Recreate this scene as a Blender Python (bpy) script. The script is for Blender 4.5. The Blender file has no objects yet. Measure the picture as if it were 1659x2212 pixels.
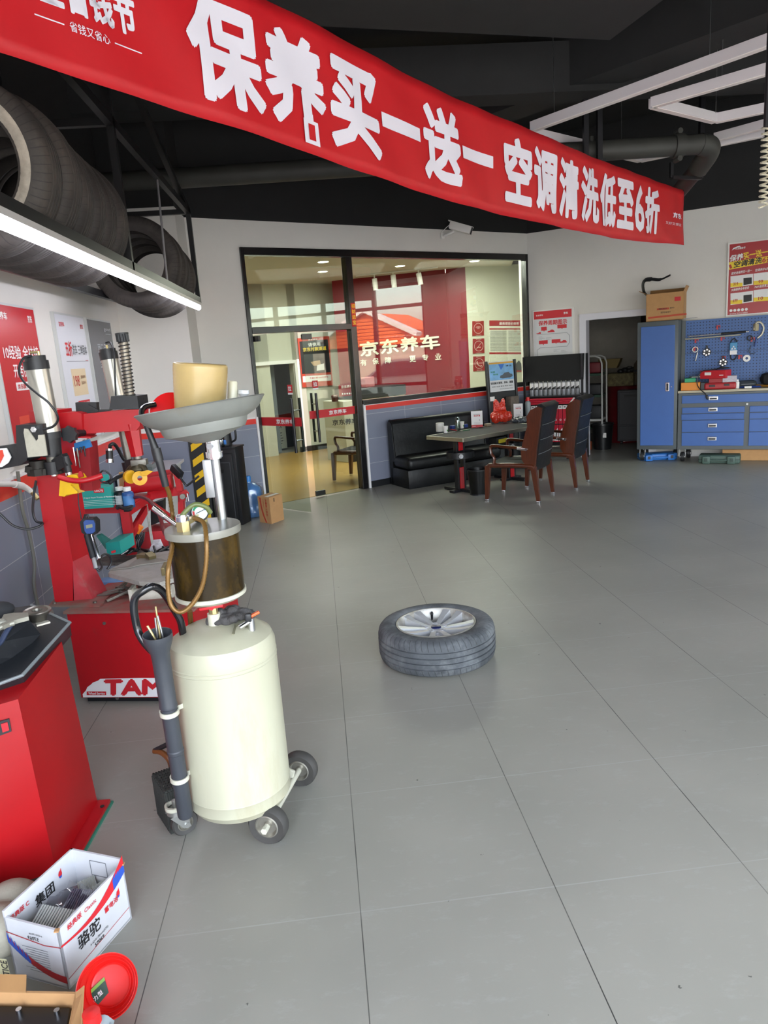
import bpy, bmesh, math, random
from mathutils import Vector, Matrix
from math import sin, cos, pi, radians, sqrt, atan2, floor as ifl
SC = bpy.context.scene
COL = SC.collection
random.seed(7)
V3 = Vector

# ------------------------------------------------------------------ camera
CAMP = V3((0, 0, 1.635))
CR = V3((0.99321497, -0.09321835, -0.06952952))
CU = V3((0.08773904, 0.20825072, 0.97413218))
CF = V3((0.07632742, 0.97362312, -0.21501663))
FPX = 1556.75
cam = bpy.data.cameras.new('camera')
cam.sensor_fit = 'VERTICAL'
cam.sensor_height = 36.0
cam.lens = FPX / 2212.0 * 36.0
cam.clip_start = 0.05
cam.clip_end = 200
cob = bpy.data.objects.new('camera', cam)
COL.objects.link(cob)
mw = Matrix((CR, CU, -CF)).transposed().to_4x4()
mw.translation = CAMP
cob.matrix_world = mw
SC.camera = cob

# ------------------------------------------------------------------ sky, sun, openings, exposure
w = bpy.data.worlds.new('sky')
SC.world = w
w.use_nodes = True
nt = w.node_tree
bg = nt.nodes['Background']
sky = nt.nodes.new('ShaderNodeTexSky')
sky.sky_type = 'NISHITA'
sky.sun_disc = False
sky.sun_elevation = radians(50)
sky.sun_rotation = radians(250)
sky.air_density = 1.0
sky.dust_density = 3.0
hs = nt.nodes.new('ShaderNodeHueSaturation')
hs.inputs['Saturation'].default_value = 0.5
nt.links.new(sky.outputs[0], hs.inputs['Color'])
nt.links.new(hs.outputs[0], bg.inputs['Color'])
bg.inputs['Strength'].default_value = 0.85
SC.view_settings.view_transform = 'Standard'
SC.view_settings.look = 'None'
SC.view_settings.gamma = 1.0
SC.view_settings.use_curve_mapping = False
SC.view_settings.exposure = 1.65


def lamp(name, kind, loc, direction, energy, color=(1, 1, 1), size=None, portal=False):
    l = bpy.data.lights.new(name, kind)
    l.energy = energy
    l.color = color
    if kind == 'AREA':
        l.shape = 'RECTANGLE'
        l.size, l.size_y = size
        if portal:
            l.cycles.is_portal = True
    if kind == 'SUN':
        l.angle = radians(1)
    o = bpy.data.objects.new(name, l)
    COL.objects.link(o)
    o.location = loc
    o.rotation_euler = V3(direction).to_track_quat('-Z', 'Y').to_euler()
    return o


lamp('sun', 'SUN', (-10, -10, 20), (0.75, -0.25, -0.9), 4.0, (1, .96, .9))
lamp('daylight_front', 'AREA', (2.9, -.88, 1.4), (0, 1, 0), 1, size=(8.0, 2.75), portal=True)
lamp('daylight_side', 'AREA', (6.93, 4.8, 1.6), (-1, 0, 0), 1, size=(4.9, 3.0), portal=True)
# the office has its own ceiling lights behind the glass
OFFL = lamp('office_ceiling_light', 'AREA', (0.2, 11.0, 2.84), (0, 0, -1), 46, (1, .97, .93), size=(1.8, 1.4))
OFFR = lamp('office_ceiling_glow', 'AREA', (2.3, 10.9, 2.84), (0, 0, -1), 34, (1, .97, .93), size=(1.4, .9))


# ------------------------------------------------------------------ pixel helpers (real depth is always given)
def ray(x, y):
    return CF + CR * ((x - 829.5) / FPX) - CU * ((y - 1106) / FPX)


def at(x, y, Y):
    d = ray(x, y)
    return CAMP + d * (Y / d.y)


def fz(x, y, z=0.0):
    d = ray(x, y)
    return CAMP + d * ((z - CAMP.z) / d.z)


def ax(x, y, X):
    d = ray(x, y)
    return CAMP + d * (X / d.x)


# ------------------------------------------------------------------ materials
def lin(c):
    if isinstance(c, str):
        c = tuple(int(c[i:i + 2], 16) for i in (0, 2, 4))
    r = []
    for v in c:
        v = v / 255
        r.append(v / 12.92 if v <= .04045 else ((v + .055) / 1.055) ** 2.4)
    return (r[0], r[1], r[2], 1)


MATS = {}


def mat(name, col, rough=.5, metal=0, noise=0, nscale=6, bump=0, bscale=40, coat=0, spec=.5, emit=0, dirt=None, dscale=4, dlow=.5, dhigh=.75, trans=0, alpha=1, sheen=0, stretch=None, aniso=None):
    if name in MATS:
        return MATS[name]
    m = bpy.data.materials.new(name)
    MATS[name] = m
    m.use_nodes = True
    t = m.node_tree
    b = t.nodes['Principled BSDF']
    c = lin(col)
    b.inputs['Base Color'].default_value = c
    b.inputs['Roughness'].default_value = rough
    b.inputs['Metallic'].default_value = metal
    b.inputs['Specular IOR Level'].default_value = spec
    b.inputs['Coat Weight'].default_value = coat
    b.inputs['Transmission Weight'].default_value = trans
    b.inputs['Alpha'].default_value = alpha
    if emit:
        b.inputs['Emission Color'].default_value = c
        b.inputs['Emission Strength'].default_value = emit
    m.diffuse_color = c
    if noise or bump or dirt:
        tc = t.nodes.new('ShaderNodeTexCoord')
        src = tc.outputs['Object']
        if stretch:
            mp = t.nodes.new('ShaderNodeMapping')
            mp.inputs['Scale'].default_value = stretch
            t.links.new(src, mp.inputs['Vector'])
            src = mp.outputs[0]
    if noise or dirt:
        last = None
        n = t.nodes.new('ShaderNodeTexNoise')
        n.inputs['Scale'].default_value = nscale
        n.inputs['Detail'].default_value = 5
        n.inputs['Roughness'].default_value = .65
        t.links.new(src, n.inputs['Vector'])
        r = t.nodes.new('ShaderNodeValToRGB')
        r.color_ramp.elements[0].position = .3
        r.color_ramp.elements[1].position = .7
        lo, hi = 1 - noise, 1 + noise * .6
        r.color_ramp.elements[0].color = tuple(min(1, v * lo) for v in c[:3]) + (1,)
        r.color_ramp.elements[1].color = tuple(min(1, v * hi) for v in c[:3]) + (1,)
        t.links.new(n.outputs['Fac'], r.inputs['Fac'])
        last = r.outputs['Color']
        if dirt:
            n2 = t.nodes.new('ShaderNodeTexNoise')
            n2.inputs['Scale'].default_value = dscale
            n2.inputs['Detail'].default_value = 8
            n2.inputs['Roughness'].default_value = .7
            t.links.new(src, n2.inputs['Vector'])
            r2 = t.nodes.new('ShaderNodeValToRGB')
            r2.color_ramp.elements[0].position = dlow
            r2.color_ramp.elements[1].position = dhigh
            t.links.new(n2.outputs['Fac'], r2.inputs['Fac'])
            mx = t.nodes.new('ShaderNodeMix')
            mx.data_type = 'RGBA'
            t.links.new(r2.outputs['Color'], mx.inputs[0])
            t.links.new(last, mx.inputs[6])
            mx.inputs[7].default_value = lin(dirt)
            last = mx.outputs[2]
        t.links.new(last, b.inputs['Base Color'])
    if bump:
        n3 = t.nodes.new('ShaderNodeTexNoise')
        n3.inputs['Scale'].default_value = bscale
        n3.inputs['Detail'].default_value = 4
        t.links.new(src, n3.inputs['Vector'])
        bp = t.nodes.new('ShaderNodeBump')
        bp.inputs['Strength'].default_value = bump
        bp.inputs['Distance'].default_value = .01
        t.links.new(n3.outputs['Fac'], bp.inputs['Height'])
        t.links.new(bp.outputs[0], b.inputs['Normal'])
    return m


def glass(name, tint='ffffff', refl=.1, rough=0.0):
    if name in MATS:
        return MATS[name]
    m = bpy.data.materials.new(name)
    MATS[name] = m
    m.use_nodes = True
    t = m.node_tree
    t.nodes.clear()
    o = t.nodes.new('ShaderNodeOutputMaterial')
    tr = t.nodes.new('ShaderNodeBsdfTransparent')
    tr.inputs[0].default_value = lin(tint)
    gl = t.nodes.new('ShaderNodeBsdfGlossy')
    gl.inputs['Roughness'].default_value = rough
    lw = t.nodes.new('ShaderNodeLayerWeight')
    lw.inputs[0].default_value = .5
    fr = t.nodes.new('ShaderNodeMath')
    fr.operation = 'POWER'
    t.links.new(lw.outputs['Facing'], fr.inputs[0])
    fr.inputs[1].default_value = 5
    ma = t.nodes.new('ShaderNodeMath')
    ma.operation = 'ADD'
    ma.use_clamp = True
    ma.inputs[1].default_value = refl
    mx = t.nodes.new('ShaderNodeMixShader')
    t.links.new(fr.outputs[0], ma.inputs[0])
    t.links.new(ma.outputs[0], mx.inputs[0])
    t.links.new(tr.outputs[0], mx.inputs[1])
    t.links.new(gl.outputs[0], mx.inputs[2])
    t.links.new(mx.outputs[0], o.inputs[0])
    return m


# ------------------------------------------------------------------ mesh builder
def frame(d):
    d = V3(d).normalized()
    a = V3((0, 0, 1)) if abs(d.z) < .95 else V3((1, 0, 0))
    x = a.cross(d).normalized()
    return x, d.cross(x).normalized(), d


WI = {}      # object name -> inverse world matrix (set when things are made)
GW = {}


def wm(o):
    return GW.get(o.name, Matrix.Identity(4))


def setp(o, k, v):
    if v is not None:
        o[k] = v


def thing(name, label, cat, loc=(0, 0, 0), rz=0, group=None, rot=None):
    o = bpy.data.objects.new(name, None)
    COL.objects.link(o)
    o.empty_display_size = .1
    R = Matrix.Rotation(rz, 4, 'Z') if rot is None else rot.to_4x4()
    M = Matrix.Translation(V3(loc)) @ R
    o.matrix_world = M
    GW[o.name] = M
    setp(o, 'label', label)
    setp(o, 'category', cat)
    setp(o, 'group', group)
    return o


def tag(o, label, cat, group=None, kind=None):
    setp(o, 'label', label)
    setp(o, 'category', cat)
    setp(o, 'group', group)
    setp(o, 'kind', kind)
    return o


class MB:
    """collects shapes; coordinates are world unless M is given, or local when built with local=True"""

    def __init__(s, M=None):
        s.v = []
        s.f = []
        s.m = []
        s.i = 0
        s.M = M

    def add(s, vs, fs, M=None):
        b = len(s.v)
        MM = M if M is not None else s.M
        for v in vs:
            v = V3(v)
            s.v.append(MM @ v if MM is not None else v)
        for f in fs:
            s.f.append([b + k for k in f])
            s.m.append(s.i)
        return s

    def box(s, c, size, bev=0, rz=0, M=None, seg=2):
        hx, hy, hz = size[0] / 2, size[1] / 2, size[2] / 2
        R = Matrix.Translation(V3(c)) @ Matrix.Rotation(rz, 4, 'Z')
        if M is not None:
            R = M @ R
        elif s.M is not None:
            R = s.M @ R
        if bev <= 0:
            vs = [(x, y, z) for x in (-hx, hx) for y in (-hy, hy) for z in (-hz, hz)]
            fs = [(0, 1, 3, 2), (4, 6, 7, 5), (0, 4, 5, 1), (2, 3, 7, 6), (0, 2, 6, 4), (1, 5, 7, 3)]
            return s.add(vs, fs, R)
        bm = bmesh.new()
        bmesh.ops.create_cube(bm, size=1)
        for v in bm.verts:
            v.co = V3((v.co.x * size[0], v.co.y * size[1], v.co.z * size[2]))
        bmesh.ops.bevel(bm, geom=bm.edges[:], offset=min(bev, min(size) * .49), segments=seg, affect='EDGES', profile=.5)
        return s.bm(bm, R)

    def bm(s, bm, M=None):
        bm.verts.index_update()
        s.add([v.co.copy() for v in bm.verts], [[v.index for v in f.verts] for f in bm.faces], M)
        bm.free()
        return s

    def bar(s, a, b, w, h, up=(0, 0, 1), bev=0):
        """a straight bar of section w (sideways) x h (along up) from a to b"""
        a, b = V3(a), V3(b)
        d = (b - a)
        L = d.length
        d.normalize()
        x = d.cross(V3(up))
        if x.length < 1e-4:
            x = d.cross(V3((1, 0, 0)))
        x.normalize()
        z = x.cross(d).normalized()
        M = Matrix((x, d, z)).transposed().to_4x4()
        M.translation = (a + b) / 2
        if s.M is not None:
            M = s.M @ M
        return s.box((0, 0, 0), (w, L, h), bev, 0, M)

    def cyl(s, a, b, r0, r1=None, seg=20, cap=True):
        r1 = r0 if r1 is None else r1
        a, b = V3(a), V3(b)
        x, y, d = frame(b - a)
        vs = []
        for p, r in ((a, r0), (b, r1)):
            for k in range(seg):
                t = 2 * pi * k / seg
                vs.append(p + x * (r * cos(t)) + y * (r * sin(t)))
        fs = [(k, (k + 1) % seg, seg + (k + 1) % seg, seg + k) for k in range(seg)]
        if cap:
            fs.append(tuple(range(seg))[::-1])
            fs.append(tuple(range(seg, 2 * seg)))
        return s.add(vs, fs)

    def tube(s, pts, r, seg=10, closed=False, cap=True, flat=None):
        pts = [V3(p) for p in pts]
        n = len(pts)
        rs = r if isinstance(r, (list, tuple)) else [r] * n
        vs = []
        x = None
        for k in range(n):
            if closed:
                d = pts[(k + 1) % n] - pts[k - 1]
            else:
                d = pts[min(k + 1, n - 1)] - pts[max(k - 1, 0)]
            if d.length < 1e-9:
                d = V3((0, 0, 1))
            d.normalize()
            if x is None:
                x = frame(d)[0]
            x = (x - d * x.dot(d))
            if x.length < 1e-6:
                x = frame(d)[0]
            x.normalize()
            y = d.cross(x)
            for q in range(seg):
                t = 2 * pi * q / seg
                vs.append(pts[k] + x * (rs[k] * cos(t)) + y * (rs[k] * sin(t) * (flat or 1)))
        fs = []
        m = n if closed else n - 1
        for k in range(m):
            a, b = k * seg, ((k + 1) % n) * seg
            for q in range(seg):
                fs.append((a + q, a + (q + 1) % seg, b + (q + 1) % seg, b + q))
        if cap and not closed:
            fs.append(tuple(range(seg))[::-1])
            fs.append(tuple(range((n - 1) * seg, n * seg)))
        return s.add(vs, fs)

    def lathe(s, prof, o=(0, 0, 0), axis=(0, 0, 1), seg=32, close=False, x0=None, arc=None):
        o = V3(o)
        x, y, d = frame(axis)
        if x0 is not None:
            x = V3(x0).normalized()
            y = d.cross(x)
        n = len(prof)
        vs = []
        for k in range(seg):
            t = 2 * pi * k / seg
            e = x * cos(t) + y * sin(t)
            for r, z in prof:
                vs.append(o + e * r + d * z)
        fs = []
        for k in range(seg):
            a, b = k * n, ((k + 1) % seg) * n
            for q in range(n if close else n - 1):
                q2 = (q + 1) % n
                fs.append((a + q, b + q, b + q2, a + q2))
        return s.add(vs, fs)

    def prism(s, poly, vec):
        n = len(poly)
        vec = V3(vec)
        vs = [V3(p) for p in poly] + [V3(p) + vec for p in poly]
        fs = [tuple(range(n))[::-1], tuple(range(n, 2 * n))]
        fs += [(k, (k + 1) % n, n + (k + 1) % n, n + k) for k in range(n)]
        return s.add(vs, fs)

    def hull(s, A, B):
        """joins two same-count loops into a closed solid"""
        n = len(A)
        fs = [tuple(range(n))[::-1], tuple(range(n, 2 * n))]
        fs += [(k, (k + 1) % n, n + (k + 1) % n, n + k) for k in range(n)]
        return s.add(list(A) + list(B), fs)

    def loft(s, loops, cap=True):
        n = len(loops[0])
        vs = [p for l in loops for p in l]
        fs = []
        for k in range(len(loops) - 1):
            for q in range(n):
                fs.append((k * n + q, k * n + (q + 1) % n, (k + 1) * n + (q + 1) % n, (k + 1) * n + q))
        if cap:
            fs.append(tuple(range(n))[::-1])
            fs.append(tuple(range((len(loops) - 1) * n, len(loops) * n)))
        return s.add(vs, fs)

    def ball(s, c, r, seg=16, rings=10):
        rx, ry, rz = (r, r, r) if not isinstance(r, (tuple, list)) else r
        c = V3(c)
        vs = [c + V3((0, 0, -rz))]
        for k in range(1, rings):
            p = -pi / 2 + pi * k / rings
            for q in range(seg):
                t = 2 * pi * q / seg
                vs.append(c + V3((rx * cos(p) * cos(t), ry * cos(p) * sin(t), rz * sin(p))))
        vs.append(c + V3((0, 0, rz)))
        fs = [(0, 1 + (q + 1) % seg, 1 + q) for q in range(seg)]
        for k in range(rings - 2):
            a, b = 1 + k * seg, 1 + (k + 1) * seg
            for q in range(seg):
                fs.append((a + q, a + (q + 1) % seg, b + (q + 1) % seg, b + q))
        a = 1 + (rings - 2) * seg
        fs += [(a + q, a + (q + 1) % seg, len(vs) - 1) for q in range(seg)]
        return s.add(vs, fs)

    def quad(s, *p):
        return s.add(p, [tuple(range(len(p)))])

    def text(s, body, o, X, Y, w=None, h=None, bold=.02, fill=False, align='l', sub=0):
        """lettering on the plane o + X*a + Y*b; height h (cap box) or width w; fill = stretch to w x h"""
        vs, fs, (bw, bh) = glyphs(body, 0, sub)
        if fill:
            sx, sy = w / bw, h / bh
        elif w and not h:
            sx = sy = w / bw
        elif h and not w:
            sx = sy = h / bh
        else:
            sx = sy = min(w / bw, h / bh)
        dx = {'l': 0, 'c': -bw * sx / 2, 'r': -bw * sx}[align]
        o, X, Y = V3(o), V3(X), V3(Y)
        N = X.cross(Y).normalized()
        for k, (p, q) in enumerate(weights(bold)):
            s.add([o + X * ((x + p) * sx + dx) + Y * ((y + q) * sy) + N * (k * 1e-4) for x, y in vs], fs)
        return s

    def build(s, name, m, parent=None, smooth=35, local=False, label=None, mods=None):
        me = bpy.data.meshes.new(name)
        P = wm(parent) if parent is not None else Matrix.Identity(4)
        if parent is not None and not local:
            I = P.inverted()
            vs = [I @ v for v in s.v]
        else:
            vs = s.v
        me.from_pydata([tuple(v) for v in vs], [], s.f)
        ms = m if isinstance(m, (list, tuple)) else [m]
        for q in ms:
            me.materials.append(q)
        if len(ms) > 1:
            me.polygons.foreach_set('material_index', s.m)
        bm = bmesh.new()
        bm.from_mesh(me)
        bmesh.ops.recalc_face_normals(bm, faces=bm.faces[:])
        bm.to_mesh(me)
        bm.free()
        if smooth:
            me.polygons.foreach_set('use_smooth', [True] * len(me.polygons))
            me.set_sharp_from_angle(angle=radians(smooth))
        me.update()
        o = bpy.data.objects.new(name, me)
        COL.objects.link(o)
        if parent is not None:
            o.parent = parent
            GW[o.name] = P
        if label:
            o['label'] = label
        return o


GL = {}


def weights(b):
    """shifts of the overlaid copies that make a letter bold"""
    return [(0, 0), (b, 0), (-b, 0), (0, b), (0, -b)] if b > .004 else [(0, 0)]


def glyphs(body, bold=.02, sub=0):
    k = (body, bold, sub)
    if k in GL:
        return GL[k]
    c = bpy.data.curves.new('lettering', 'FONT')
    c.body = body
    c.resolution_u = 2
    c.offset = bold if bold <= .036 else .012
    o = bpy.data.objects.new('lettering', c)
    me = o.to_mesh()
    bm = bmesh.new()
    bm.from_mesh(me)
    o.to_mesh_clear()
    bpy.data.objects.remove(o)
    bpy.data.curves.remove(c)
    bmesh.ops.triangulate(bm, faces=bm.faces[:])
    if sub:
        # cut into a grid so that the strokes can follow a curved cloth
        for ax_ in (0, 1):
            ks = [v.co[ax_] for v in bm.verts]
            p_ = min(ks) + .11
            while p_ < max(ks):
                nrm = V3((1, 0, 0)) if ax_ == 0 else V3((0, 1, 0))
                bmesh.ops.bisect_plane(bm, geom=bm.verts[:] + bm.edges[:] + bm.faces[:], plane_co=nrm * p_, plane_no=nrm)
                p_ += .11
        bmesh.ops.triangulate(bm, faces=[f for f in bm.faces if len(f.verts) > 3])
    extra = bold - .012
    if bold > .036:
        base = [v.co.copy() for v in bm.verts]
        bm.verts.index_update()
        tri = [[v.index for v in f.verts] for f in bm.faces]
        n0 = len(base)
        for sx, sy in ((1, 0), (-1, 0), (0, 1), (0, -1), (.7, .7), (-.7, .7), (.7, -.7), (-.7, -.7)):
            nv = [bm.verts.new((q.x + sx * extra, q.y + sy * extra, 0)) for q in base]
            for t_ in tri:
                if len({id(nv[i]) for i in t_}) == 3:
                    bm.faces.new([nv[i] for i in t_])
    bm.verts.index_update()
    xs = [v.co.x for v in bm.verts]
    ys = [v.co.y for v in bm.verts]
    x0, y0 = min(xs), min(ys)
    vs = [(v.co.x - x0, v.co.y - y0) for v in bm.verts]
    fs = [[v.index for v in f.verts] for f in bm.faces]
    bm.free()
    GL[k] = (vs, fs, (max(xs) - x0, max(ys) - y0))
    return GL[k]


def copy_thing(o, loc=None, rz=0, label=None, M=None):
    """a copy of a thing with copies of its parts and sub-parts"""
    def rec(a, par):
        b = a.copy()
        COL.objects.link(b)
        if par is not None:
            b.parent = par
            b.matrix_parent_inverse = a.matrix_parent_inverse.copy()
        for ch in a.children:
            rec(ch, b)
        return b
    c = rec(o, None)
    if M is not None:
        c.matrix_world = M
    elif loc is not None:
        c.matrix_world = Matrix.Translation(V3(loc)) @ Matrix.Rotation(rz, 4, 'Z')
    GW[c.name] = c.matrix_world.copy()
    if label:
        c['label'] = label
    return c


def spline(pts, n=8, closed=False):
    """Catmull-Rom through the points"""
    P = [V3(p) for p in pts]
    out = []
    m = len(P)
    rng = range(m if closed else m - 1)
    for i in rng:
        if closed:
            p0, p1, p2, p3 = P[i - 1], P[i], P[(i + 1) % m], P[(i + 2) % m]
        else:
            p1, p2 = P[i], P[i + 1]
            p0 = P[i - 1] if i > 0 else p1 * 2 - p2
            p3 = P[i + 2] if i + 2 < m else p2 * 2 - p1
        for k in range(n):
            t = k / n
            out.append(.5 * ((2 * p1) + (p2 - p0) * t + (2 * p0 - 5 * p1 + 4 * p2 - p3) * t * t + (3 * p1 - p0 - 3 * p2 + p3) * t ** 3))
    if not closed:
        out.append(P[-1])
    return out


# frames of the glazed back wall (angle 30) and of the workshop wall on the right (angle -33); local x along, y into the wall, z up
MW = Matrix.Translation(V3((.526, 8.885, 0))) @ Matrix.Rotation(radians(30), 4, 'Z')
MR = Matrix.Translation(V3((3.06, 10.36, 0))) @ Matrix.Rotation(radians(-33), 4, 'Z')


def pw(u, y, z):
    return MW @ V3((u, y, z))


def pr(u, y, z):
    return MR @ V3((u, y, z))


WX, WN = (MW.to_3x3() @ V3((1, 0, 0))), (MW.to_3x3() @ V3((0, -1, 0)))
RX, RN = (MR.to_3x3() @ V3((1, 0, 0))), (MR.to_3x3() @ V3((0, -1, 0)))
ZU = V3((0, 0, 1))
# ------------------------------------------------------------------ common materials
WHITE = mat('wall paint', 'dcd9d4', .75, noise=.03, nscale=2)
BLACKW = mat('black ceiling paint', '19191a', .8, noise=.15, nscale=3)
BLACKM = mat('black metal', '16161a', .35, spec=.5)
BLACKF = mat('black powder frame', '121214', .22, spec=.6)
BLKP = mat('black plastic', '1b1c1f', .42, noise=.15)
RUB = mat('rubber', '2b2c2e', .75, noise=.25, nscale=9, bump=.15)
RED = mat('red machine paint', 'b20c18', .38, noise=.12, nscale=3, dirt='8a3a34', dscale=9, dlow=.62, dhigh=.9)
REDF = mat('red cabinet paint', 'a80c14', .34, noise=.1, nscale=2, dirt='a8181c', dscale=5, dlow=.5, dhigh=.85)
REDB = mat('red print', 'c8202a', .5)
REDS = mat('red stripe vinyl', 'e2392f', .3)
WHP = mat('white print', 'eceaea', .5)
WPL = mat('white plastic', 'e8e6e2', .4)
CHROME = mat('chrome', 'd8d8da', .18, 1)
STEEL = mat('brushed steel', 'b4b6b8', .35, 1, noise=.1, nscale=20)
STEELD = mat('dirty steel', '8b8880', .5, .9, noise=.25, nscale=8, dirt='5a5346', dscale=6)
ALU = mat('aluminium', 'c2c3c4', .3, .9)
BRASS = mat('brass', 'cdbb86', .32, .85)
CARD = mat('cardboard', 'b98d5e', .85, noise=.08, nscale=12)
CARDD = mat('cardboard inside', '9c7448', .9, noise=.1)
GREYT = mat('grey metal', '53595c', .45)
BLUEP = mat('blue cabinet paint', '3760a4', .45, noise=.05)
YEL = mat('yellow print', 'f2d233', .5)
BLKT = mat('black print', '1a1a1c', .5)
GRYT = mat('grey print', '74767a', .6)
LEATH = mat('black leather', '101113', .42, noise=.2, nscale=5, bump=.25, bscale=18, spec=.35)
WOOD = mat('chair wood', '4e2412', .28, noise=.3, nscale=5, stretch=(12, 12, 2), coat=.3)
CLEAR = glass('clear glass', 'dfe8e2', .02)
PANE = glass('window glass', 'e6ece4', .10)


def tiles_floor():
    m = bpy.data.materials.new('grey floor tiles')
    m.use_nodes = True
    t = m.node_tree
    b = t.nodes['Principled BSDF']
    N = t.nodes.new
    L = t.links.new
    g = N('ShaderNodeNewGeometry')
    sp = N('ShaderNodeSeparateXYZ')
    L(g.outputs['Position'], sp.inputs[0])

    def mth(op, a, bb=None, c=None):
        n = N('ShaderNodeMath')
        n.operation = op
        for k, v in enumerate((a, bb, c)):
            if v is None:
                continue
            if isinstance(v, (int, float)):
                n.inputs[k].default_value = v
            else:
                L(v, n.inputs[k])
        return n.outputs[0]

    def joint(src, off, wid):
        f = mth('FRACT', mth('DIVIDE', mth('ADD', src, off), .6))
        d = mth('MINIMUM', f, mth('SUBTRACT', 1, f))
        return mth('LESS_THAN', d, wid / .6)
    jx = joint(sp.outputs[0], .610 + 6, .0016)
    jy = joint(sp.outputs[1], 6 - 3.069 + .6, .0024)
    n1 = N('ShaderNodeTexNoise')
    n1.inputs['Scale'].default_value = 1.3
    n1.inputs['Detail'].default_value = 6
    L(g.outputs['Position'], n1.inputs['Vector'])
    r1 = N('ShaderNodeValToRGB')
    r1.color_ramp.elements[0].position = .3
    r1.color_ramp.elements[1].position = .75
    r1.color_ramp.elements[0].color = lin('8b8a81')
    r1.color_ramp.elements[1].color = lin('9a988e')
    L(n1.outputs[0], r1.inputs[0])
    # pale scuffs and dust
    n2 = N('ShaderNodeTexNoise')
    n2.inputs['Scale'].default_value = 9
    n2.inputs['Detail'].default_value = 9
    n2.inputs['Roughness'].default_value = .75
    mp = N('ShaderNodeMapping')
    mp.inputs['Scale'].default_value = (1, 2.2, 1)
    mp.inputs['Rotation'].default_value = (0, 0, .5)
    L(g.outputs['Position'], mp.inputs[0])
    L(mp.outputs[0], n2.inputs['Vector'])
    r2 = N('ShaderNodeValToRGB')
    r2.color_ramp.elements[0].position = .54
    r2.color_ramp.elements[1].position = .8
    L(n2.outputs[0], r2.inputs[0])
    m1 = N('ShaderNodeMix')
    m1.data_type = 'RGBA'
    L(mth('MULTIPLY', r2.outputs[0], .7), m1.inputs[0])
    L(r1.outputs[0], m1.inputs[6])
    m1.inputs[7].default_value = lin('a3a39e')
    # black specks
    n3 = N('ShaderNodeTexNoise')
    n3.inputs['Scale'].default_value = 26
    n3.inputs['Detail'].default_value = 3
    L(g.outputs['Position'], n3.inputs['Vector'])
    m2 = N('ShaderNodeMix')
    m2.data_type = 'RGBA'
    L(mth('MULTIPLY', mth('GREATER_THAN', n3.outputs[0], .755), .75), m2.inputs[0])
    L(m1.outputs[2], m2.inputs[6])
    m2.inputs[7].default_value = lin('2e2e2e')
    # joints: pale across, dark along, broken up by noise
    n4 = N('ShaderNodeTexNoise')
    n4.inputs['Scale'].default_value = 2.2
    L(g.outputs['Position'], n4.inputs['Vector'])
    m3 = N('ShaderNodeMix')
    m3.data_type = 'RGBA'
    L(mth('MULTIPLY', jy, mth('MULTIPLY', n4.outputs[0], 1.3)), m3.inputs[0])
    L(m2.outputs[2], m3.inputs[6])
    m3.inputs[7].default_value = lin('a09f9a')
    m4 = N('ShaderNodeMix')
    m4.data_type = 'RGBA'
    L(mth('MULTIPLY', jx, mth('MULTIPLY', n4.outputs[0], 1.5)), m4.inputs[0])
    L(m3.outputs[2], m4.inputs[6])
    m4.inputs[7].default_value = lin('3a3a38')
    L(m4.outputs[2], b.inputs['Base Color'])
    rr = N('ShaderNodeMapRange')
    rr.inputs[3].default_value = .30
    rr.inputs[4].default_value = .46
    L(n2.outputs[0], rr.inputs[0])
    L(rr.outputs[0], b.inputs['Roughness'])
    b.inputs['Specular IOR Level'].default_value = .45
    return m


def wain_mat():
    """grey-blue glazed wall tiles 0.6 x 0.305 with pale joints"""
    m = bpy.data.materials.new('grey blue wall tiles')
    m.use_nodes = True
    t = m.node_tree
    b = t.nodes['Principled BSDF']
    tc = t.nodes.new('ShaderNodeTexCoord')
    br = t.nodes.new('ShaderNodeTexBrick')
    br.offset = 0
    br.inputs['Color1'].default_value = lin('83889a')
    br.inputs['Color2'].default_value = lin('7e8394')
    br.inputs['Mortar'].default_value = lin('b9bcc6')
    br.inputs['Scale'].default_value = 1
    br.inputs['Mortar Size'].default_value = .002
    br.inputs['Mortar Smooth'].default_value = 0
    br.inputs['Brick Width'].default_value = .6
    br.inputs['Row Height'].default_value = .305
    t.links.new(tc.outputs['Object'], br.inputs['Vector'])
    t.links.new(br.outputs[0], b.inputs['Base Color'])
    b.inputs['Roughness'].default_value = .22
    return m


FLOORM = tiles_floor()
WAIN = wain_mat()
OCHRE = mat('ochre floor', 'a8874c', .3, noise=.08, nscale=2)
OFFW = mat('office wall paint', 'c4c4b6', .7)
DARKW = mat('storage wall paint', 'b4b0a8', .85, noise=.1)
MAROON = mat('office red wall', '7a1422', .35)


def rp(x, y, P0, N):
    """where the sight line of a pixel meets a real plane"""
    d = ray(x, y)
    return CAMP + d * ((P0 - CAMP).dot(N) / d.dot(N))


def pq(mb, P0, N, pix, off=.003):
    return mb.add([rp(x, y, P0, N) + N * off for x, y in pix], [tuple(range(len(pix)))])


def tq(mb, body, P0, N, bl, br, tl, off=.004, bold=.02):
    A, B, C = (rp(*q, P0, N) + N * off for q in (bl, br, tl))
    vs, fs, (bw, bh) = glyphs(body, 0)
    X, Y = (B - A) / bw, (C - A) / bh
    for k, (p, q) in enumerate(weights(bold)):
        mb.add([A + X * (x + p) + Y * (y + q) + N * (k * 1e-4) for x, y in vs], fs)
    return mb


def struct(o):
    o['kind'] = 'structure'
    return o


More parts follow.
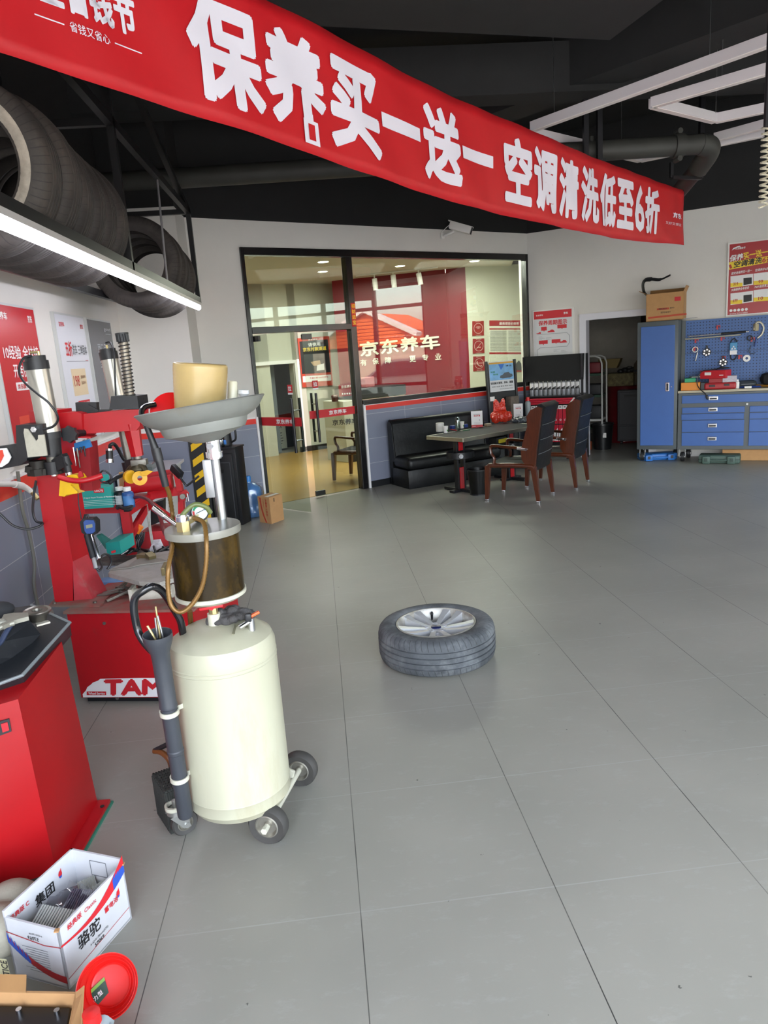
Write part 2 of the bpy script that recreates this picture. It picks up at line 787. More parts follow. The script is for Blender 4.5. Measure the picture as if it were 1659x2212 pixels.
# ------------------------------------------------------------------ floors
struct(MB().quad((-2.2, -1.1, 0), (7.2, -1.1, 0), (7.2, 13, 0), (-2.2, 13, 0)).build('floor', FLOORM))
struct(MB().quad((-30, -30, -.03), (60, -30, -.03), (60, 40, -.03), (-30, 40, -.03)).build('floor_outside', mat('paving', '9a9892', .8, noise=.1)))
struct(MB().prism([pw(u, y, .0) for u, y in ((-3, .1), (2.93, .1), (2.5, 4.2), (-3, 4.2))], (0, 0, .004)).build('floor_office', OCHRE))

# ------------------------------------------------------------------ walls
ZB = 3.11      # below: white, above: black


def wallbox(mb, M, u0, u1, y0, y1, z0, z1):
    """box in a wall frame; split white / black at ZB"""
    for a, b, i in ((z0, min(z1, ZB), 0), (max(z0, ZB), z1, 1)):
        if b > a:
            mb.i = i
            mb.box(((u0 + u1) / 2, (y0 + y1) / 2, (a + b) / 2), (u1 - u0, y1 - y0, b - a), M=M)
    mb.i = 0


I4 = Matrix.Identity(4)
m = MB()
wallbox(m, I4, -2.05, -1.84, -1.1, 7.45, 0, 4.3)
struct(m.build('wall_left', [WHITE, BLACKW], smooth=0))
m = MB()
wallbox(m, MW, -2.95, -1.416, 0, .15, 0, 4.3)
wallbox(m, MW, -1.416, 2.96, 0, .15, 2.835, 4.3)
wallbox(m, MW, 0.0, 2.96, 0, .15, 0, 1.03)
wallbox(m, MW, 2.915, 2.96, 0, .15, 1.03, 2.835)
wallbox(m, I4, -1.84, -1.19, 7.35, 7.95, 0, 4.3)       # column in the corner left of the glazing
struct(m.build('wall_back', [WHITE, BLACKW], smooth=0))
m = MB()
wallbox(m, MR, -.02, .80, 0, .15, 0, 4.3)
wallbox(m, MR, .80, 1.66, 0, .15, 1.90, 4.3)
wallbox(m, MR, 1.66, 4.75, 0, .15, 0, 4.3)
struct(m.build('wall_right', [WHITE, BLACKW], smooth=0))
# glazed street side and open gate side (out of the picture; they let the daylight in and show in the panes)
m = MB()
wallbox(m, I4, 6.98, 7.18, -1.1, 2.3, 0, 4.3)
wallbox(m, I4, 6.98, 7.18, 2.3, 7.25, 3.02, 4.3)
wallbox(m, I4, 6.98, 7.18, 7.25, 8.2, 0, 4.3)
struct(m.build('wall_street', [WHITE, BLACKW], smooth=0))
m = MB()
wallbox(m, I4, -2.05, -1.5, -1.1, -.9, 0, 4.3)
wallbox(m, I4, -1.5, 7.0, -1.1, -.9, 2.8, 4.3)
struct(m.build('wall_front', [WHITE, BLACKW], smooth=0))
m = MB()
m.box((2, 6.95, 4.4), (16, 16.5, .2))
struct(m.build('ceiling', BLACKW, smooth=0))
m = MB()
m.box((2, 15.1, 2.2), (14.4, .2, 4.4)).box((-5.1, 11.2, 2.2), (.2, 8, 4.4)).box((9.1, 11.4, 2.2), (.2, 7.4, 4.4))
m.box((8.1, 7.95, 2.2), (2, .2, 4.4)).box((-3.5, 7.4, 2.2), (3.2, .2, 4.4))
struct(m.build('wall_outer', DARKW, smooth=0))
# big street windows
m = MB()
ys = [2.35, 3.6, 4.85, 6.1, 7.25]
for y in ys:
    m.box((7.05, y, 1.5), (.09, .08, 3.04))
for z in (.04, .95, 1.76, 2.57, 3.0):
    m.box((7.05, 4.78, z), (.07, 4.95, .07))
w2_ = struct(m.build('window_2', BLACKF, smooth=0))
m = MB().box((7.05, 4.8, 1.52), (.012, 4.85, 2.96))
m.build('pane', glass('tinted street glass', 'e2e6e2', .03), w2_, 0)

m = MB().box((7.95, 4.8, 3.2), (1.5, 7.2, .12))  # unseen canopy, added to keep sky light off the far floor
struct(m.build('sky_block_canopy', BLACKW, smooth=0))

# ceiling beams
bd, be = V3((2.18, 7.70, 3.8)), V3((3.63, 5.81, 3.8))
dd = (be - bd).normalized()
m = MB().bar(bd - dd * 2.2 + V3((-.16, -.12, .25)), be + dd * 5 + V3((-.16, -.12, .25)), .38, .5)
struct(m.build('ceiling_beam', mat('beam paint', '202021', .8, noise=.15), smooth=0))
m = MB().bar((-1.9, 4.55, 3.98), (2.38, 5.35, 3.98), .6, .5).bar((2.3, 4.9, 3.98), (3.3, 2.2, 3.98), .55, .5)
struct(m.build('ceiling_beam', mat('beam paint', '202021'), smooth=0))
m = MB().bar((-1.9, 6.9, 3.95), (6.9, 6.9, 3.95), .3, .4)
struct(m.build('ceiling_beam', mat('beam paint', '202021'), smooth=0))

# wainscot: tiles, red stripe, white cap.  Each run is one object in its wall's own frame so that the joints follow it
def wain(n, M, u0, u1, y0, z1, zs, base=False):
    L = u1 - u0
    R = M @ Matrix.Translation(V3((u0, y0, 0)))
    rot = Matrix.Rotation(radians(90), 4, 'X')
    root = bpy.data.objects.new('trim_%d' % n, None)
    COL.objects.link(root)
    root.matrix_world = R @ rot
    GW[root.name] = R @ rot
    root['kind'] = 'structure'
    # local: x along, y up, z towards the room
    MB().box((L / 2, z1 / 2, .006), (L, z1, .012)).build('wall_tiles', WAIN, root, 0, True)
    MB().box((L / 2, (z1 + zs) / 2, .006), (L, zs - z1, .0125)).build('red_stripe', REDS, root, 0, True)
    MB().box((L / 2, zs + .008, .008), (L, .016, .016)).build('cap_strip', WHP, root, 0, True)
    if base:
        MB().box((L / 2, .04, .01), (L, .08, .02)).build('baseboard', BLKP, root, 0, True)
    return root


MLf = Matrix.Translation(V3((-1.84, 0, 0))) @ Matrix.Rotation(radians(90), 4, 'Z')
r = wain(1, MLf, -.9, 7.35, -.0, .967, 1.06)
wain(2, MW, 0.03, 2.915, 0, .965, 1.022, True)
wain(3, MW, -1.98, -1.44, 0, .965, 1.022)
wain(4, I4, -1.84, -1.19, 7.35, .965, 1.022)
m = MB().box((0.012, -.012, .52), (.03, .03, 1.04), M=MW).box((-1.428, -.012, .52), (.024, .03, 1.04), M=MW)
struct(m.build('trim_5', WHP, smooth=0))

# ------------------------------------------------------------------ glazed office front
win = thing('window_1', None, None, MW @ V3((0, 0, 0)), radians(30))
win['kind'] = 'structure'


def wb(mb, u0, u1, z0, z1, y0=-.03, y1=.07, bev=.004):
    return mb.box(((u0 + u1) / 2, (y0 + y1) / 2, (z0 + z1) / 2), (u1 - u0, y1 - y0, z1 - z0), bev, M=MW)


m = MB()
wb(m, -1.416, -1.376, 0, 2.835)
wb(m, 2.875, 2.915, 1.03, 2.835)
wb(m, -1.376, 2.875, 2.755, 2.835)
wb(m, 0.0, 2.875, 1.03, 1.09)
m.build('window_frame', BLACKF, win, 0)
wb(MB(), -.10, -.02, 0, 2.755, -.035, .075).build('mullion', BLACKF, win, 0)
wb(MB(), -1.376, -.10, 1.935, 2.005, -.035, .075).build('transom', BLACKF, win, 0)
wb(MB(), -1.376, -.10, 2.005, 2.755, .015, .025, 0).build('pane', PANE, win, 0)
wb(MB(), -.02, 1.443, 1.09, 2.755, .015, .025, 0).build('pane', PANE, win, 0)
wb(MB(), 1.449, 2.875, 1.09, 2.755, .015, .025, 0).build('pane', PANE, win, 0)
DG = glass('door glass', 'dfe6de', .05)


def door_leaf(n, M, L, word, hx, sticker, txt):
    """frameless glass leaf; local x from the hinge, y towards the office, z up"""
    d = bpy.data.objects.new('door_%d' % n, None)
    COL.objects.link(d)
    d.matrix_world = M
    GW[d.name] = M
    d['kind'] = 'structure'
    MB().box((L / 2, 0, .965), (L, .012, 1.91)).build('glass_leaf', DG, d, 0, True)
    MB().box((L / 2, -.008, .985), (L - .01, .002, .093)).build('red_band', REDB, d, 0, True)
    MB(None).text(txt, (L * word[0], -.011, .962), (1, 0, 0), (0, 0, 1), L * word[1], .05, .03, True).build('band_lettering', WHP, d, 0, True)
    for s in (-1, 1):
        h = MB().cyl((hx, s * .055, .66), (hx, s * .055, 1.235), .0155, seg=14).build('door_handle', BLACKM, d, 40, True)
        if s < 0:
            MB().cyl((hx, -.055, .79), (hx, .055, .79), .009).cyl((hx, -.055, 1.11), (hx, .055, 1.11), .009).build('standoff', CHROME, d, 40, True)
    MB().box((sticker, -.009, 1.335), (.075, .003, .085), .0).build('push_pull_sticker', REDB, d, 0, True)
    MB().box((sticker, -.009, 1.283), (.075, .003, .018)).build('sticker_foot', WHP, d, 0, True)
    MB().text('拉', (sticker, -.012, 1.312), (1, 0, 0), (0, 0, 1), h=.05, bold=.03, align='c').build('sticker_lettering', WHP, d, 0, True)
    for z in (.05, 1.88):
        MB().box((.06, 0, z), (.13, .03, .06), .004).build('patch_fitting', BLACKF, d, 0, True)
    return d


# right leaf hinges at the mullion and stays shut; left leaf stands open into the workshop
Mr = MW @ Matrix.Translation(V3((-.745, .02, 0)))
door_leaf(1, Mr, .64, (.42, .38), .085, .115, '京东养车')
hinge = MW @ V3((-1.37, .0, 0))
tip = V3((-.30, 7.80, 0))
ang = atan2(tip.y - hinge.y, tip.x - hinge.x)
door_leaf(2, Matrix.Translation(V3((hinge.x, hinge.y, 0))) @ Matrix.Rotation(ang, 4, 'Z'), .70, (.40, .42), .62, .56, '京东养车')
# patch fittings of the closed leaf sit at the mullion: the red paper couplet beside them
m = MB().box((-.052, -.037, 2.10), (.062, .003, .27), M=MW)
c = m.build('couplet', mat('couplet red', 'd01818', .4), None, 0)
tag(c, 'narrow red and gold paper couplet stuck on the black mullion of the glass front', 'paper strip')
mm = MB()
for k, ch in enumerate('招财进宝'):
    mm.text(ch, pw(-.052, -.0405, 2.175 - k * .062), WX, ZU, h=.048, bold=.03, align='c')
e = mm.build('gold_lettering', mat('gold foil', 'f0b020', .3, .3), c, 0)

# ------------------------------------------------------------------ office behind the glass
m = MB()
m.box((-1.0, 4.08, 1.5), (3.6, .15, 3.0), M=MW).box((1.85, 4.08, 1.5), (1.2, .15, 3.0), M=MW).box((.9, 4.08, 2.3), (1.0, .15, 1.45), M=MW)
m.box((-2.95, 2.1, 1.5), (.12, 4.2, 3.0), M=MW)
struct(m.build('wall_office_back', OFFW, smooth=0))
m = MB().box((1.7, 3.975, .05), (.94, .05, .09), M=MW)
struct(m.build('baseboard_office', BLKP, smooth=0))
PP, PN = V3((.40, 12.95, 0)), V3((-.85, -2.15, 0)).normalized()
PD = (V3((2.55, 12.1, 0)) - PP).normalized()
m = MB().prism([PP, V3((2.55, 12.1, 0)), V3((2.55, 12.1, 0)) - PN * .2, PP - PN * .2], (0, 0, 2.92))
struct(m.build('wall_partition', MAROON, smooth=0))
Q0, Q1 = V3((2.55, 12.1, 0)), V3((4.3, 12.56, 0))
QN = V3((.254, -.967, 0)).normalized()
m = MB().prism([Q0, Q1, Q1 - QN * .1, Q0 - QN * .1], (0, 0, 2.92))
m.box((.02, 1.35, 1.5), (.1, 2.4, 3.0), M=MR)
struct(m.build('wall_office_right', OFFW, smooth=0))
m = MB().prism([pw(u, y, 2.9) for u, y in ((-3, .16), (2.9, .16), (4.6, 2.0), (4.2, 4.3), (-3, 4.3))], (0, 0, .08))
struct(m.build('ceiling_office', mat('office ceiling', 'c9c7b8', .7), smooth=0))
# low doorway in the back wall with a grey leaf
m = MB().box((1.30, 3.98, .80), (.09, .06, 1.6), M=MW).box((.8, 3.98, 1.60), (1.1, .06, .06), M=MW)
struct(m.build('door_3', WHP, smooth=0))
m = MB().box((.70, 4.3, .78), (.72, .04, 1.56), rz=.25, M=MW)
struct(m.build('door_4', mat('grey door leaf', '6f767c', .5), smooth=0))
m = MB().box((.8, 5.2, .8), (2.2, .05, 1.7), M=MW)
struct(m.build('wall_passage', BLACKW, smooth=0))

# ------------------------------------------------------------------ storage room behind the right wall
m = MB()
m.box((.13, 1.4, 1.5), (.06, 2.4, 3), M=MR).box((1.3, 2.65, 1.5), (2.6, .1, 3), M=MR).box((2.6, 1.4, 1.5), (.1, 2.6, 3), M=MR)
m.box((1.3, 1.45, 2.72), (2.7, 2.6, .08), M=MR)
struct(m.build('wall_storage', DARKW, smooth=0))
m = MB().box((.775, .05, .95), (.09, .2, 1.9), M=MR).box((1.24, .05, 1.92), (1.02, .2, .085), M=MR).box((1.70, .05, .95), (.09, .2, 1.9), M=MR)
struct(m.build('door_5', mat('white door frame', 'd9d9e2', .4), smooth=0))
# ------------------------------------------------------------------ street outside (seen in the panes)
b = thing('building', 'orange clad gabled shop across the street, seen mirrored in the office glass', 'building', (19, 2.3, 0))
MB().box((19, 1.2, .95), (4, 5.0, 1.9)).build('lower_wall', mat('shop wall', 'b8a89a', .7), b, 0)
m = MB()
for k in range(8):
    m.box((16.95, 1.05, 1.96 + k * .125), (.1, 3.1 - max(0, k - 4) * .62, .105))
m.prism([(17, -.5, 1.9), (17, 2.6, 1.9), (17, 2.6, 2.4), (17, 1.05, 3.1), (17, -.5, 2.4)], (4, 0, 0))
m.build('cladding', mat('orange cladding', 'e8621c', .6), b, 0)
MB().bar((17, -.9, 2.2), (17, 1.05, 3.2), .5, .14).bar((17, 3.1, 2.2), (17, 1.05, 3.2), .5, .14).build('roof_edge', mat('roof white', 'd8d0cc', .6), b, 0)
MB().box((19.5, 7.5, 1.3), (3, 5, 2.6)).prism([(18, 5, 2.6), (18, 10, 2.6), (20, 10, 3.4), (20, 5, 3.4)], (0, 0, .1)).build('side_shed', mat('shed wall', 'b9866c', .7), b, 0)
v = thing('car', 'white car parked outside, seen mirrored in the office glass', 'car', (12.9, 4.6, 0))
m = MB()
prof = [(-2.1, .35), (-2.15, .8), (-1.3, .95), (-.6, 1.42), (.9, 1.45), (1.7, .98), (2.15, .9), (2.15, .35)]
m.loft([[V3((12.9 + x, 4.6 + y, z)) for y, z in prof] for x in (-.85, .85)])
m.build('car_body', mat('car white', 'e8e8e8', .25), v, 25)
m = MB()
prof = [(-1.15, .95), (-.62, 1.36), (.82, 1.38), (1.45, .98)]
m.loft([[V3((12.9 + x, 4.6 + y, z)) for y, z in prof] for x in (-.87, .87)])
m.build('car_window', mat('car glass', '6a7480', .1), v, 25)
for y in (-1.35, 1.3):
    for x in (-.78, .78):
        MB().cyl((12.9 + x - .1, 4.6 + y, .3), (12.9 + x + .1, 4.6 + y, .3), .31).build('road_wheel', RUB, v)

# ------------------------------------------------------------------ banner
BA, BB = V3((-.33, 3.39, 0)), V3((3.86, 7.55, 0))
BD = (BB - BA).normalized()
BN = V3((BD.y, -BD.x, 0))
TOP = [(-1.7, 3.27), (-.6, 3.24), (.33, 3.19), (1.17, 3.14), (2.49, 3.07), (3.85, 3.045), (5.93, 3.04)]
BOT = [(-1.7, 2.77), (-.88, 2.70), (-.28, 2.655), (.41, 2.60), (1.1, 2.54), (2.19, 2.485), (3.41, 2.465), (4.53, 2.465), (5.93, 2.51)]


def interp(T, x):
    for (a, p), (c, q) in zip(T, T[1:]):
        if x <= c:
            f = (x - a) / (c - a)
            return p + (q - p) * f
    return T[-1][1]


def smooth(T, x):
    return sum(interp(T, min(5.93, max(-1.7, x + d))) for d in (-.3, -.15, 0, .15, .3)) / 5


def bwave(t, v):
    e = 1 - v
    return .012 * sin(t * 2.3 + .5) + .006 * sin(t * 7 + v * 2.5) * e + .012 * e * sin(t * 1.1 + 1) + .004 * sin(t * 13 + v * 6)


def bpt(t, v, off=0):
    zt, zb = smooth(TOP, t), smooth(BOT, t)
    zt += .006 * sin(t * 3.1)
    return BA + BD * t + BN * (bwave(t, v) + off) + ZU * (zb + (zt - zb) * v)


def bps(x, y):
    """banner coordinates (t, v) of a picture point on its cloth"""
    P = rp(x, y, BA, BN)
    t = (P - BA).dot(BD)
    zt, zb = smooth(TOP, t), smooth(BOT, t)
    return t, (P.z - zb) / (zt - zb)


ban = thing('promotion_banner', 'long red cloth banner with big white Chinese lettering hung across the workshop', 'banner', BA + ZU * 2.7)
m = MB()
NT, NV = 200, 10
T0, T1 = -1.55, 5.93
vs = [bpt(T0 + (T1 - T0) * i / NT, j / NV) for i in range(NT + 1) for j in range(NV + 1)]
fs = [(i * (NV + 1) + j, (i + 1) * (NV + 1) + j, (i + 1) * (NV + 1) + j + 1, i * (NV + 1) + j + 1) for i in range(NT) for j in range(NV)]
m.add(vs, fs)
cl = m.build('banner_cloth', mat('banner cloth', 'c2101c', .55, noise=.05, sheen=.2), ban, 60)
md = cl.modifiers.new('thickness', 'SOLIDIFY')
md.thickness = .0015
m = MB()
BIG = [('保', 397, 560, .13, .86), ('养', 562, 697, .15, .85), ('买', 704, 814, .13, .84), ('一', 822, 908, .45, .57), ('送', 914, 997, .14, .84), ('一', 1000, 1066, .45, .57),
       ('空', 1090, 1146, .15, .85), ('调', 1150, 1200, .13, .85), ('清', 1205, 1248, .13, .85), ('洗', 1253, 1293, .13, .85), ('低', 1297, 1332, .13, .85), ('至', 1335, 1370, .15, .85), ('6', 1372, 1393, .14, .85), ('折', 1395, 1422, .13, .86)]


def midy(x):
    lo, hi = -200, 700
    for _ in range(40):
        y = (lo + hi) / 2
        if bps(x, y)[1] > .5:
            lo = y
        else:
            hi = y
    return y


def btxt(mb, body, t0, t1, v0, v1, bold=.05, off=.007):
    vs, fs, (bw, bh) = glyphs(body, bold, 2)
    mb.add([bpt(t0 + (t1 - t0) * x / bw, v0 + (v1 - v0) * y / bh, off) for x, y in vs], fs)


for ch, x0, x1, v0, v1 in BIG:
    btxt(m, ch, bps(x0, midy(x0))[0], bps(x1, midy(x1))[0], v0, v1, .042 if ch not in '一6' else .03)
# bottle drawn over the second character
for q, (w_, z0, z1) in enumerate(((.05, .07, .25), (.02, .25, .30))):
    tc_ = bps(663, 270)[0]
    m.add([bpt(tc_ + a, c, .009) for a, c in ((-w_, z0), (w_, z0), (w_, z1), (-w_, z1))], [(0, 1, 2, 3)])
m.build('large_lettering', mat('banner white', 'e6e4f0', .6), ban, 0)
m = MB()
m.add([bpt(bps(663, 270)[0] + a, c, .011) for a, c in ((-.022, .10), (.022, .10), (.022, .22), (-.022, .22))], [(0, 1, 2, 3)])
m.build('bottle_window', mat('banner red print', 'c2101c', .6), ban, 0)
m = MB()
tl, tr = bps(85, 20)[0], bps(297, 75)[0]
btxt(m, '全省钱节', tl, tr, .38, .64, .04)
btxt(m, '京东汽车', (tl + tr) / 2 + .02, tr, .68, .76, .02)
btxt(m, '省钱又省心', tl + (tr - tl) * .27, tl + (tr - tl) * .67, .27, .33, .005)
for a, c in ((-.05, .22), (.72, 1.02)):
    ta, tb_ = tl + (tr - tl) * a, tl + (tr - tl) * c
    m.add([bpt(ta + (tb_ - ta) * k / 6, .295 + d, .007) for d in (-.004, .004) for k in range(7)], [(k, k + 1, 8 + k, 7 + k) for k in range(6)])
ta, tb_ = bps(1449, midy(1449))[0], bps(1468, midy(1468))[0]
btxt(m, '京东', ta, tb_, .46, .56, .03)
btxt(m, '又好又便宜', bps(1434, midy(1434))[0], tb_ - .02, .33, .38, .0)
m.build('small_lettering', mat('banner white', 'e6e4f0', .6), ban, 0)
# cords that tie the banner
m = MB().tube([bpt(5.9, .98), V3((4.15, 7.72, 3.36))], .006, 6)
c = m.build('banner_cord', BLACKM, ban)

# ------------------------------------------------------------------ big duct with its elbow
def sp(x, y, z, k=.925):
    """duct run moved along the sight lines to its true distance, just in front of the back wall"""
    return V3((x * k, y * k, 1.635 + (z - 1.635) * k))


PIPE = mat('dark grey pipe', '3a3a36', .6, noise=.2, nscale=3)
t = thing('ceiling_pipe', 'thick dark grey pipe running under the ceiling behind the red banner', 'pipe', (1.0, 7.2, 3.35))
E0, E1 = sp(-1.95, 7.99, 3.49), sp(4.15, 7.66, 3.49)
MB().cyl(E0, E1, .09, seg=24).build('pipe_run', PIPE, t)
MB().tube(spline([E1.lerp(E0, .008), E1 + V3((.06, .02, -.02)), E1 + V3((.10, .12, -.07)), E1 + V3((.09, .28, -.16))], 5), .096, 20).build('elbow', PIPE, t)
MB().cyl(E1 + V3((.095, .22, -.13)), E1 + V3((.01, .95, -.47)), .078, seg=20).build('branch_pipe', mat('brown pipe', '3b2a28', .6), t)
for u in (.62, .955):
    p = E0.lerp(E1, u)
    d = (E1 - E0).normalized()
    mm = MB().cyl(p - d * .045, p + d * .045, .108, seg=24)
    mm.cyl(p + V3((0, -.05, .12)), p + V3((0, .05, .12)), .026, seg=8).cyl(p + V3((0, -.05, -.12)), p + V3((0, .05, -.12)), .026, seg=8)
    mm.build('pipe_coupling', PIPE, t)
p = E0.lerp(E1, .805)
MB().cyl(p + V3((0, -.06, .115)), p + V3((0, -.06, -.115)), .02, seg=8).cyl(p - d * .04, p + d * .04, .105, seg=24).build('pipe_coupling', PIPE, t)
hp = thing('pipe_hanger', 'pair of black steel hangers holding the ceiling pipe above the banner', 'hanger', sp(2.93, 7.72, 3.4))
for x in (2.86, 3.0):
    q = sp(x, 7.55, 3.36)
    MB().bar(q, V3((q.x, q.y, 4.3)), .045, .045, (0, 1, 0)).build('hanger_post', BLACKM, hp, 0)
MB().bar(sp(2.8, 7.68, 3.36), sp(3.06, 7.68, 3.36), .26, .03).build('saddle', BLACKM, hp, 0)
hp = thing('pipe_hanger', 'black steel hanger beside the elbow at the right end of the ceiling pipe', 'hanger', E1)
q = E1 + V3((.13, .3, -.24))
MB().bar(q, V3((q.x, q.y, 4.3)), .045, .045, (0, 1, 0)).build('hanger_post', BLACKM, hp, 0)
q2 = q + V3((-.35, -.1, 0))
MB().bar(q2, V3((q2.x, q2.y, 3.25)), .03, .03, (0, 1, 0)).build('strap', BLACKM, hp, 0)
MB().bar(q2, q, .05, .03).build('cross_bar', BLACKM, hp, 0)

# ------------------------------------------------------------------ unlit ceiling lights
LGW = mat('light white', 'd5cfd2', .5)


def lightbar(mb, mb2, a, b_):
    mb.bar(a, b_, .07, .075)
    d = (V3(b_) - V3(a)).normalized() * .01
    mb2.bar(V3(a) + d + V3((0, 0, -.039)), V3(b_) - d + V3((0, 0, -.039)), .055, .006)


def fixture(label, pts, group, z=3.5, closed=False, hang=()):
    t = thing('ceiling_light', label, 'ceiling light', pts[0], 0, group)
    a, b_ = MB(), MB()
    n = len(pts)
    for k in range(n if closed else n - 1):
        lightbar(a, b_, pts[k], pts[(k + 1) % n])
    a.build('housing', LGW, t, 0)
    b_.build('diffuser', mat('unlit diffuser', 'e9e0de', .4), t, 0)
    for p in hang:
        MB().tube([V3(p), V3((p[0], p[1], 4.3))], .0025, 5).build('hanging_wire', mat('wire grey', '8a8a8a', .4, 1), t)
    return t


zl = 3.5
p0, p1 = fz(1150, 274, zl), fz(1659, 88, zl)
d = (p1 - p0)
fixture('long straight white tube light hung under the dark beam, upper right', [p0, p1 + d * .5], None, hang=[p0 + d * .12, p0 + d * .8])
a, b_, c = fz(1409, 222, zl), fz(1545, 256, zl), fz(1659, 232, zl)
n1, n2 = (b_ - a), (c - b_).normalized()
dirb = (fz(1655, 150, zl) - a).normalized()
fixture('bent white ring light with an open corner hung right of the banner', [b_ + (c - b_).normalized() * 1.0, b_, a, a + dirb * 1.6], None, hang=[b_ + n2 * .1 - n1 * .2, a + dirb * .55])
a, b_, c = fz(1150, 287, zl), fz(1383, 342, zl), fz(1460, 326, zl)
fixture('white ring light half hidden behind the banner and the ceiling pipe', [a, b_, b_ + (c - b_).normalized() * 1.2], None, hang=[a.lerp(b_, .8)])
a, b_ = fz(1545, 297, zl), fz(1659, 266, zl)
fixture('straight white tube light above the pipe elbow at the right edge', [a, a + (b_ - a) * 3], None, hang=[])
t = thing('hanging_hose', 'pale spiral air hose hanging at the right edge of the view', 'hose', (2.62, 4.4, 2.9))
hx = at(1652, 350, 4.4)
MB().tube([hx + V3((.022 * cos(k * .7), .022 * sin(k * .7), .20 - k * .0035)) for k in range(130)], .006, 6).build('coil', mat('cream hose', 'cfc9b4', .5), t)
MB().tube([hx + V3((0, 0, .19)), V3((hx.x, hx.y, 4.3))], .016, 8).build('hose_lead', BLKP, t)

# ------------------------------------------------------------------ wall camera
t = thing('security_camera', 'white bullet camera on the wall above the office glass', 'camera', pw(1.52, -.03, 3.06))
c0 = pw(1.40, -.02, 3.03)
MB().box((1.40, -.012, 3.03), (.06, .02, .07), .008, M=MW).build('wall_plate', WPL, t)
MB().tube([pw(1.40, -.02, 3.03), pw(1.43, -.08, 3.04), pw(1.50, -.12, 3.07)], .014, 10).build('bracket', WPL, t)
A, B = pw(1.45, -.10, 3.15), pw(1.63, -.30, 3.05)
MB().bar(A, B, .085, .09, bev=.018).build('housing', WPL, t)
MB().bar(A + ZU * .048 - (B - A) * .03, B + ZU * .048 + (B - A) * .10, .095, .008).build('sun_shield', WPL, t)
MB().bar(B, B + (B - A) * .03, .08, .085, bev=.012).build('lens_front', BLKP, t)
MB().tube([A, A + V3((-.03, .03, -.02)), c0 + V3((-.03, 0, .03)), c0], .004, 6).build('cable', WPL, t)
t = thing('security_camera', 'small round white camera under the black ceiling behind the tyre rack', 'camera', at(354, 400, 7.6))
MB().ball(at(354, 402, 7.55), (.07, .07, .06)).build('dome', WPL, t)
MB().cyl(at(354, 402, 7.55) + V3((0, 0, .04)), at(354, 402, 7.55) + V3((0, 0, .12)), .05).build('mount', WPL, t)

# ------------------------------------------------------------------ tyres
def tyre_mat(name, col, pat, dusty):
    """rubber with radial sipes on the shoulders; axis is the local z axis"""
    m = mat(name, col, .72, noise=.3, nscale=7, dirt=dusty, dscale=5, dlow=.45, dhigh=.85)
    t = m.node_tree
    b = t.nodes['Principled BSDF']
    tc = t.nodes.new('ShaderNodeTexCoord')
    sp = t.nodes.new('ShaderNodeSeparateXYZ')
    t.links.new(tc.outputs['Object'], sp.inputs[0])

    def mth(op, a, bb=None):
        n = t.nodes.new('ShaderNodeMath')
        n.operation = op
        for k, v in enumerate((a, bb)):
            if v is None:
                continue
            if isinstance(v, (int, float)):
                n.inputs[k].default_value = v
            else:
                t.links.new(v, n.inputs[k])
        return n.outputs[0]
    ang = mth('ARCTAN2', sp.outputs[1], sp.outputs[0])
    az = mth('ABSOLUTE', sp.outputs[2])
    fr = mth('FRACT', mth('ADD', mth('MULTIPLY', ang, pat / (2 * pi)), mth('MULTIPLY', sp.outputs[2], 7)))
    sl = mth('LESS_THAN', fr, .13)
    rad = mth('SQRT', mth('ADD', mth('MULTIPLY', sp.outputs[0], sp.outputs[0]), mth('MULTIPLY', sp.outputs[1], sp.outputs[1])))
    msk = mth('MULTIPLY', sl, mth('MULTIPLY', mth('GREATER_THAN', rad, .283), mth('GREATER_THAN', az, .052)))
    old = b.inputs['Base Color'].links[0].from_socket
    mx = t.nodes.new('ShaderNodeMix')
    mx.data_type = 'RGBA'
    t.links.new(mth('MULTIPLY', msk, .5), mx.inputs[0])
    t.links.new(old, mx.inputs[6])
    mx.inputs[7].default_value = lin('101011')
    t.links.new(mx.outputs[2], b.inputs['Base Color'])
    bp = t.nodes.new('ShaderNodeBump')
    bp.inputs['Strength'].default_value = .8
    bp.inputs['Distance'].default_value = .006
    t.links.new(mth('SUBTRACT', 1, msk), bp.inputs['Height'])
    t.links.new(bp.outputs[0], b.inputs['Normal'])
    return m


def tyre_profile(R, wd, rin, grooves=(-.042, -.014, .014, .042)):
    """closed cross-section (r, z): outer tread with grooves, rounded shoulders, bulging sidewalls, open inside"""
    h = wd / 2
    out = []
    for z, r in ((-h * .62, R - .004), ):
        pass
    tread = [(-h * .74, R - .008)]
    for g in grooves:
        tread += [(g - .005, R - .002 * abs(g) / .05), (g - .003, R - .009), (g + .003, R - .009), (g + .005, R - .002 * abs(g) / .05)]
    tread += [(h * .74, R - .008)]
    side = [(h * .88, R - .022), (h * .97, R - .05), (h * 1.0, R - .075), (h * .96, rin + .028), (h * .86, rin + .012), (h * .80, rin), (h * .70, rin)]
    inner = [(h * .78, rin + .02), (h * .88, R - .06), (h * .72, R - .022)]
    p = [(r, z) for z, r in tread] + [(r, z) for z, r in side] + [(r, z) for z, r in inner]
    p += [(r, -z) for z, r in inner[::-1]] + [(r, -z) for z, r in side[::-1]]
    return p


TYM = tyre_mat('old tyre rubber', '2f2b29', 64, '4d4640')
TYM2 = tyre_mat('wheel tyre rubber', '4a4e52', 60, '8a8e90')


def tyre(R, wd, rin, seg=72, mt=None, name='tyre'):
    return MB().lathe(tyre_profile(R, wd, rin), seg=seg, close=True).build(name, mt or TYM, None, 40, True)


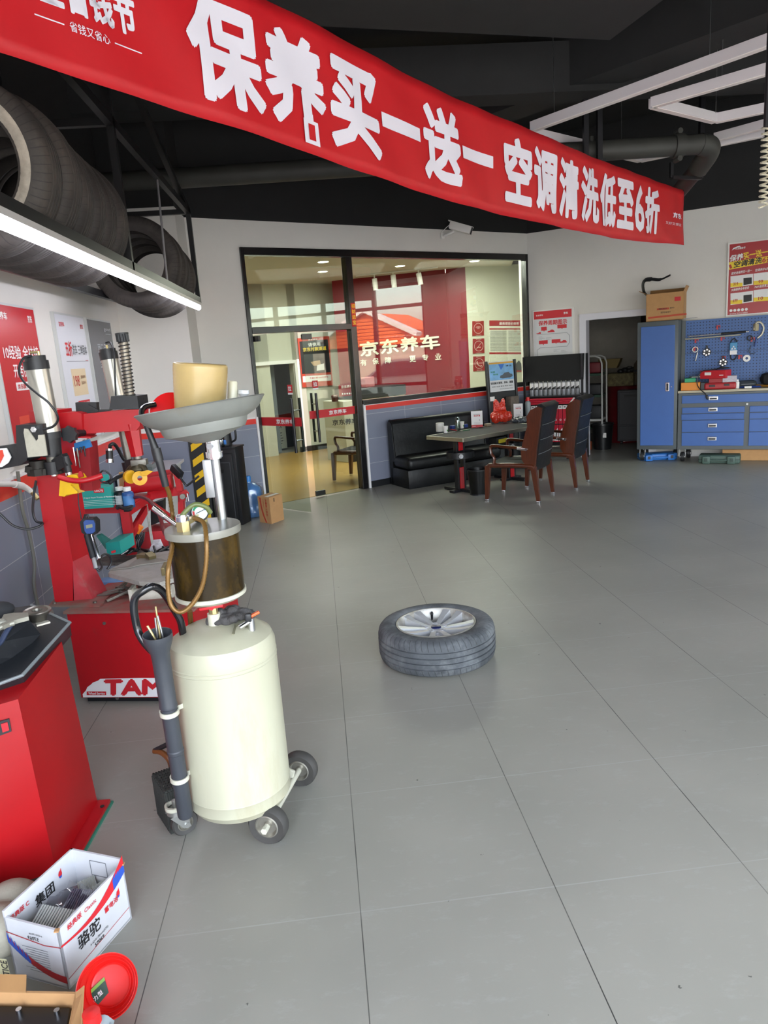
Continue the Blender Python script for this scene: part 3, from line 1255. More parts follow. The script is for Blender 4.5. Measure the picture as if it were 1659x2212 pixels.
# rack: black steel frame on the left wall
RK = mat('rack paint', '121214', .4)
rk = thing('tyre_rack', 'black steel wall rack carrying the row of old tyres', 'rack', (-1.4, 5, 2.2))
XF, XB, Z0, Z1, YA, YB = -1.0, -1.56, 2.215, 2.97, 2.4, 6.90
for (x, z) in ((XF, Z0), (XB, Z0), (XF, Z1), (XB, Z1)):
    MB().bar((x, YA, z), (x, YB, z), .04, .05).build('rail', RK, rk, 0)
for y in (YB, 4.42):
    for x in (XF, XB):
        MB().bar((x, y, Z0 - .025), (x, y, Z1 if y == YB else 3.9), .04, .04, (0, 1, 0)).build('post', RK, rk, 0)
    for z in (Z0, Z1):
        MB().bar((XB, y, z), (XF, y, z), .04, .04).build('cross_bar', RK, rk, 0)
MB().bar((XF, YB, Z1), (-1.0, 4.42, 3.6), .04, .05).build('brace', RK, rk, 0)
MB().tube([(XF, 5.62, Z1), (-1.02, 5.60, Z0)], .008, 6).build('tie_rod', mat('rod grey', '77777a', .4, .6), rk)
MB().bar((-1.0, 4.42, 3.6), (-1.0, 2.6, 4.2), .04, .05).build('brace', RK, rk, 0)
# LED tube under the front rail
t = thing('tube_light', 'long glowing white tube light fixed under the front rail of the tyre rack', 'light', (XF, 5, Z0 - .05))
MB().box((XF, (YA + 6.86) / 2, Z0 - .038), (.05, 6.86 - YA, .026)).build('housing', mat('lamp housing', 'b9b6b4', .4), t, 0)
for k in range(4):
    y0 = YA + (6.86 - YA) * k / 4
    y1 = YA + (6.86 - YA) * (k + 1) / 4 - .02
    m = MB().cyl((XF, y0, Z0 - .068), (XF, y1, Z0 - .068), .022, seg=12)
    m.build('tube', mat('lit tube', 'f4f4ff', .3, emit=9), t)

# tyre row, axis along the rack
XC = -1.28
spec = [(3.17, .335, .225, 'worn tyre with a pale chalky sidewall at the near end of the rack row'),
        (3.40, .345, .22, 'large old tyre next to the pale-edged one in the rack'),
        (3.62, .335, .20, 'old tyre in the middle of the tight near row on the rack'),
        (3.83, .33, .20, 'old tyre third from the gap in the near row on the rack'),
        (4.04, .33, .20, 'old tyre second from the gap in the near row on the rack'),
        (4.25, .33, .20, 'old tyre at the gap end of the near row with notched shoulder'),
        (5.90, .335, .195, 'old tyre facing the gap on the rack, its open hole showing'),
        (6.11, .33, .19, 'old tyre just behind the one whose hole faces the gap'),
        (6.32, .325, .185, 'old tyre second from the far end of the rack row'),
        (6.53, .325, .18, 'old tyre at the far end of the rack, hanging lowest')]
for k, (y, R_, wd, lb) in enumerate(spec):
    t = tyre(R_, wd, R_ - .115)
    zc = Z0 + .02 + sqrt((R_ + .015) ** 2 - .28 ** 2) + (0 if k < 9 else -.03)
    t.matrix_world = Matrix.Translation((XC + .005 * sin(k * 3) , y, zc - (.015 if k > 5 else 0))) @ Matrix.Rotation(radians(90), 4, 'X') @ Matrix.Rotation(k * .7, 4, 'Z')
    tag(t, lb, 'tyre', 'old tyres on the wall rack')
    if k == 0:
        MB().lathe([(R_ - .112, wd / 2 * .8), (R_ - .085, wd / 2 * .985), (R_ - .07, wd / 2 * 1.012), (R_ - .06, wd / 2 * 1.0), (R_ - .075, wd / 2 * .97)], seg=64, close=True).build('pale_sidewall_edge', mat('chalky rubber', 'a39a8e', .85, noise=.35, nscale=14), t, 40, True, label='chalky pale sidewall edge')
# ------------------------------------------------------------------ wheel lying on the floor
wc = V3((.525, 3.655, 0))
wh = thing('car_wheel', 'alloy car wheel with grey tyre lying flat on the tiled floor', 'wheel', wc, .9)
WM = wm(wh)


def wl(x, y, z):
    return WM @ V3((x, y, z))


HZ = .1025
P_ = [(r, z) for r, z in tyre_profile(.318, .205, .207, (-.045, -.015, .015, .045))]
P_ = [(r, z) if abs(z) < .0761 or r < .2 else None for r, z in P_]
tr0 = [q for q in P_[:P_.index(None)]] if None in P_ else P_
sw = [(.300, .088), (.283, .0955), (.262, .0995), (.240, .0985), (.224, .0945), (.2165, .089), (.212, .080), (.225, .07), (.27, .075), (.295, .06)]
ty = MB().lathe(tr0 + sw + [(r, -z) for r, z in sw[::-1]], seg=96, close=True).build('tyre', TYM2, wh, 40, True)
ty.location = (0, 0, HZ)
RIMM = mat('alloy', 'c0c2c4', .3, .35, noise=.1, nscale=12, dirt='a3967a', dscale=9, dlow=.6, dhigh=.85)
m = MB()
m.lathe([(.217, .084), (.216, .094), (.208, .095), (.201, .082), (.190, .03), (.18, -.03), (.183, -.08), (.2, -.09), (.205, -.085), (.19, -.075), (.187, -.03), (.199, .03), (.211, .075)], seg=72, close=True)
rm = m.build('rim', mat('alloy barrel', 'a3a19a', .35, .3, noise=.2, nscale=8, dirt='5a4c34', dscale=5), wh, 40, True)
rm.location = (0, 0, HZ)
m = MB()
for k in range(5):
    for s in (-1, 1):
        a = 2 * pi * k / 5 + s * .20
        d = V3((cos(a), sin(a), 0))
        tg = V3((-sin(a), cos(a), 0))
        a0 = 2 * pi * k / 5 + s * .34
        d0 = V3((cos(a0), sin(a0), 0))
        t0 = V3((-sin(a0), cos(a0), 0))
        loops = []
        for rr, wd, zt, zb in ((.035, .018, .058, .02), (.09, .018, .066, .028), (.15, .022, .076, .036), (.206, .031, .090, .045)):
            f = (rr - .035) / .17
            dd_ = d0.lerp(d, f).normalized()
            tt = t0.lerp(tg, f).normalized()
            c = dd_ * rr
            loops.append([c + tt * wd * .7 + ZU * zt, c - tt * wd * .7 + ZU * zt, c - tt * wd + ZU * zb, c + tt * wd + ZU * zb])
        m.loft(loops)
    # ledge between the two spokes of a pair
    a = 2 * pi * k / 5
    d = V3((cos(a), sin(a), 0))
    tg = V3((-sin(a), cos(a), 0))
    m.loft([[d * rr + tg * q + ZU * z for q, z in ((wd, zt), (-wd, zt), (-wd, zt - .02), (wd, zt - .02))] for rr, wd, zt in ((.05, .012, .045), (.12, .017, .05), (.185, .03, .05))])
m.lathe([(.0, .062), (.045, .062), (.062, .054), (.066, .03), (.06, -.0), (.0, -.0)], seg=32)
o = m.build('spokes', RIMM, wh, 30, True)
o.location = (0, 0, HZ)
for k in range(5):
    a = 2 * pi * (k + .5) / 5
    o = MB().lathe([(.0155, .04), (.0145, .0645), (.012, .063), (.0, .048)], (.05 * cos(a), .05 * sin(a), 0), seg=16).build('lug_seat', RIMM, wh, 40, True)
    o.location = (0, 0, HZ)
m = MB()
m.lathe([(.0, .068), (.020, .068), (.028, .065), (.029, .058)], seg=28)
o = m.build('hub_cap', mat('hub blue', '1c2350', .25), wh, 40, True)
o.location = (0, 0, HZ)
m = MB().lathe([(.0, .0), (.17, .0), (.185, .02)], (0, 0, -.075), seg=48)
o = m.build('brake_side', mat('dark inside', '1d1a18', .8), wh, 40, True)
o.location = (0, 0, HZ)
an = radians(88) - .9
p = V3((cos(an), sin(an), 0))
m = MB().cyl(p * .190 + ZU * .035, p * .180 + ZU * .075, .0055, .0075, 10).cyl(p * .181 + ZU * .07, p * .179 + ZU * .083, .009, .006, 10)
o = m.build('valve_stem', BLKP, wh, 40, True)
o.location = (0, 0, HZ)

# ------------------------------------------------------------------ waste-oil drainer
CREAM = mat('cream enamel', 'b5b39c', .34, noise=.06, nscale=5, dirt='948055', dscale=4, dlow=.55, dhigh=.95, stretch=(1, 1, .25))
CREAM2 = mat('cream band', 'c4c2b0', .4)
TC = V3((-.405, 2.375, 0))
dr = thing('oil_drainer', 'cream mobile waste-oil drainer with brown glass drum and funnel pan on wheels', 'oil drainer', TC)


def at_h(p, z):
    return V3((p.x, p.y, z))


RT = .182
m = MB()
prof = [(.0, .095), (.12, .098), (.165, .112), (RT, .138), (RT, .176), (RT + .0015, .179), (RT, .182), (RT, .648), (RT + .002, .651), (RT, .654), (RT, .66), (RT + .002, .663), (RT, .666), (RT, .70), (.172, .728), (.13, .757), (.07, .772), (.0, .778)]
m.lathe(prof, TC, seg=64)
m.build('tank', CREAM, dr, 30)
# rating plate and drain tap on the dome
pl = fz(516, 1362, .752)
def domez(p):
    r_ = sqrt((p.x - TC.x) ** 2 + (p.y - TC.y) ** 2)
    T = [(0, .778), (.07, .772), (.13, .757), (.172, .728), (RT, .70)]
    for (a, za), (b, zb) in zip(T, T[1:]):
        if r_ <= b:
            return za + (zb - za) * (r_ - a) / (b - a)
    return .7


def dome(x, y, off=.0):
    z = .75
    for _ in range(12):
        z = domez(fz(x, y, z)) + off
    return fz(x, y, z)


q = [dome(x, y, .001) for x, y in ((507, 1350), (534, 1352), (525, 1374), (501, 1371))]
MB().prism([p for p in q], (0, 0, .003)).build('rating_plate', mat('worn plate', '8a8872', .5, .4), dr, 0)
tp = dome(544, 1362, -.004)
tap = MB().cyl(tp, tp + V3((0, 0, .045)), .012, seg=12).cyl(tp + V3((.0, 0, .035)), tp + V3((-.035, -.045, .03)), .008, seg=10).build('relief_tap', CHROME, dr)
MB().bar(tp + V3((0, 0, .05)), tp + V3((.03, .012, .06)), .014, .01, bev=.003).build('tap_lever', mat('tap orange', 'e0602c', .4), tap)
MB().box(tp + V3((-.006, -.006, .05)), (.022, .022, .03), .005).build('tap_knob', BLKP, tap)
# neck with valve, drum above
DC = V3((-.418, 2.365, 0))
m = MB().cyl(at_h(DC, .76), at_h(DC, .815), .022, seg=16)
m.build('neck', CREAM2, dr)
m = MB().cyl(at_h(DC, .80), at_h(DC, .86), .016, seg=8)
vv = m.build('brass_valve', BRASS, dr)
p = at_h(DC, .843) + V3((0, -.03, 0))
MB().bar(p + V3((-.04, 0, 0)), p + V3((.04, 0, .006)), .012, .01, bev=.003).cyl(p + V3((0, .02, 0)), p, .008).build('red_tap', REDB, vv)
DR = .114
ZD0, ZD1 = .884, 1.108
m = MB().lathe([(.0, ZD0 - .012), (.10, ZD0 - .012), (DR + .004, ZD0), (DR + .004, ZD0 + .012), (DR - .004, ZD0 + .014), (.0, ZD0 + .014)], DC, seg=56)
m.build('drum_base', CREAM2, dr)


def drum_mat():
    m = mat('oily glass', '2c210d', .2, noise=.4, nscale=4, dirt='6b5016', dscale=9, dlow=.52, dhigh=1.0, coat=.0, spec=.2, stretch=(1, 1, .6))
    return m


m = MB().lathe([(DR - .006, ZD0 + .012), (DR, ZD0 + .012), (DR, ZD1), (DR - .006, ZD1)], DC, seg=64)
m.build('glass_drum', drum_mat(), dr)
LIDM = mat('cloudy lid', '86847a', .3, noise=.1, nscale=6)
m = MB().lathe([(.0, ZD1 + .012), (.095, ZD1 + .014), (DR + .008, ZD1 + .012), (DR + .01, ZD1 + .004), (DR + .009, ZD1 - .012), (DR, ZD1 - .014), (.0, ZD1 - .012)], DC, seg=64)
m.build('drum_lid', LIDM, dr)
zl_ = ZD1 + .012
# brass block, vacuum gauge, couplings on the lid
bp_ = fz(398, 1148, zl_)
m = MB().cyl(bp_, bp_ + ZU * .035, .023, seg=6)
blk = m.build('brass_block', BRASS, dr, 0)
MB().cyl(bp_ + ZU * .035, bp_ + ZU * .05, .021, seg=20).cyl(bp_ + ZU * .05, bp_ + ZU * .056, .017, seg=20).build('screw_cap', CHROME, blk)
g0 = fz(432, 1128, zl_)
MB().bar(bp_ + ZU * .024, g0 + ZU * .024, .016, .016).cyl(g0 + V3((.012, 0, 0)), g0 + V3((.012, 0, .04)), .014, seg=10).build('manifold', BRASS, blk, 0)
cl_ = bp_ + V3((-.02, .0, .022))
MB().cyl(cl_, cl_ + V3((-.045, .05, .022)), .007).cyl(cl_ + V3((-.045, .05, .022)), cl_ + V3((-.085, .09, .045)), .010, seg=12).build('air_coupling', CHROME, blk)
gc = at(431, 1107, g0.y - .01)
gn = (CAMP - gc).normalized()
gn = V3((gn.x + .1, gn.y, gn.z + .2)).normalized()
m = MB().cyl(gc - gn * .02, gc + gn * .006, .031, seg=28)
gg = m.build('vacuum_gauge', BLKP, dr)
MB().cyl(gc + gn * .0062, gc + gn * .0075, .026, seg=28).build('gauge_dial', mat('dial', 'e4efef', .3), gg)
gx, gy, _ = frame(gn)
for (a0, a1, nm, cc) in ((20, 110, 'dial_green', '1e8a5a'), (112, 170, 'dial_blue', '2a6ab0'), (-20, 15, 'dial_red', 'c03030')):
    vs = []
    ks = 8
    up = (ZU - gn * gn.z).normalized()
    rt = up.cross(gn)
    for k in range(ks + 1):
        a = radians(180 - (a0 + (a1 - a0) * k / ks))
        for r_ in (.017, .024):
            vs.append(gc + gn * .0082 + rt * (r_ * cos(a)) + up * (r_ * sin(a)))
    MB().add(vs, [(2 * k, 2 * k + 1, 2 * k + 3, 2 * k + 2) for k in range(ks)]).build(nm, mat(nm, cc, .4), gg, 0)
MB().bar(gc + gn * .009 - rt * .012 - up * .004, gc + gn * .009 + rt * .016 + up * .006, .002, .001, gn).build('needle', BLKT, gg, 0)
# mast, clamp and pan
mb0, mb1 = fz(480, 1122, zl_), None
MTX = V3((mb0.x, mb0.y, 0))
m = MB().cyl(at_h(MTX, ZD1), at_h(MTX, 1.36), .0155, seg=16)
m.build('mast', STEEL, dr)
zc = 1.36
cy = MTX
m = MB().cyl(at_h(cy, 1.33), at_h(cy, 1.425), .024, seg=20).cyl(at_h(cy, 1.335), at_h(cy, 1.352), .029, seg=20).cyl(at_h(cy, 1.405), at_h(cy, 1.425), .029, seg=20)
mm = m.build('mast_clamp', CHROME, dr)
p = at_h(cy, 1.375)
MB().cyl(p, p + V3((-.008, -.034, 0)), .011, seg=6).build('clamp_bolt', STEEL, mm)
MB().box(at_h(cy, 1.265) + V3((-.026, -.012, 0)), (.03, .012, .13), .004).build('clamp_lever', mat('grey lever', '9a9a9c', .4, .5), mm)
# funnel pan: tilted
PANM = mat('grey pan plastic', '7f817c', .5, noise=.1, nscale=6, dirt='7a766a', dscale=7)
L_, R_ = at(291, 903, 2.40), at(570, 852, 2.46)
pc = (L_ + R_) / 2
px_ = (R_ - L_).normalized()
pn = px_.cross(V3((0, 1, 0))).normalized()
pn = (pn + V3((0, .045, 0))).normalized()
rw = (R_ - L_).length / 2
k = rw / .25
m = MB()
po = [(.0, -.142), (.05, -.14), (.075, -.128), (.12, -.112), (.155, -.102), (.165, -.085), (.17, -.065), (.20, -.052), (.222, -.036), (.245, -.006), (.25, .0)]
pi_ = [(.253, .002), (.248, .006), (.240, -.002), (.218, -.030), (.197, -.045), (.165, -.058), (.15, -.09), (.11, -.10), (.07, -.116), (.0, -.122)]
m.lathe([(r_ * k, z * k) for r_, z in po + pi_], pc, pn, seg=72)
pan = m.build('funnel_pan', PANM, dr, 40)
pb = pc - pn * .142 * k
MB().cyl(at_h(cy, 1.42), pb + pn * .01, .02, .026, 16).build('pan_socket', mat('socket plastic', '8e8e8a', .5), dr)

# carriage: axle, wheels, castor
TIRE = mat('small wheel rubber', '3f3d3a', .7, noise=.25, nscale=12)
HUB = mat('hub zinc', 'a7a49a', .35, .8, noise=.2)


def wheel(name, c, ax_, R_, wd, parent):
    ax_ = V3(ax_).normalized()
    h = wd / 2
    w_ = MB().lathe([(R_ * .58, -h * .8), (R_ * .9, -h), (R_, -h * .55), (R_, h * .55), (R_ * .9, h), (R_ * .58, h * .8)], c, ax_, 36, True).build(name, TIRE, parent)
    MB().lathe([(R_ * .6, -h * .85), (R_ * .6, h * .85), (R_ * .54, h * .9), (R_ * .45, h * .3), (R_ * .2, h * .25), (R_ * .18, h * .7), (0, h * .7), (0, -h * .7), (R_ * .18, -h * .7), (R_ * .2, -h * .25), (R_ * .45, -h * .3), (R_ * .54, -h * .9)], c, ax_, 32, True).build('hub', HUB, w_)
    return w_


w1 = V3((-.302, 2.25, .068))
w2 = V3((-.200, 2.575, .068))
axl = (w2 - w1).normalized()
wheel('wheel', w1 + ZU * .002, axl, .070, .048, dr)
wheel('wheel', w2 + ZU * .002, axl, .070, .048, dr)
MB().cyl(w1 - axl * .035 + ZU * .002, w2 + axl * .03 + ZU * .002, .011, seg=12).cyl(w1 - axl * .045 + ZU * .002, w1 - axl * .03 + ZU * .002, .012, seg=6).build('axle', CREAM2, dr)
side = V3((axl.y, -axl.x, 0))
for f in (.24, .78):
    p = w1.lerp(w2, f)
    q = p - side * .10
    MB().bar(p + ZU * .01, V3((q.x, q.y, .115)), .012, .06, bev=.004).build('axle_bracket', CREAM2, dr, 0)
cc = V3((-.612, 2.352, .048))
wheel('castor_wheel', cc, (.55, -.83, 0), .048, .03, dr)
kx = V3((.83, .55, 0))
m = MB()
for s in (-1, 1):
    o_ = V3((.55, -.83, 0)) * (.024 * s)
    m.prism([cc + o_ + kx * .015 - ZU * .012, cc + o_ - kx * .012 - ZU * .008, cc + o_ - kx * .055 + ZU * .05, cc + o_ + kx * .0 + ZU * .055], V3((.55, -.83, 0)) * .003)
m.cyl(cc - V3((.55, -.83, 0)) * .032, cc + V3((.55, -.83, 0)) * .032, .01, seg=10)
m.cyl(cc - kx * .026 + ZU * .05, cc - kx * .026 + ZU * .066, .03, seg=20).cyl(cc - kx * .026 + ZU * .06, cc - kx * .026 + ZU * .10, .008, seg=10)
m.build('castor_fork', mat('zinc', 'b2b2ae', .35, .85), dr, 30)
q = cc - kx * .026 + ZU * .075
m = MB().lathe([(.026, -.006), (.034, -.006), (.034, .008), (.026, .008)], q, (0, 0, 1), 28, True)
m.bar(q + V3((.03, 0, 0)), V3((TC.x - RT * .8, TC.y, .14)), .012, .05)
m.build('castor_bracket', CREAM2, dr, 30)
# black suction-probe holder strapped to the tank
a_, b_ = at(342, 1385, 2.19), at(401, 1762, 2.25)
dn = (b_ - a_).normalized()
PIPEB = mat('charcoal tube', '3b3e44', .45, noise=.1)
m = MB()
L0 = (b_ - a_).length
m.lathe([(.0, -L0), (.024, -L0), (.026, -L0 + .006), (.026, -L0 * .62), (.028, -L0 * .615), (.028, -L0 * .60), (.026, -L0 * .595), (.026, -L0 * .36), (.029, -L0 * .355), (.029, -L0 * .34), (.0275, -L0 * .335), (.0285, -L0 * .1), (.030, -L0 * .06), (.044, -.0), (.046, .012), (.046, .026), (.043, .026), (.038, .0), (.024, -.05), (.0, -.06)], a_, -dn, 32)
m.build('probe_tube', PIPEB, dr, 30)
for f in (.385, .765):
    p = a_ + dn * (L0 * f)
    mm = MB().lathe([(.0275, -.008), (.0315, -.008), (.0315, .008), (.0275, .008)], p, dn, 28, True)
    tt = V3((TC.x, TC.y, p.z)) - p
    mm.bar(p + tt.normalized() * .028, p + tt.normalized() * (tt.length - RT + .01), .004, .016)
    mm.build('tube_clip', CREAM2, dr, 30)
for k, (x0, y0, x1, y1, r_, c) in enumerate(((346, 1378, 336, 1310, .0032, BRASS), (352, 1378, 340, 1330, .004, STEEL), (336, 1382, 318, 1352, .004, BRASS), (340, 1378, 335, 1335, .003, STEEL))):
    MB().cyl(at(x0, y0, 2.19), at(x1, y1, 2.19), r_, seg=8).build('suction_probe', c, dr)
# black push handle behind the tube
pts = [at(305, 1378, 2.24), at(296, 1355, 2.25), at(289, 1315, 2.25), at(293, 1290, 2.25), at(310, 1276, 2.25), at(328, 1267, 2.26), at(345, 1273, 2.28), at(360, 1290, 2.30), at(378, 1320, 2.33), at(390, 1342, 2.34), at(396, 1372, 2.35)]
pts = [at(345, 1420, 2.225), at(322, 1400, 2.235)] + pts + [at(402, 1400, 2.35)]
MB().tube(spline(pts, 6), .0125, 12).build('push_handle', mat('black gloss tube', '17181b', .2, coat=.4), dr)

# suction hose: steel-wound brown hose from the lid, hanging in a loop
HOSE = mat('brown spiral hose', '7a5a2c', .35, .35)


def ribbed(pts, r, pitch=.0085, name='suction_hose', mt=None, parent=None):
    P = spline(pts, 14)
    Q = [P[0]]
    for p in P[1:]:
        n_ = max(1, int((p - Q[-1]).length / (pitch / 2)))
        s0 = Q[-1]
        for k in range(1, n_ + 1):
            Q.append(s0.lerp(p, k / n_))
    rs = [r * (1.08 if k % 2 else .9) for k in range(len(Q))]
    return MB().tube(Q, rs, 9).build(name, mt or HOSE, parent, 60)


hp_ = [at(444, 1093, 2.31), at(424, 1098, 2.29), at(404, 1118, 2.27)]
hose = thing('suction_hose', 'brown steel-wound suction hose looped around the brown drum, ending in a black wand', 'hose', at(440, 1200, 2.22))
ribbed([at(418, 1118, 2.30), at(440, 1130, 2.27), at(446, 1170, 2.225), at(445, 1220, 2.215), at(436, 1268, 2.215), at(415, 1305, 2.21), at(390, 1322, 2.205), at(370, 1308, 2.205), at(363, 1270, 2.21), at(364, 1225, 2.22), at(372, 1180, 2.28), at(373, 1120, 2.46), at(366, 1070, 2.44), at(358, 1048, 2.42)], .0075, parent=hose, name='hose_loop')
MB().tube([at(358, 1050, 2.42), at(345, 1000, 2.41), at(338, 978, 2.41), at(330, 955, 2.41), at(316, 918, 2.40)], [.012, .013, .0145, .011, .010], 12).build('wand_grip', BLKP, hose)
MB().cyl(at(343, 995, 2.41), at(336, 968, 2.41), .016, seg=14).build('wand_collar', BLKP, hose)
MB().tube(spline([at(316, 920, 2.40), at(306, 895, 2.41), at(312, 880, 2.43), at(335, 874, 2.46)], 5), .0095, 10).build('wand_hook', mat('black gloss tube', '17181b', .2), hose)
t = MB().tube(spline([at(385, 1130, 2.30), at(398, 1108, 2.30), at(420, 1090, 2.31), at(444, 1095, 2.32), at(455, 1108, 2.33)], 8), .008, 10)
o = t.build('sight_hose', mat('green hose', '5f6a3c', .4), dr, 60)
MB().tube(spline([at(410, 1320, 2.45), at(412, 1345, 2.47), at(413, 1380, 2.5)], 5), .0095, 9).build('drain_hose', HOSE, dr)

# things on and in the pan
zb_ = pc - pn * .09 * k
A_, B_ = at(417, 884, 2.44), at(436, 790, 2.44)
u = (B_ - A_).normalized()
m = MB()
h_ = (at(436, 790, 2.44) - at(434, 905, 2.44)).length
base = at(432, 905, 2.44)
top_ = at(433, 785, 2.44)
u = (top_ - base).normalized()
hh = (top_ - base).length
m.lathe([(.0, hh), (.082, hh), (.0865, hh - .004), (.087, hh - .012)] + [(.087 + .0007 * (q % 2) + (.080 - .087) * q / 24, hh - .02 - (hh - .03) * q / 24) for q in range(25)] + [(.0, .0)], base, u, 40)
jug = m.build('measuring_beaker', mat('amber plastic', 'b99f68', .3, noise=.1, nscale=8), None, 50)
tag(jug, 'yellowed plastic measuring beaker standing upside down in the grey funnel pan', 'beaker')
lidc = at(373, 895, 2.50)
m = MB().lathe([(.0, .0), (.07, .0), (.074, .003), (.074, .009), (.07, .010), (.0, .006)], lidc, (CAMP - lidc).normalized() + V3((.2, 0, .3)), 48)
tag(m.build('lid', mat('red lid', 'e00c14', .35)), 'round red plastic lid leaning in the left of the grey funnel pan', 'lid')
p = at(501, 860, 2.5)
tag(MB().lathe([(.0, .07), (.012, .07), (.016, .064), (.017, .0), (.0, -.01)], at(502, 868, 2.5), u, 18).build('clear_vial', mat('milky plastic', 'd8d4bc', .3)), 'small milky plastic vial standing at the right rim of the funnel pan', 'vial')
tag(MB().lathe([(.0, .012), (.018, .012), (.02, .0), (.0, -.02)], at(526, 850, 2.5), u, 18).build('bottle_cap', mat('clear cap', 'e2e4e6', .25)), 'flat pale cap beside the vial at the right rim of the funnel pan', 'cap')
# grey rag glove on the tank
m = MB()
gc_ = dome(498, 1340)
for k in range(26):
    a = k * 2.4
    r_ = .052 * sqrt((k + .5) / 26)
    m.ball(gc_ + V3((r_ * cos(a) * 1.35, r_ * sin(a) * .9, .012 + .02 * (1 - r_ / .05) + .008 * sin(k * 5))), (.02 + .008 * sin(k * 3), .017, .016 + .006 * cos(k * 2)), 10, 7)
for dx, dy in ((.085, .01), (.075, .035), (-.05, -.03)):
    m.tube([gc_ + V3((dx * .4, dy * .4, .02)), gc_ + V3((dx, dy, .008))], [.016, .012], 10)
g = m.build('work_glove', mat('grey rag', '4c4a4a', .9, noise=.3, nscale=40, bump=.5, bscale=120), None, 80)
tag(g, 'crumpled dirty grey work glove lying on top of the cream tank', 'glove')
rmsh = g.modifiers.new('merge', 'REMESH')
rmsh.mode = 'VOXEL'
rmsh.voxel_size = .0045

# grooved rubber block and stub of hose behind the drainer
PB = mat('grooved rubber', '343632', .8, noise=.25, nscale=15)
bt = thing('rubber_block', 'dark grooved rubber lifting block standing behind the oil drainer', 'block', fz(365, 1745, 0))
q0 = [fz(*c, .168) for c in ((328, 1673), (356, 1713), (410, 1690), (380, 1655))]
m = MB()
m.hull([V3((p.x, p.y, 0)) for p in q0], q0)
m.build('block_body', PB, bt, 0)
m = MB()
for k in range(9):
    f = (k + .5) / 9
    a = q0[0].lerp(q0[1], f)
    b_ = q0[3].lerp(q0[2], f)
    m.bar(a + ZU * .002, b_ + ZU * .002, .006, .005)
    a2 = q0[0].lerp(q0[3], f)
    b2 = q0[1].lerp(q0[2], f)
    m.bar(a2 + ZU * .002, b2 + ZU * .002, .006, .005)
n1_ = V3((q0[1].y - q0[0].y, -(q0[1].x - q0[0].x), 0)).normalized()
for k in range(12):
    f = (k + .5) / 12
    for (i, j) in ((0, 1), (1, 2)):
        a = q0[i].lerp(q0[j], f)
        nn = V3((q0[j].y - q0[i].y, -(q0[j].x - q0[i].x), 0)).normalized()
        m.bar(V3((a.x, a.y, .005)) - nn * .001, V3((a.x, a.y, .165)) - nn * .001, .006, .008, nn)
m.build('ribs', PB, bt, 0)
MB().tube(spline([at(333, 1622, 2.62), at(350, 1626, 2.6), at(366, 1642, 2.58), at(373, 1668, 2.57)], 6), .011, 10).build('hose_stub', mat('brown hose', '6a3d1c', .35), dr)
MB().tube([at(333, 1622, 2.62), at(366, 1606, 2.6)], .010, 8).build('hose_stub', BLKP, dr)
# ------------------------------------------------------------------ posters on the left wall
LP0, LN = V3((-1.812, 0, 0)), V3((1, 0, 0))


def wall_poster(label, y0, y1, z0, z1, panel, fw=.02, framem=None, group='framed posters on the left wall'):
    t = thing('wall_poster', label, 'poster', (-1.828, (y0 + y1) / 2, (z0 + z1) / 2), 0, group)
    m = MB()
    m.box((-1.827, y0 + fw / 2, (z0 + z1) / 2), (.024, fw, z1 - z0)).box((-1.827, y1 - fw / 2, (z0 + z1) / 2), (.024, fw, z1 - z0))
    m.box((-1.827, (y0 + y1) / 2, z1 - fw / 2), (.0235, y1 - y0 - .001, fw)).box((-1.827, (y0 + y1) / 2, z0 + fw / 2), (.0235, y1 - y0 - .001, fw))
    m.build('poster_frame', framem or mat('poster frame', 'c9cccc', .35, .3), t, 0)
    MB().box((-1.829, (y0 + y1) / 2, (z0 + z1) / 2), (.03, y1 - y0 - .03, z1 - z0 - .03)).build('poster_sheet', panel, t, 0)
    return t


def wtext(m, body, y0, y1, z0, z1, bold=.02, x=-1.8125):
    vs, fs, (bw, bh) = glyphs(body, 0)
    for k, (p, q) in enumerate(weights(bold)):
        m.add([V3((x + k * 1e-4, y0 + (y1 - y0) * (a + p) / bw, z0 + (z1 - z0) * (b + q) / bh)) for a, b in vs], fs)
    return m


def wrect(m, y0, y1, z0, z1, x=-1.8132):
    return m.quad((x, y0, z0), (x, y1, z0), (x, y1, z1), (x, y0, z1))


p1 = wall_poster('red framed poster with white lettering on the left wall, nearest the camera', 4.44, 5.12, 1.13, 2.085, mat('poster red', 'c01828', .3))
m = MB()
wtext(m, '京东', 4.98, 5.05, 1.985, 2.03, .03)
wtext(m, '养车', 4.56, 4.66, 1.985, 2.03, .03)
wtext(m, '10经验 全扶持', 4.52, 5.075, 1.755, 1.835, .02)
wtext(m, '开店快 收益稳', 4.62, 5.085, 1.645, 1.725, .02)
wtext(m, '京东养车', 4.82, 4.96, 1.372, 1.402, .03)
wrect(m, 4.62, 5.08, 1.565, 1.615)
wtext(m, '选择我们', 4.66, 4.85, 1.165, 1.195, .02)
m.build('white_lettering', WHP, p1, 0)
m = MB()
wtext(m, '京东旗下专业养车品牌', 4.64, 5.06, 1.575, 1.605, .02, -1.811)
m.build('red_lettering', REDB, p1, 0)
m = MB()
wrect(m, 4.58, 5.09, 1.365, 1.412, -1.8136)
m.build('orange_strip', mat('orange print', 'd84430', .4), p1, 0)
m = MB()
wrect(m, 4.585, 5.09, 1.265, 1.36)
m.build('dark_strip', mat('dark print', '4a2832', .4), p1, 0)
m = MB()
for k in range(4):
    wrect(m, 4.62 + k * .115, 4.70 + k * .115, 1.285, 1.345, -1.8125)
m.build('photo_tiles', GRYT, p1, 0)
p2 = wall_poster('white framed price poster reading 198 between the red and the dark grey poster', 5.485, 6.165, 1.13, 2.085, mat('poster white', 'd6d8e0', .3))
m = MB()
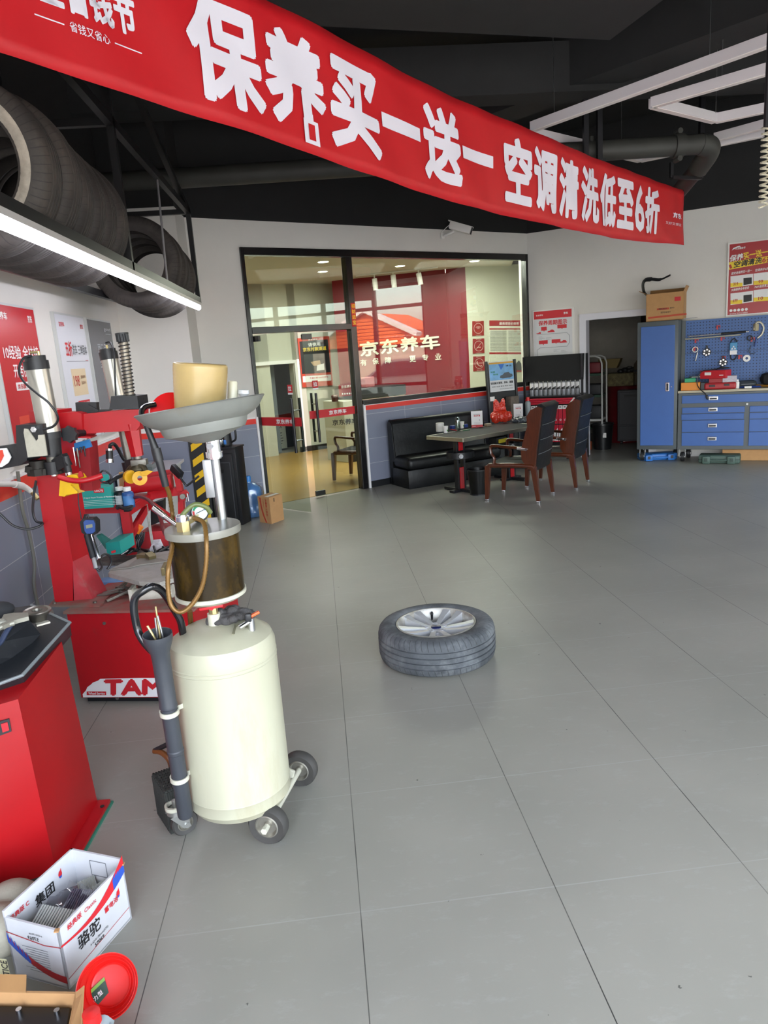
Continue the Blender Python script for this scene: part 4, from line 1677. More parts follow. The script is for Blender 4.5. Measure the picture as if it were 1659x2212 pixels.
wtext(m, '五折', 5.615, 5.76, 1.775, 1.88, .03)
wtext(m, '京东养车', 5.555, 5.67, 1.985, 2.02, .02)
wtext(m, '京东', 6.04, 6.11, 1.985, 2.02, .03)
wrect(m, 5.72, 6.0, 1.385, 1.44)
wrect(m, 6.05, 6.12, 1.74, 1.744)
wtext(m, '198', 5.69, 5.82, 1.55, 1.63, .0, -1.811)
m.build('red_lettering', REDB, p2, 0)
m = MB()
wtext(m, '洗车 三单回本', 5.77, 6.12, 1.785, 1.86, .02)
wrect(m, 5.6, 6.12, 1.735, 1.738)
for r_ in range(2):
    for k in range(4):
        y = 5.70 + k * .105
        z = 1.31 - r_ * .12
        m.lathe([(.020, 0), (.026, 0)], (-1.812, y, z), (1, 0, 0), 14)
        m.quad((-1.812, y - .006, z - .012), (-1.812, y + .006, z - .012), (-1.812, y + .006, z + .014), (-1.812, y - .006, z + .014))
        wrect(m, y - .03, y + .03, z - .05, z - .042)
m.build('grey_lettering', GRYT, p2, 0)
m = MB()
wtext(m, '全年可享8大权益', 5.74, 5.98, 1.4, 1.428, .02, -1.811)
m.build('white_lettering', WHP, p2, 0)
m = MB()
wrect(m, 5.66, 6.0, 1.48, 1.68)
m.build('cream_panel', mat('cream print', 'dcc7a2', .4), p2, 0)
m = MB()
wtext(m, '京东养车', 5.86, 5.97, 1.605, 1.63, .01, -1.811)
wtext(m, '洗车年卡', 5.86, 5.97, 1.56, 1.585, .01, -1.811)
m.build('brown_lettering', mat('brown print', '8a5a3a', .5), p2, 0)
p3 = wall_poster('dark grey framed poster with pale lettering, last on the left wall before the corner', 6.235, 6.95, 1.13, 2.085, mat('poster grey', '63646a', .25))
m = MB()
wtext(m, '原厂品质', 6.43, 6.78, 1.80, 1.88, .0)
wtext(m, '全程保障', 6.45, 6.80, 1.68, 1.76, .0)
wtext(m, 'good', 6.70, 6.90, 1.985, 2.025, .02)
wrect(m, 6.73, 6.9, 1.965, 1.97)
m.build('pale_lettering', mat('pale print', 'b9bcc2', .5), p3, 0)

# ------------------------------------------------------------------ tyre changer
tc = thing('tyre_changer', 'red tyre changing machine with tall column, swing arm and steel turntable', 'tyre changer', (-1.0, 3.7, 0))
D1, D2 = V3((cos(radians(-13)), sin(radians(-13)), 0)), V3((-sin(radians(-13)), cos(radians(-13)), 0))
FL = V3((-1.335, 3.525, 0))


def cp(a, b, z):
    return FL + D1 * a + D2 * b + ZU * z


m = MB()
W_, Dp = .66, .60
m.hull([cp(0, 0, .03), cp(W_, 0, .03), cp(W_, Dp, .03), cp(0, Dp, .03)], [cp(0, 0, .485), cp(W_, 0, .485), cp(W_, Dp, .485), cp(0, Dp, .485)])
m.build('base_cabinet', RED, tc, 0)
m = MB().hull([cp(.02, .02, 0), cp(W_ - .02, .02, 0), cp(W_ - .02, Dp - .02, 0), cp(.02, Dp - .02, 0)], [cp(.02, .02, .03), cp(W_ - .02, .02, .03), cp(W_ - .02, Dp - .02, .03), cp(.02, Dp - .02, .03)])
m.build('base_shadow_block', BLKP, tc, 0)  # black inset block stands in for the shadow gap under the base
DUST = mat('dusty red steel', 'a03030', .7, noise=.2, nscale=6, dirt='7d6a5e', dscale=5, dlow=.35, dhigh=.6)
m = MB().hull([cp(-.012, -.012, .485), cp(W_ + .01, -.012, .485), cp(W_ + .01, Dp, .485), cp(-.012, Dp, .485)], [cp(-.012, -.012, .498), cp(W_ + .01, -.012, .498), cp(W_ + .01, Dp, .498), cp(-.012, Dp, .498)])
m.build('base_top', DUST, tc, 0)
zt = .498
m = MB()
q = [fz(x, y, zt) for x, y in ((105, 1311), (216, 1312), (243, 1283), (165, 1268), (122, 1292))]
m.prism(q, (0, 0, .008))
m.build('column_plate', DUST, tc, 0)
m = MB()
for x, y in ((118, 1304), (205, 1302)):
    c = fz(x, y, zt + .008)
    m.cyl(c, c + ZU * .008, .009, seg=6)
m.build('plate_bolts', STEELD, tc, 0)
YC = 3.66
colp = [at(x, y, YC) for x, y in ((62, 888), (110, 888), (133, 1071), (157, 1213), (160, 1302), (119, 1302), (80, 1040))]
dv = V3((.045, .165, 0))
m = MB().prism(colp, dv)
m.build('column', RED, tc, 0)
m = MB()
a0 = [at(x, y, YC) for x, y in ((157, 1213), (205, 1302), (158, 1302))]
m.prism(a0, V3((.035, .13, 0)))
m.build('gusset', mat('scuffed red', 'b3323a', .6, noise=.15, nscale=10, dirt='a06a64', dscale=8), tc, 0)
# front sticker with lettering
FP0, FN = cp(0, 0, 0), -D2
m = MB()
pq(m, FP0, FN, [(180, 1506), (179, 1499), (186, 1491), (189, 1484), (196, 1479), (201, 1474), (212, 1470), (217, 1466), (300, 1464), (420, 1464), (420, 1504), (300, 1505)], .002)
m.build('sticker', WHP, tc, 0)
m = MB()
tq(m, 'TAM', FP0, FN, (228, 1500), (350, 1499), (228, 1469), .0035, .05)
tq(m, 'I', FP0, FN, (356, 1499), (366, 1499), (356, 1469), .0035, .03)
pq(m, FP0, FN, [(188, 1501), (230, 1501), (230, 1493), (188, 1493)], .003)
m.build('red_lettering', REDB, tc, 0)
m = MB()
tq(m, 'Wheel Service', FP0, FN, (192, 1499.5), (227, 1499.5), (192, 1494.5), .004, .02)
m.build('small_lettering', WHP, tc, 0)
m = MB()
for x, y in ((226, 1346), (254, 1508)):
    c = rp(x, y, FP0, FN)
    m.cyl(c, c + FN * .006, .008, seg=12)
m.build('screws', STEELD, tc, 0)
# swing arm on the column top
m = MB()
A_ = [at(x, y, 3.70) for x, y in ((78, 896), (163, 890), (176, 893), (178, 945), (165, 945), (78, 945))]
m.prism(A_, (.03, .13, 0))
m.build('arm_sleeve', RED, tc, 0)
m = MB()
A_ = [at(x, y, 3.72) for x, y in ((172, 895), (270, 885), (301, 884), (302, 920), (294, 930), (178, 937))]
m.prism(A_, (.025, .09, 0))
m.build('swing_arm', RED, tc, 0)
m = MB().bar(at(165, 942, 3.72), at(202, 943, 3.72), .1, .008)
m.build('arm_shelf', RED, tc, 0)
m = MB()
ku = (at(150, 938, 3.60) - at(170, 938, 3.72)).normalized()
kc = at(148, 938, 3.60)
vs = []
for k in range(16):
    a = 2 * pi * k / 16
    r_ = .042 if k % 2 == 0 else .034
    x_, y_, _ = frame(ku)
    vs.append(kc + x_ * r_ * cos(a) + y_ * r_ * sin(a))
m.prism(vs, -ku * .03)
m.cyl(kc - ku * .03, at(180, 935, 3.72), .018, seg=12)
m.build('star_knob', BLKP, tc, 30)
# vertical post of the arm: spring, cap, red tube, mount head
def lnp(x0, y0, x1, y1, Y):
    return at(x0, y0, Y), at(x1, y1, Y)


YT = 3.76
m = MB()
a_, b_ = lnp(237, 878, 300, 884, 3.70)
m.prism([at(x, y, 3.70) for x, y in ((236, 884), (240, 856), (257, 855), (262, 884))], (.02, .09, 0))
m.prism([at(x, y, 3.69) for x, y in ((258, 884), (256, 855), (296, 855), (300, 883))], (.025, .11, 0))
m.cyl(at(297, 865, 3.74), at(309, 861, 3.76), .009, seg=10)
m.build('lock_housing', BLKP, tc, 0)
a_, b_ = at(266.5, 735, YT), at(281, 858, YT)
MB().cyl(a_, b_, .021, seg=14).build('post', mat('oiled steel', '8b8376', .4, .7, noise=.3, nscale=10), tc)
ud = (b_ - a_).normalized()
x_, y_, _ = frame(ud)
n_ = 16
sp_ = []
Ls = (b_ - a_).length
for k in range(n_ * 12 + 1):
    t_ = k / 12
    sp_.append(a_ + ud * (Ls * t_ / n_) + x_ * .026 * cos(2 * pi * t_) + y_ * .026 * sin(2 * pi * t_))
MB().tube(sp_, .0028, 6).build('spring', BLACKM, tc, 60)
c0_, c1_ = at(262.5, 719, YT), at(266, 738, YT)
m = MB().cyl(c0_, c0_ + (c1_ - c0_) * .18, .032, seg=24)
for k in range(12):
    a = 2 * pi * k / 12
    o_ = x_ * .026 * cos(a) + y_ * .026 * sin(a)
    m.cyl(c0_ + o_ + ud * .005, c1_ + o_, .006, seg=6)
m.cyl(c0_, c1_, .027, seg=20)
m.build('post_cap', BLKP, tc)
m = MB()
a_, b_ = at(286, 928, YT), at(297, 985, YT)
m.tube([at(284, 915, YT), a_, at(292, 960, YT), b_], [.045, .042, .036, .032], 6)
m.build('hex_tube', RED, tc, 0)
MB().prism([at(x, y, 3.77) for x, y in ((268, 930), (285, 930), (290, 968), (283, 975))], (.01, .03, 0)).build('tube_web', RED, tc, 0)
MB().cyl(at(296, 984, YT), at(300, 1003, YT), .020, seg=16).build('lower_rod', STEELD, tc)
m = MB().bar(at(284, 1000, 3.74), at(318, 997, 3.74), .05, .032, bev=.004)
m.build('clamp', STEELD, tc)
m = MB()
m.tube(spline([at(276, 1020, 3.75), at(287, 1008, 3.74), at(300, 1005, 3.73), at(311, 1011, 3.72), at(314, 1024, 3.71)], 4), .016, 10)
m.ball(at(298, 1014, 3.74), (.045, .04, .032), 14, 8)
m.build('mount_head', mat('worn steel', '57503f', .45, .8, noise=.3), tc)
m = MB()
YELP = mat('yellow plastic', 'd9a210', .4, noise=.1)
cA, cB = at(275, 1028, 3.76), at(303, 1033, 3.64)
m.lathe([(.0, -.02), (.030, -.02), (.034, -.01), (.034, .012), (.0, .012)], at(281, 1030, 3.70), (cB - cA), 20)
m.lathe([(.012, .016), (.036, .012), (.036, -.008), (.012, -.008)], at(302, 1033, 3.66), (CAMP - at(302, 1033, 3.66)), 28, True)
m.prism([at(x, y, 3.64) for x, y in ((304, 1019), (318, 1016), (331, 1018), (316, 1028), (306, 1026))], (0, .01, 0))
m.build('yellow_guard', YELP, tc, 40)
# turntable
m = MB()
ztb = .625
q = [fz(x, y, ztb) for x, y in ((234, 1238), (240, 1228), (300, 1200), (385, 1186), (420, 1200), (405, 1240), (345, 1258), (300, 1256))]
m.prism(q, (0, 0, -.022))
m.build('turntable', mat('worn table steel', 'aaa8a2', .45, .1, noise=.15, nscale=8, dirt='8b7f6a', dscale=7, dlow=.45, dhigh=.8), tc, 0)
m = MB()
q = [fz(x, y, ztb + .0015) for x, y in ((235, 1232), (277, 1225), (292, 1212), (308, 1206), (350, 1209), (362, 1214), (300, 1222), (279, 1228))]
m.prism(q, (0, 0, .006))
m.build('slide_plate', mat('slide steel', '8a857c', .55, .1, noise=.2), tc, 0)
m = MB()
j = fz(316, 1206, ztb)
m.bar(j + V3((-.04, .02, .0)), j + V3((.04, -.02, .0)), .05, .05).bar(j + V3((.02, -.02, .03)), j + V3((.05, -.06, .015)), .04, .02)
j = fz(356, 1240, ztb)
m.bar(j + V3((0, -.03, .01)), j + V3((0, .06, .02)), .02, .06, bev=.004)
m.build('jaw_lattice', mat('brassy steel', '8a7d5a', .45, .7, noise=.2), tc, 0)
m = MB()
cx = fz(318, 1225, ztb)
m.cyl((cx.x, cx.y, .5), (cx.x, cx.y, .61), .06, seg=24)
m.build('turntable_shaft', STEELD, tc)
m = MB().cyl(at(288, 1287, 3.62), at(375, 1276, 3.60), .036, seg=20).bar(at(284, 1287, 3.62), at(292, 1286, 3.62), .09, .09).bar(at(357, 1278, 3.61), at(364, 1277, 3.61), .085, .085)
m.build('air_cylinder', mat('cream cylinder', 'c9c5b8', .45, dirt='8a8272', noise=.1), tc)
m = MB()
for k, (x, y, dx, dy) in enumerate(((245, 1278, .05, .02), (262, 1272, .03, -.03), (274, 1283, -.05, .01), (235, 1286, .06, -.01), (255, 1292, .05, .03), (268, 1268, .02, .05))):
    c = fz(x, y, .505)
    m.bar(c + V3((-dx, -dy, .0)), c + V3((dx, dy, .01 + .004 * k)), .022, .014, bev=.003)
for x, y in ((276, 1274), (282, 1280)):
    c = fz(x, y, .51)
    m.ball(c, .014, 10, 6)
m.build('linkage', STEELD, tc, 0)
# left helper arm with air cylinder
YH = 3.52
hb = MB()
hb.prism([at(x, y, YH) for x, y in ((-70, 975), (58, 955), (58, 995), (40, 1006), (-70, 1028))], (.03, .09, 0))
hb.build('helper_arm', mat('black arm', '17181b', .35, dirt='3a3a3a'), tc, 0)
m = MB()
m.prism([at(x, y, YH - .015) for x, y in ((-20, 970), (14, 968), (24, 988), (18, 1000), (4, 1009), (-20, 1010))], (0, .008, 0))
m.build('round_sticker', WHP, tc, 0)
m = MB()
m.prism([at(x, y, YH - .02) for x, y in ((-20, 975), (5, 972), (8, 985), (-2, 1005), (-20, 1006))], (0, .004, 0))
m.build('orange_patch', mat('orange print', 'd84430', .4), tc, 0)
m = MB()
m.prism([at(x, y, YH - .03) for x, y in ((34, 919), (92, 916), (94, 935), (100, 985), (58, 990), (36, 978))], (.02, .12, 0))
m.build('bracket', BLKP, tc, 0)
m = MB()
m.prism([at(x, y, YH - .042) for x, y in ((51, 935), (52, 926), (60, 927), (78, 953), (82, 948), (82, 940), (95, 939), (102, 984), (60, 988))], (0, .01, 0))
m.build('cover_plate', mat('beige plate', 'b9b6a6', .6, dirt='8f8a78', noise=.1), tc, 0)
c_ = at(72, 928, YH - .06)
MB().cyl(c_, c_ + V3((.0, .06, 0)), .014, seg=6).cyl(c_ + V3((.0, -.012, 0)), c_ + V3((.0, .03, 0)), .008, seg=10).build('bolt', CHROME, tc)
a_, b_ = at(79, 790, YH + .05), at(107, 933, YH + .05)
u_ = (b_ - a_).normalized()
MB().cyl(a_, b_, .0505, seg=28).build('cylinder_barrel', mat('satin aluminium', 'b5b3aa', .3, .8, noise=.05), tc)
MB().cyl(a_ - u_ * .045, a_ - u_ * .012, .047, seg=24).cyl(a_ - u_ * .022, a_ + u_ * .018, .056, seg=28).build('cylinder_cap', BLKP, tc)
f_ = a_ - u_ * .045 + V3((.02, 0, 0))
MB().cyl(f_, f_ - u_ * .02, .007, seg=8).cyl(f_ - u_ * .016, f_ - u_ * .016 + V3((-.035, -.01, 0)), .006, seg=8).build('air_fitting', BRASS, tc)
MB().tube(spline([at(69, 768, YH), at(50, 775, YH - .01), at(41, 800, YH - .03), at(52, 825, YH - .05), at(80, 850, YH - .07), at(105, 870, YH - .07), at(123, 895, YH - .06), at(124, 910, YH - .05), at(113, 922, YH - .05), at(92, 928, YH - .05)], 8), .0055, 8).build('air_line', BLKP, tc)
m = MB().cyl(at(107, 930, YH + .05), at(113, 985, YH + .05), .045, seg=24).cyl(at(107, 932, YH + .05), at(110, 947, YH + .05), .049, seg=24)
m.build('guide_sleeve', BLKP, tc)
MB().cyl(at(113, 985, YH + .05), at(114, 1000, YH + .05), .028, seg=16).build('rod', STEELD, tc)
m = MB().cyl(at(113, 996, YH + .05), at(117, 1023, YH + .05), .046, seg=24)
m.bar(at(118, 1008, YH + .04), at(145, 992, YH + .0), .035, .06)
m.cyl(at(141, 985, YH), at(148, 1020, YH), .017, seg=16)
m.build('knuckle', BLKP, tc)
MB().cyl(at(117, 1023, YH + .05), at(118, 1028, YH + .05), .014, seg=8).cyl(at(148, 1020, YH), at(149, 1026, YH), .016, seg=12).build('knuckle_bolt', CHROME, tc)
m = MB().cyl(at(80, 995, YH + .03), at(84, 1020, YH + .03), .038, seg=16).cyl(at(82, 1012, YH + .03), at(84, 1026, YH + .03), .05, seg=6).bar(at(58, 1012, YH + .02), at(96, 1018, YH + .02), .05, .03)
m.build('lower_clamp', mat('oily black steel', '2a2723', .5, .5), tc)
YW = mat('yellow wedge', 'e2b400', .4, noise=.08)
m = MB().prism([at(x, y, 3.50) for x, y in ((130, 1036), (150, 1026), (165, 1026), (172, 1036), (152, 1046), (156, 1062), (168, 1066), (150, 1063), (139, 1073), (127, 1071))], (.02, .05, 0))
m.prism([at(x, y, 3.49) for x, y in ((140, 1035), (172, 1040), (152, 1047), (168, 1063), (166, 1066), (138, 1070))], (.0, .02, 0))
m.build('press_wedge', YW, tc, 30)
m = MB().tube(spline([at(126, 1030, 3.47), at(150, 1037, 3.47), at(175, 1039, 3.47), at(200, 1034, 3.48), at(221, 1027, 3.49)], 5), .013, 12)
m.prism([at(x, y, 3.5) for x, y in ((168, 1026), (171, 1018), (176, 1018), (180, 1030), (170, 1033))], (0, .015, 0))
m.build('lift_bar', RED, tc, 40)
# second cylinder behind the arm
a_, b_ = at(235, 768, 4.0), at(256, 870, 4.0)
u_ = (b_ - a_).normalized()
MB().cyl(a_, b_, .043, seg=24).build('cylinder_barrel', MATS['satin aluminium'], tc)
MB().cyl(a_ - u_ * .035, a_ - u_ * .012, .041, seg=24).cyl(a_ - u_ * .02, a_ + u_ * .02, .047, seg=24).build('cylinder_cap', BLKP, tc)
MB().tube(spline([at(229, 741, 4.0), at(238, 740, 3.98), at(246, 760, 3.95), at(248, 800, 3.94), at(250, 855, 3.93)], 6), .005, 8).build('air_line', BLKP, tc)
MB().cyl(a_ - u_ * .035, a_ - u_ * .055, .006, seg=8).build('air_fitting', BRASS, tc)
m = MB().bar(at(167, 880, 3.78), at(212, 880, 3.78), .05, .05).bar(at(172, 890, 3.78), at(240, 887, 3.78), .06, .012).bar(at(190, 876, 3.75), at(212, 888, 3.75), .012, .012)
m.build('arm_lock', BLKP, tc, 0)
# steel guide post behind the arm with gooseneck lamp and handle levers
m = MB().cyl(at(263, 925, 3.95), at(283, 1020, 3.95), .020, seg=16)
m.build('guide_post', STEELD, tc)
MB().cyl(at(274, 998, 3.93), at(279, 1020, 3.93), .028, seg=16).bar(at(278, 1003, 3.92), at(296, 1000, 3.85), .04, .05).build('post_clamp', BLKP, tc)
MB().tube(spline([at(238, 968, 3.85), at(238, 962, 3.86), at(246, 959, 3.87), at(255, 970, 3.9), at(264, 987, 3.92), at(270, 995, 3.93)], 6), .009, 10).build('gooseneck', BLKP, tc)
la, lb = at(236, 971, 3.85), at(237, 998, 3.84)
ll = MB().cyl(la, lb, .018, seg=18).build('work_lamp', BLKP, tc)
u_ = (lb - la).normalized()
MB().cyl(la - u_ * .004, la + u_ * .006, .0185, seg=18).cyl(lb - u_ * .015, lb + u_ * .004, .019, seg=18).build('lamp_ring', CHROME, ll)
m = MB().tube([at(275, 1022, 3.8), at(252, 1032, 3.75), at(236, 1044, 3.72)], .010, 8)
m.tube(spline([at(252, 1032, 3.75), at(238, 1043, 3.73), at(219, 1040, 3.72), at(217, 1022, 3.72), at(226, 1017, 3.72), at(238, 1026, 3.73), at(239, 1035, 3.73), at(226, 1043, 3.73)], 5), .0045, 8)
m.build('lever_handles', BLKP, tc)
# rear air tank / tool post carrying the blue magnetic strip
m = MB().prism([at(x, y, 3.86) for x, y in ((158, 962), (192, 955), (200, 1060), (172, 1062))], (.02, .08, 0))
m.build('rear_post', mat('red dull', 'a52028', .5, noise=.1), tc, 0)
m = MB().bar(at(155, 968, 3.82), at(196, 957, 3.82), .02, .04)
m.build('tool_strip', mat('blue strip', '2f7fc4', .4), tc, 0)
for k, (x, y, L) in enumerate(((158, 966, 40), (166, 968, 42), (174, 966, 12), (181, 964, 22))):
    a_ = at(x, y, 3.8)
    b_ = at(x + L * .16, y + L, 3.8)
    MB().cyl(a_, a_.lerp(b_, .45), .006, seg=8).cyl(a_.lerp(b_, .4), b_, .0035, seg=8).build('screwdriver', [CHROME, STEELD, BLKP, BLKP][k], tc)
# digital inflator gun hung on the column side
ig = thing('tyre_inflator', 'blue digital tyre inflator gun hanging on the red column of the tyre changer', 'inflator', at(190, 1150, 3.5))
m = MB()
m.prism([at(x, y, 3.56) for x, y in ((172, 1128), (179, 1120), (200, 1119), (207, 1126), (208, 1150), (202, 1156), (186, 1158), (176, 1150))], (.01, .035, 0))
m.tube([at(181, 1122, 3.575), at(184, 1112, 3.575), at(189, 1112, 3.575), at(192, 1122, 3.575)], .006, 8)
m.build('rubber_case', BLKP, ig, 30)
m = MB().prism([at(x, y, 3.552) for x, y in ((180, 1128), (185, 1123), (201, 1124), (205, 1132), (205, 1148), (200, 1152), (188, 1154), (183, 1148))], (0, .008, 0))
m.build('blue_face', mat('inflator blue', '33508e', .35), ig, 30)
MB().prism([at(x, y, 3.549) for x, y in ((185, 1135), (199, 1132), (200, 1139), (186, 1142))], (0, .003, 0)).build('display', mat('lcd', '8c8c76', .3), ig, 0)
MB().cyl(at(188, 1155, 3.56), at(202, 1205, 3.52), .016, seg=12).build('grip', BLKP, ig)
MB().bar(at(197, 1155, 3.55), at(214, 1208, 3.5), .014, .028, bev=.005).build('trigger_lever', CHROME, ig)
MB().cyl(at(202, 1205, 3.52), at(207, 1228, 3.5), .010, seg=10).build('hose_nut', STEEL, ig)
MB().tube(spline([at(207, 1226, 3.5), at(214, 1232, 3.5), at(220, 1225, 3.52), at(216, 1210, 3.56), at(224, 1198, 3.6), at(236, 1200, 3.62), at(240, 1215, 3.6), at(232, 1230, 3.58)], 7), .006, 8).build('inflator_hose', BLKP, ig)
MB().tube([at(176, 1122, 3.58), at(170, 1090, 3.6), at(168, 1055, 3.62)], .003, 6).build('hang_cord', BLKP, ig)

# hoses and pipe on the wall behind the machine
t = thing('air_pipe', 'white plastic air pipe with elbow along the red stripe of the left wall', 'pipe', (-1.79, 4.6, 1.05))
m = MB().cyl(ax(-60, 1044, -1.79), ax(34, 1046, -1.79), .017, seg=14)
m.build('pipe_length', WPL, t)
MB().tube([ax(30, 1046, -1.79), ax(46, 1049, -1.79), ax(60, 1056, -1.78), ax(72, 1066, -1.76)], [.021, .021, .017, .014], 12).build('elbow', WPL, t)
MB().cyl(ax(70, 1064, -1.76), ax(82, 1078, -1.73), .014, seg=10).build('brass_end', BRASS, t)
t = MB().tube(spline([ax(38, 1018, -1.80), ax(42, 1050, -1.80), ax(48, 1100, -1.80), ax(62, 1150, -1.80), ax(74, 1215, -1.80), ax(73, 1260, -1.81), ax(80, 1300, -1.81), ax(86, 1325, -1.8)], 6), .011, 8).build('grey_cable', mat('grey cable', '6b6a62', .6))
tag(t, 'grey cable hanging down the tiled left wall behind the red machine', 'cable')
t = MB().tube(spline([at(-20, 1088, 3.55), at(8, 1118, 3.55), at(30, 1136, 3.56), at(58, 1143, 3.58), at(82, 1138, 3.6), at(92, 1130, 3.62), at(78, 1126, 3.62), at(71, 1105, 3.62), at(73, 1070, 3.62), at(78, 1038, 3.64)], 7), .006, 8).build('air_hose', BLKP)
tag(t, 'thin black air hose sagging beside the left of the red column', 'hose')

# ------------------------------------------------------------------ wheel balancer
bl = thing('wheel_balancer', 'red wheel balancing machine with black tool tray, cut off at the left edge', 'wheel balancer', (-1.15, 2.35, 0))
Rc, Fc = V3((-.987, 2.585, 0)), fz(122, 1890)
eR = (Rc - Fc).normalized()
eL = V3((-.93, -.37, 0)).normalized()
Gc = Fc + eL * .42
Hc = Rc + V3((-.55, .1, 0))


def at_z(p, z, s=1.0):
    c = V3((-1.3, 2.4, 0))
    q = c + (V3((p.x, p.y, 0)) - c) * s
    return V3((q.x, q.y, z))


# top loop follows the sloping tray
tz = {'R': .69, 'F': .64, 'G': .62, 'H': .70}
lo = [at_z(p, .015) for p in (Fc, Rc, Hc, Gc)]
hi = [at_z(p, z, .93) for p, z in ((Fc, tz['F']), (Rc, tz['R']), (Hc, tz['H']), (Gc, tz['G']))]
MB().hull(lo, hi).build('cabinet', REDF, bl, 0)
m = MB()
sd = V3((eR.y, -eR.x, 0))
f0 = [Fc - eR * .02 - sd * .01, Fc - eR * .02 + sd * .052, Rc + eR * .012 + sd * .045, Rc + eR * .012 - sd * .01]
m.prism([V3((p.x, p.y, .008)) for p in f0], (0, 0, .012))
m.build('foot_flange', RED, bl, 0)
m = MB().prism([V3((p.x, p.y, .0)) for p in [Fc - eR * .02, Fc - eR * .02 + sd * .060, Rc + eR * .02 + sd * .053, Rc + eR * .02]], (0, 0, .008))
m.build('rubber_mat', mat('green mat', '2f7a62', .7), bl, 0)
fl_ = fz(221, 1742, .022)
MB().cyl(fl_, fl_ + ZU * .002, .008, seg=14).build('bolt_hole', BLKT, bl)
# tray
TRAY = mat('black tray plastic', '25272b', .42, noise=.2, nscale=5, dirt='6a6c6c', dscale=4, dlow=.55, dhigh=.95)
o1 = [fz(155, 1372, .675), fz(58, 1487, .62), fz(-60, 1540, .60)]
o2 = [fz(151, 1345, .745), fz(48, 1459, .69), fz(-60, 1499, .67)]
bk = [V3((-1.75, 2.35, .70)), V3((-1.55, 2.78, .76)), V3((-1.18, 2.80, .765))]
m = MB()
lo = o1 + [V3((-1.75, 2.2, .60)), V3((-1.6, 2.72, .70)), V3((-1.18, 2.78, .71))]
hi = o2 + [V3((-1.75, 2.2, .69)), V3((-1.6, 2.72, .77)), V3((-1.18, 2.78, .775))]
m.hull(lo, hi)
m.build('tool_tray', TRAY, bl, 0)
m = MB()
m.tube([o2[2], o2[1], o2[0], hi[5]], .006, 8)
m.build('tray_rim', mat('tray rim', '777e80', .45), bl)
# hump with the shaft behind
m = MB()
hp_ = [fz(-40, 1408, .70), fz(62, 1340, .77), fz(88, 1370, .74), fz(40, 1420, .70), fz(-40, 1470, .67)]
m.hull([p + ZU * .0 for p in hp_], [fz(-40, 1385, .79), fz(56, 1336, .83), fz(66, 1343, .82), fz(10, 1385, .78), fz(-40, 1425, .76)])
m.build('tray_hump', TRAY, bl, 0)
sc_ = at(138, 1362, 2.78)
sa = V3((.90, .42, .02)).normalized()
m = MB().lathe([(.018, -.01), (.10, -.01), (.112, -.004), (.112, .010), (.104, .012), (.09, .004), (.07, .002), (.06, .008), (.018, .012)], at(118, 1373, 2.86), sa, 48, True)
sh = m.build('shaft_flange', mat('flange steel', '6f6c66', .4, .75, noise=.25, nscale=8), bl, 40)
MB().cyl(at(118, 1373, 2.86) - sa * .25, at(118, 1373, 2.86) + sa * .02, .02, seg=16).build('shaft', STEELD, bl)
# cone resting on the tray
cn = fz(82, 1342, .79)
m = MB().lathe([(.0, .0), (.030, .0), (.036, .016), (.046, .030), (.047, .036), (.043, .038), (.036, .035), (.028, .037), (.018, .036), (.014, .02), (.0, .02)], fz(83, 1338, .785), (0.05, -.05, 1), 40)
tag(m.build('centring_cone', mat('cone steel', '807c74', .3, .85, noise=.2)), 'steel centring cone lying on the black tray of the wheel balancer', 'cone')
# pad under the cone and pliers
m = MB().prism([fz(x, y, .776) for x, y in ((76, 1348), (104, 1343), (109, 1346), (80, 1354))], (0, 0, .006))
tag(m.build('paper_scrap', mat('paper', 'cfc9ba', .8)), 'small cream paper scrap beneath the steel cone on the balancer tray', 'paper')
t = thing('weight_pliers', 'dull wheel weight pliers with dark blue grips on the balancer tray', 'pliers', fz(25, 1345, .82))
PL = mat('plier steel', '9c9a8e', .5, .6, noise=.2)
m = MB()
m.prism([fz(x, y, .835) for x, y in ((2, 1350), (10, 1335), (30, 1332), (62, 1331), (63, 1340), (40, 1346), (24, 1352), (8, 1360))], (0, 0, .014))
m.ball(fz(4, 1345, .845), (.018, .015, .014))
m.build('jaws', PL, t, 30)
MB().tube(spline([fz(24, 1349, .83), fz(12, 1368, .81), fz(2, 1386, .79), fz(-12, 1400, .78)], 5), .009, 10).build('handle', mat('navy grip', '2a3550', .5), t)
MB().tube([fz(30, 1346, .84), fz(8, 1352, .84), fz(-20, 1366, .83)], .009, 10).build('handle', PL, t)
m = MB().ball(at(0, 1318, 2.55), (.05, .04, .03), 14, 8)
tag(m.build('dark_rag', mat('dark rag', '2a2b2e', .9, noise=.2)), 'dark crumpled rag at the left edge on top of the balancer', 'rag')
# red rocker switch on the front
sn = (Fc - Gc).cross(ZU).normalized()
if sn.dot(CAMP - Fc) < 0:
    sn = -sn
hi0 = at_z(Fc, tz['F'], .93)
gi0 = at_z(Gc, tz['G'], .93)
pn_ = ((gi0 - hi0).cross(Fc + ZU * .015 - hi0)).normalized()
if pn_.dot(CAMP - Fc) < 0:
    pn_ = -pn_
c_ = [rp(x, y, hi0, pn_) for x, y in ((-12, 1560), (20, 1551), (25, 1578), (-8, 1590))]
MB().hull([p - pn_ * .002 for p in c_], [p + pn_ * .008 for p in c_]).build('switch_frame', BLKP, bl, 0)
c_ = [rp(x, y, hi0, pn_) + pn_ * .008 for x, y in ((2, 1561), (16, 1557), (20, 1574), (6, 1579))]
MB().hull(c_, [p + pn_ * .005 for p in c_]).build('switch', mat('switch red', 'c81c28', .3), bl, 0)
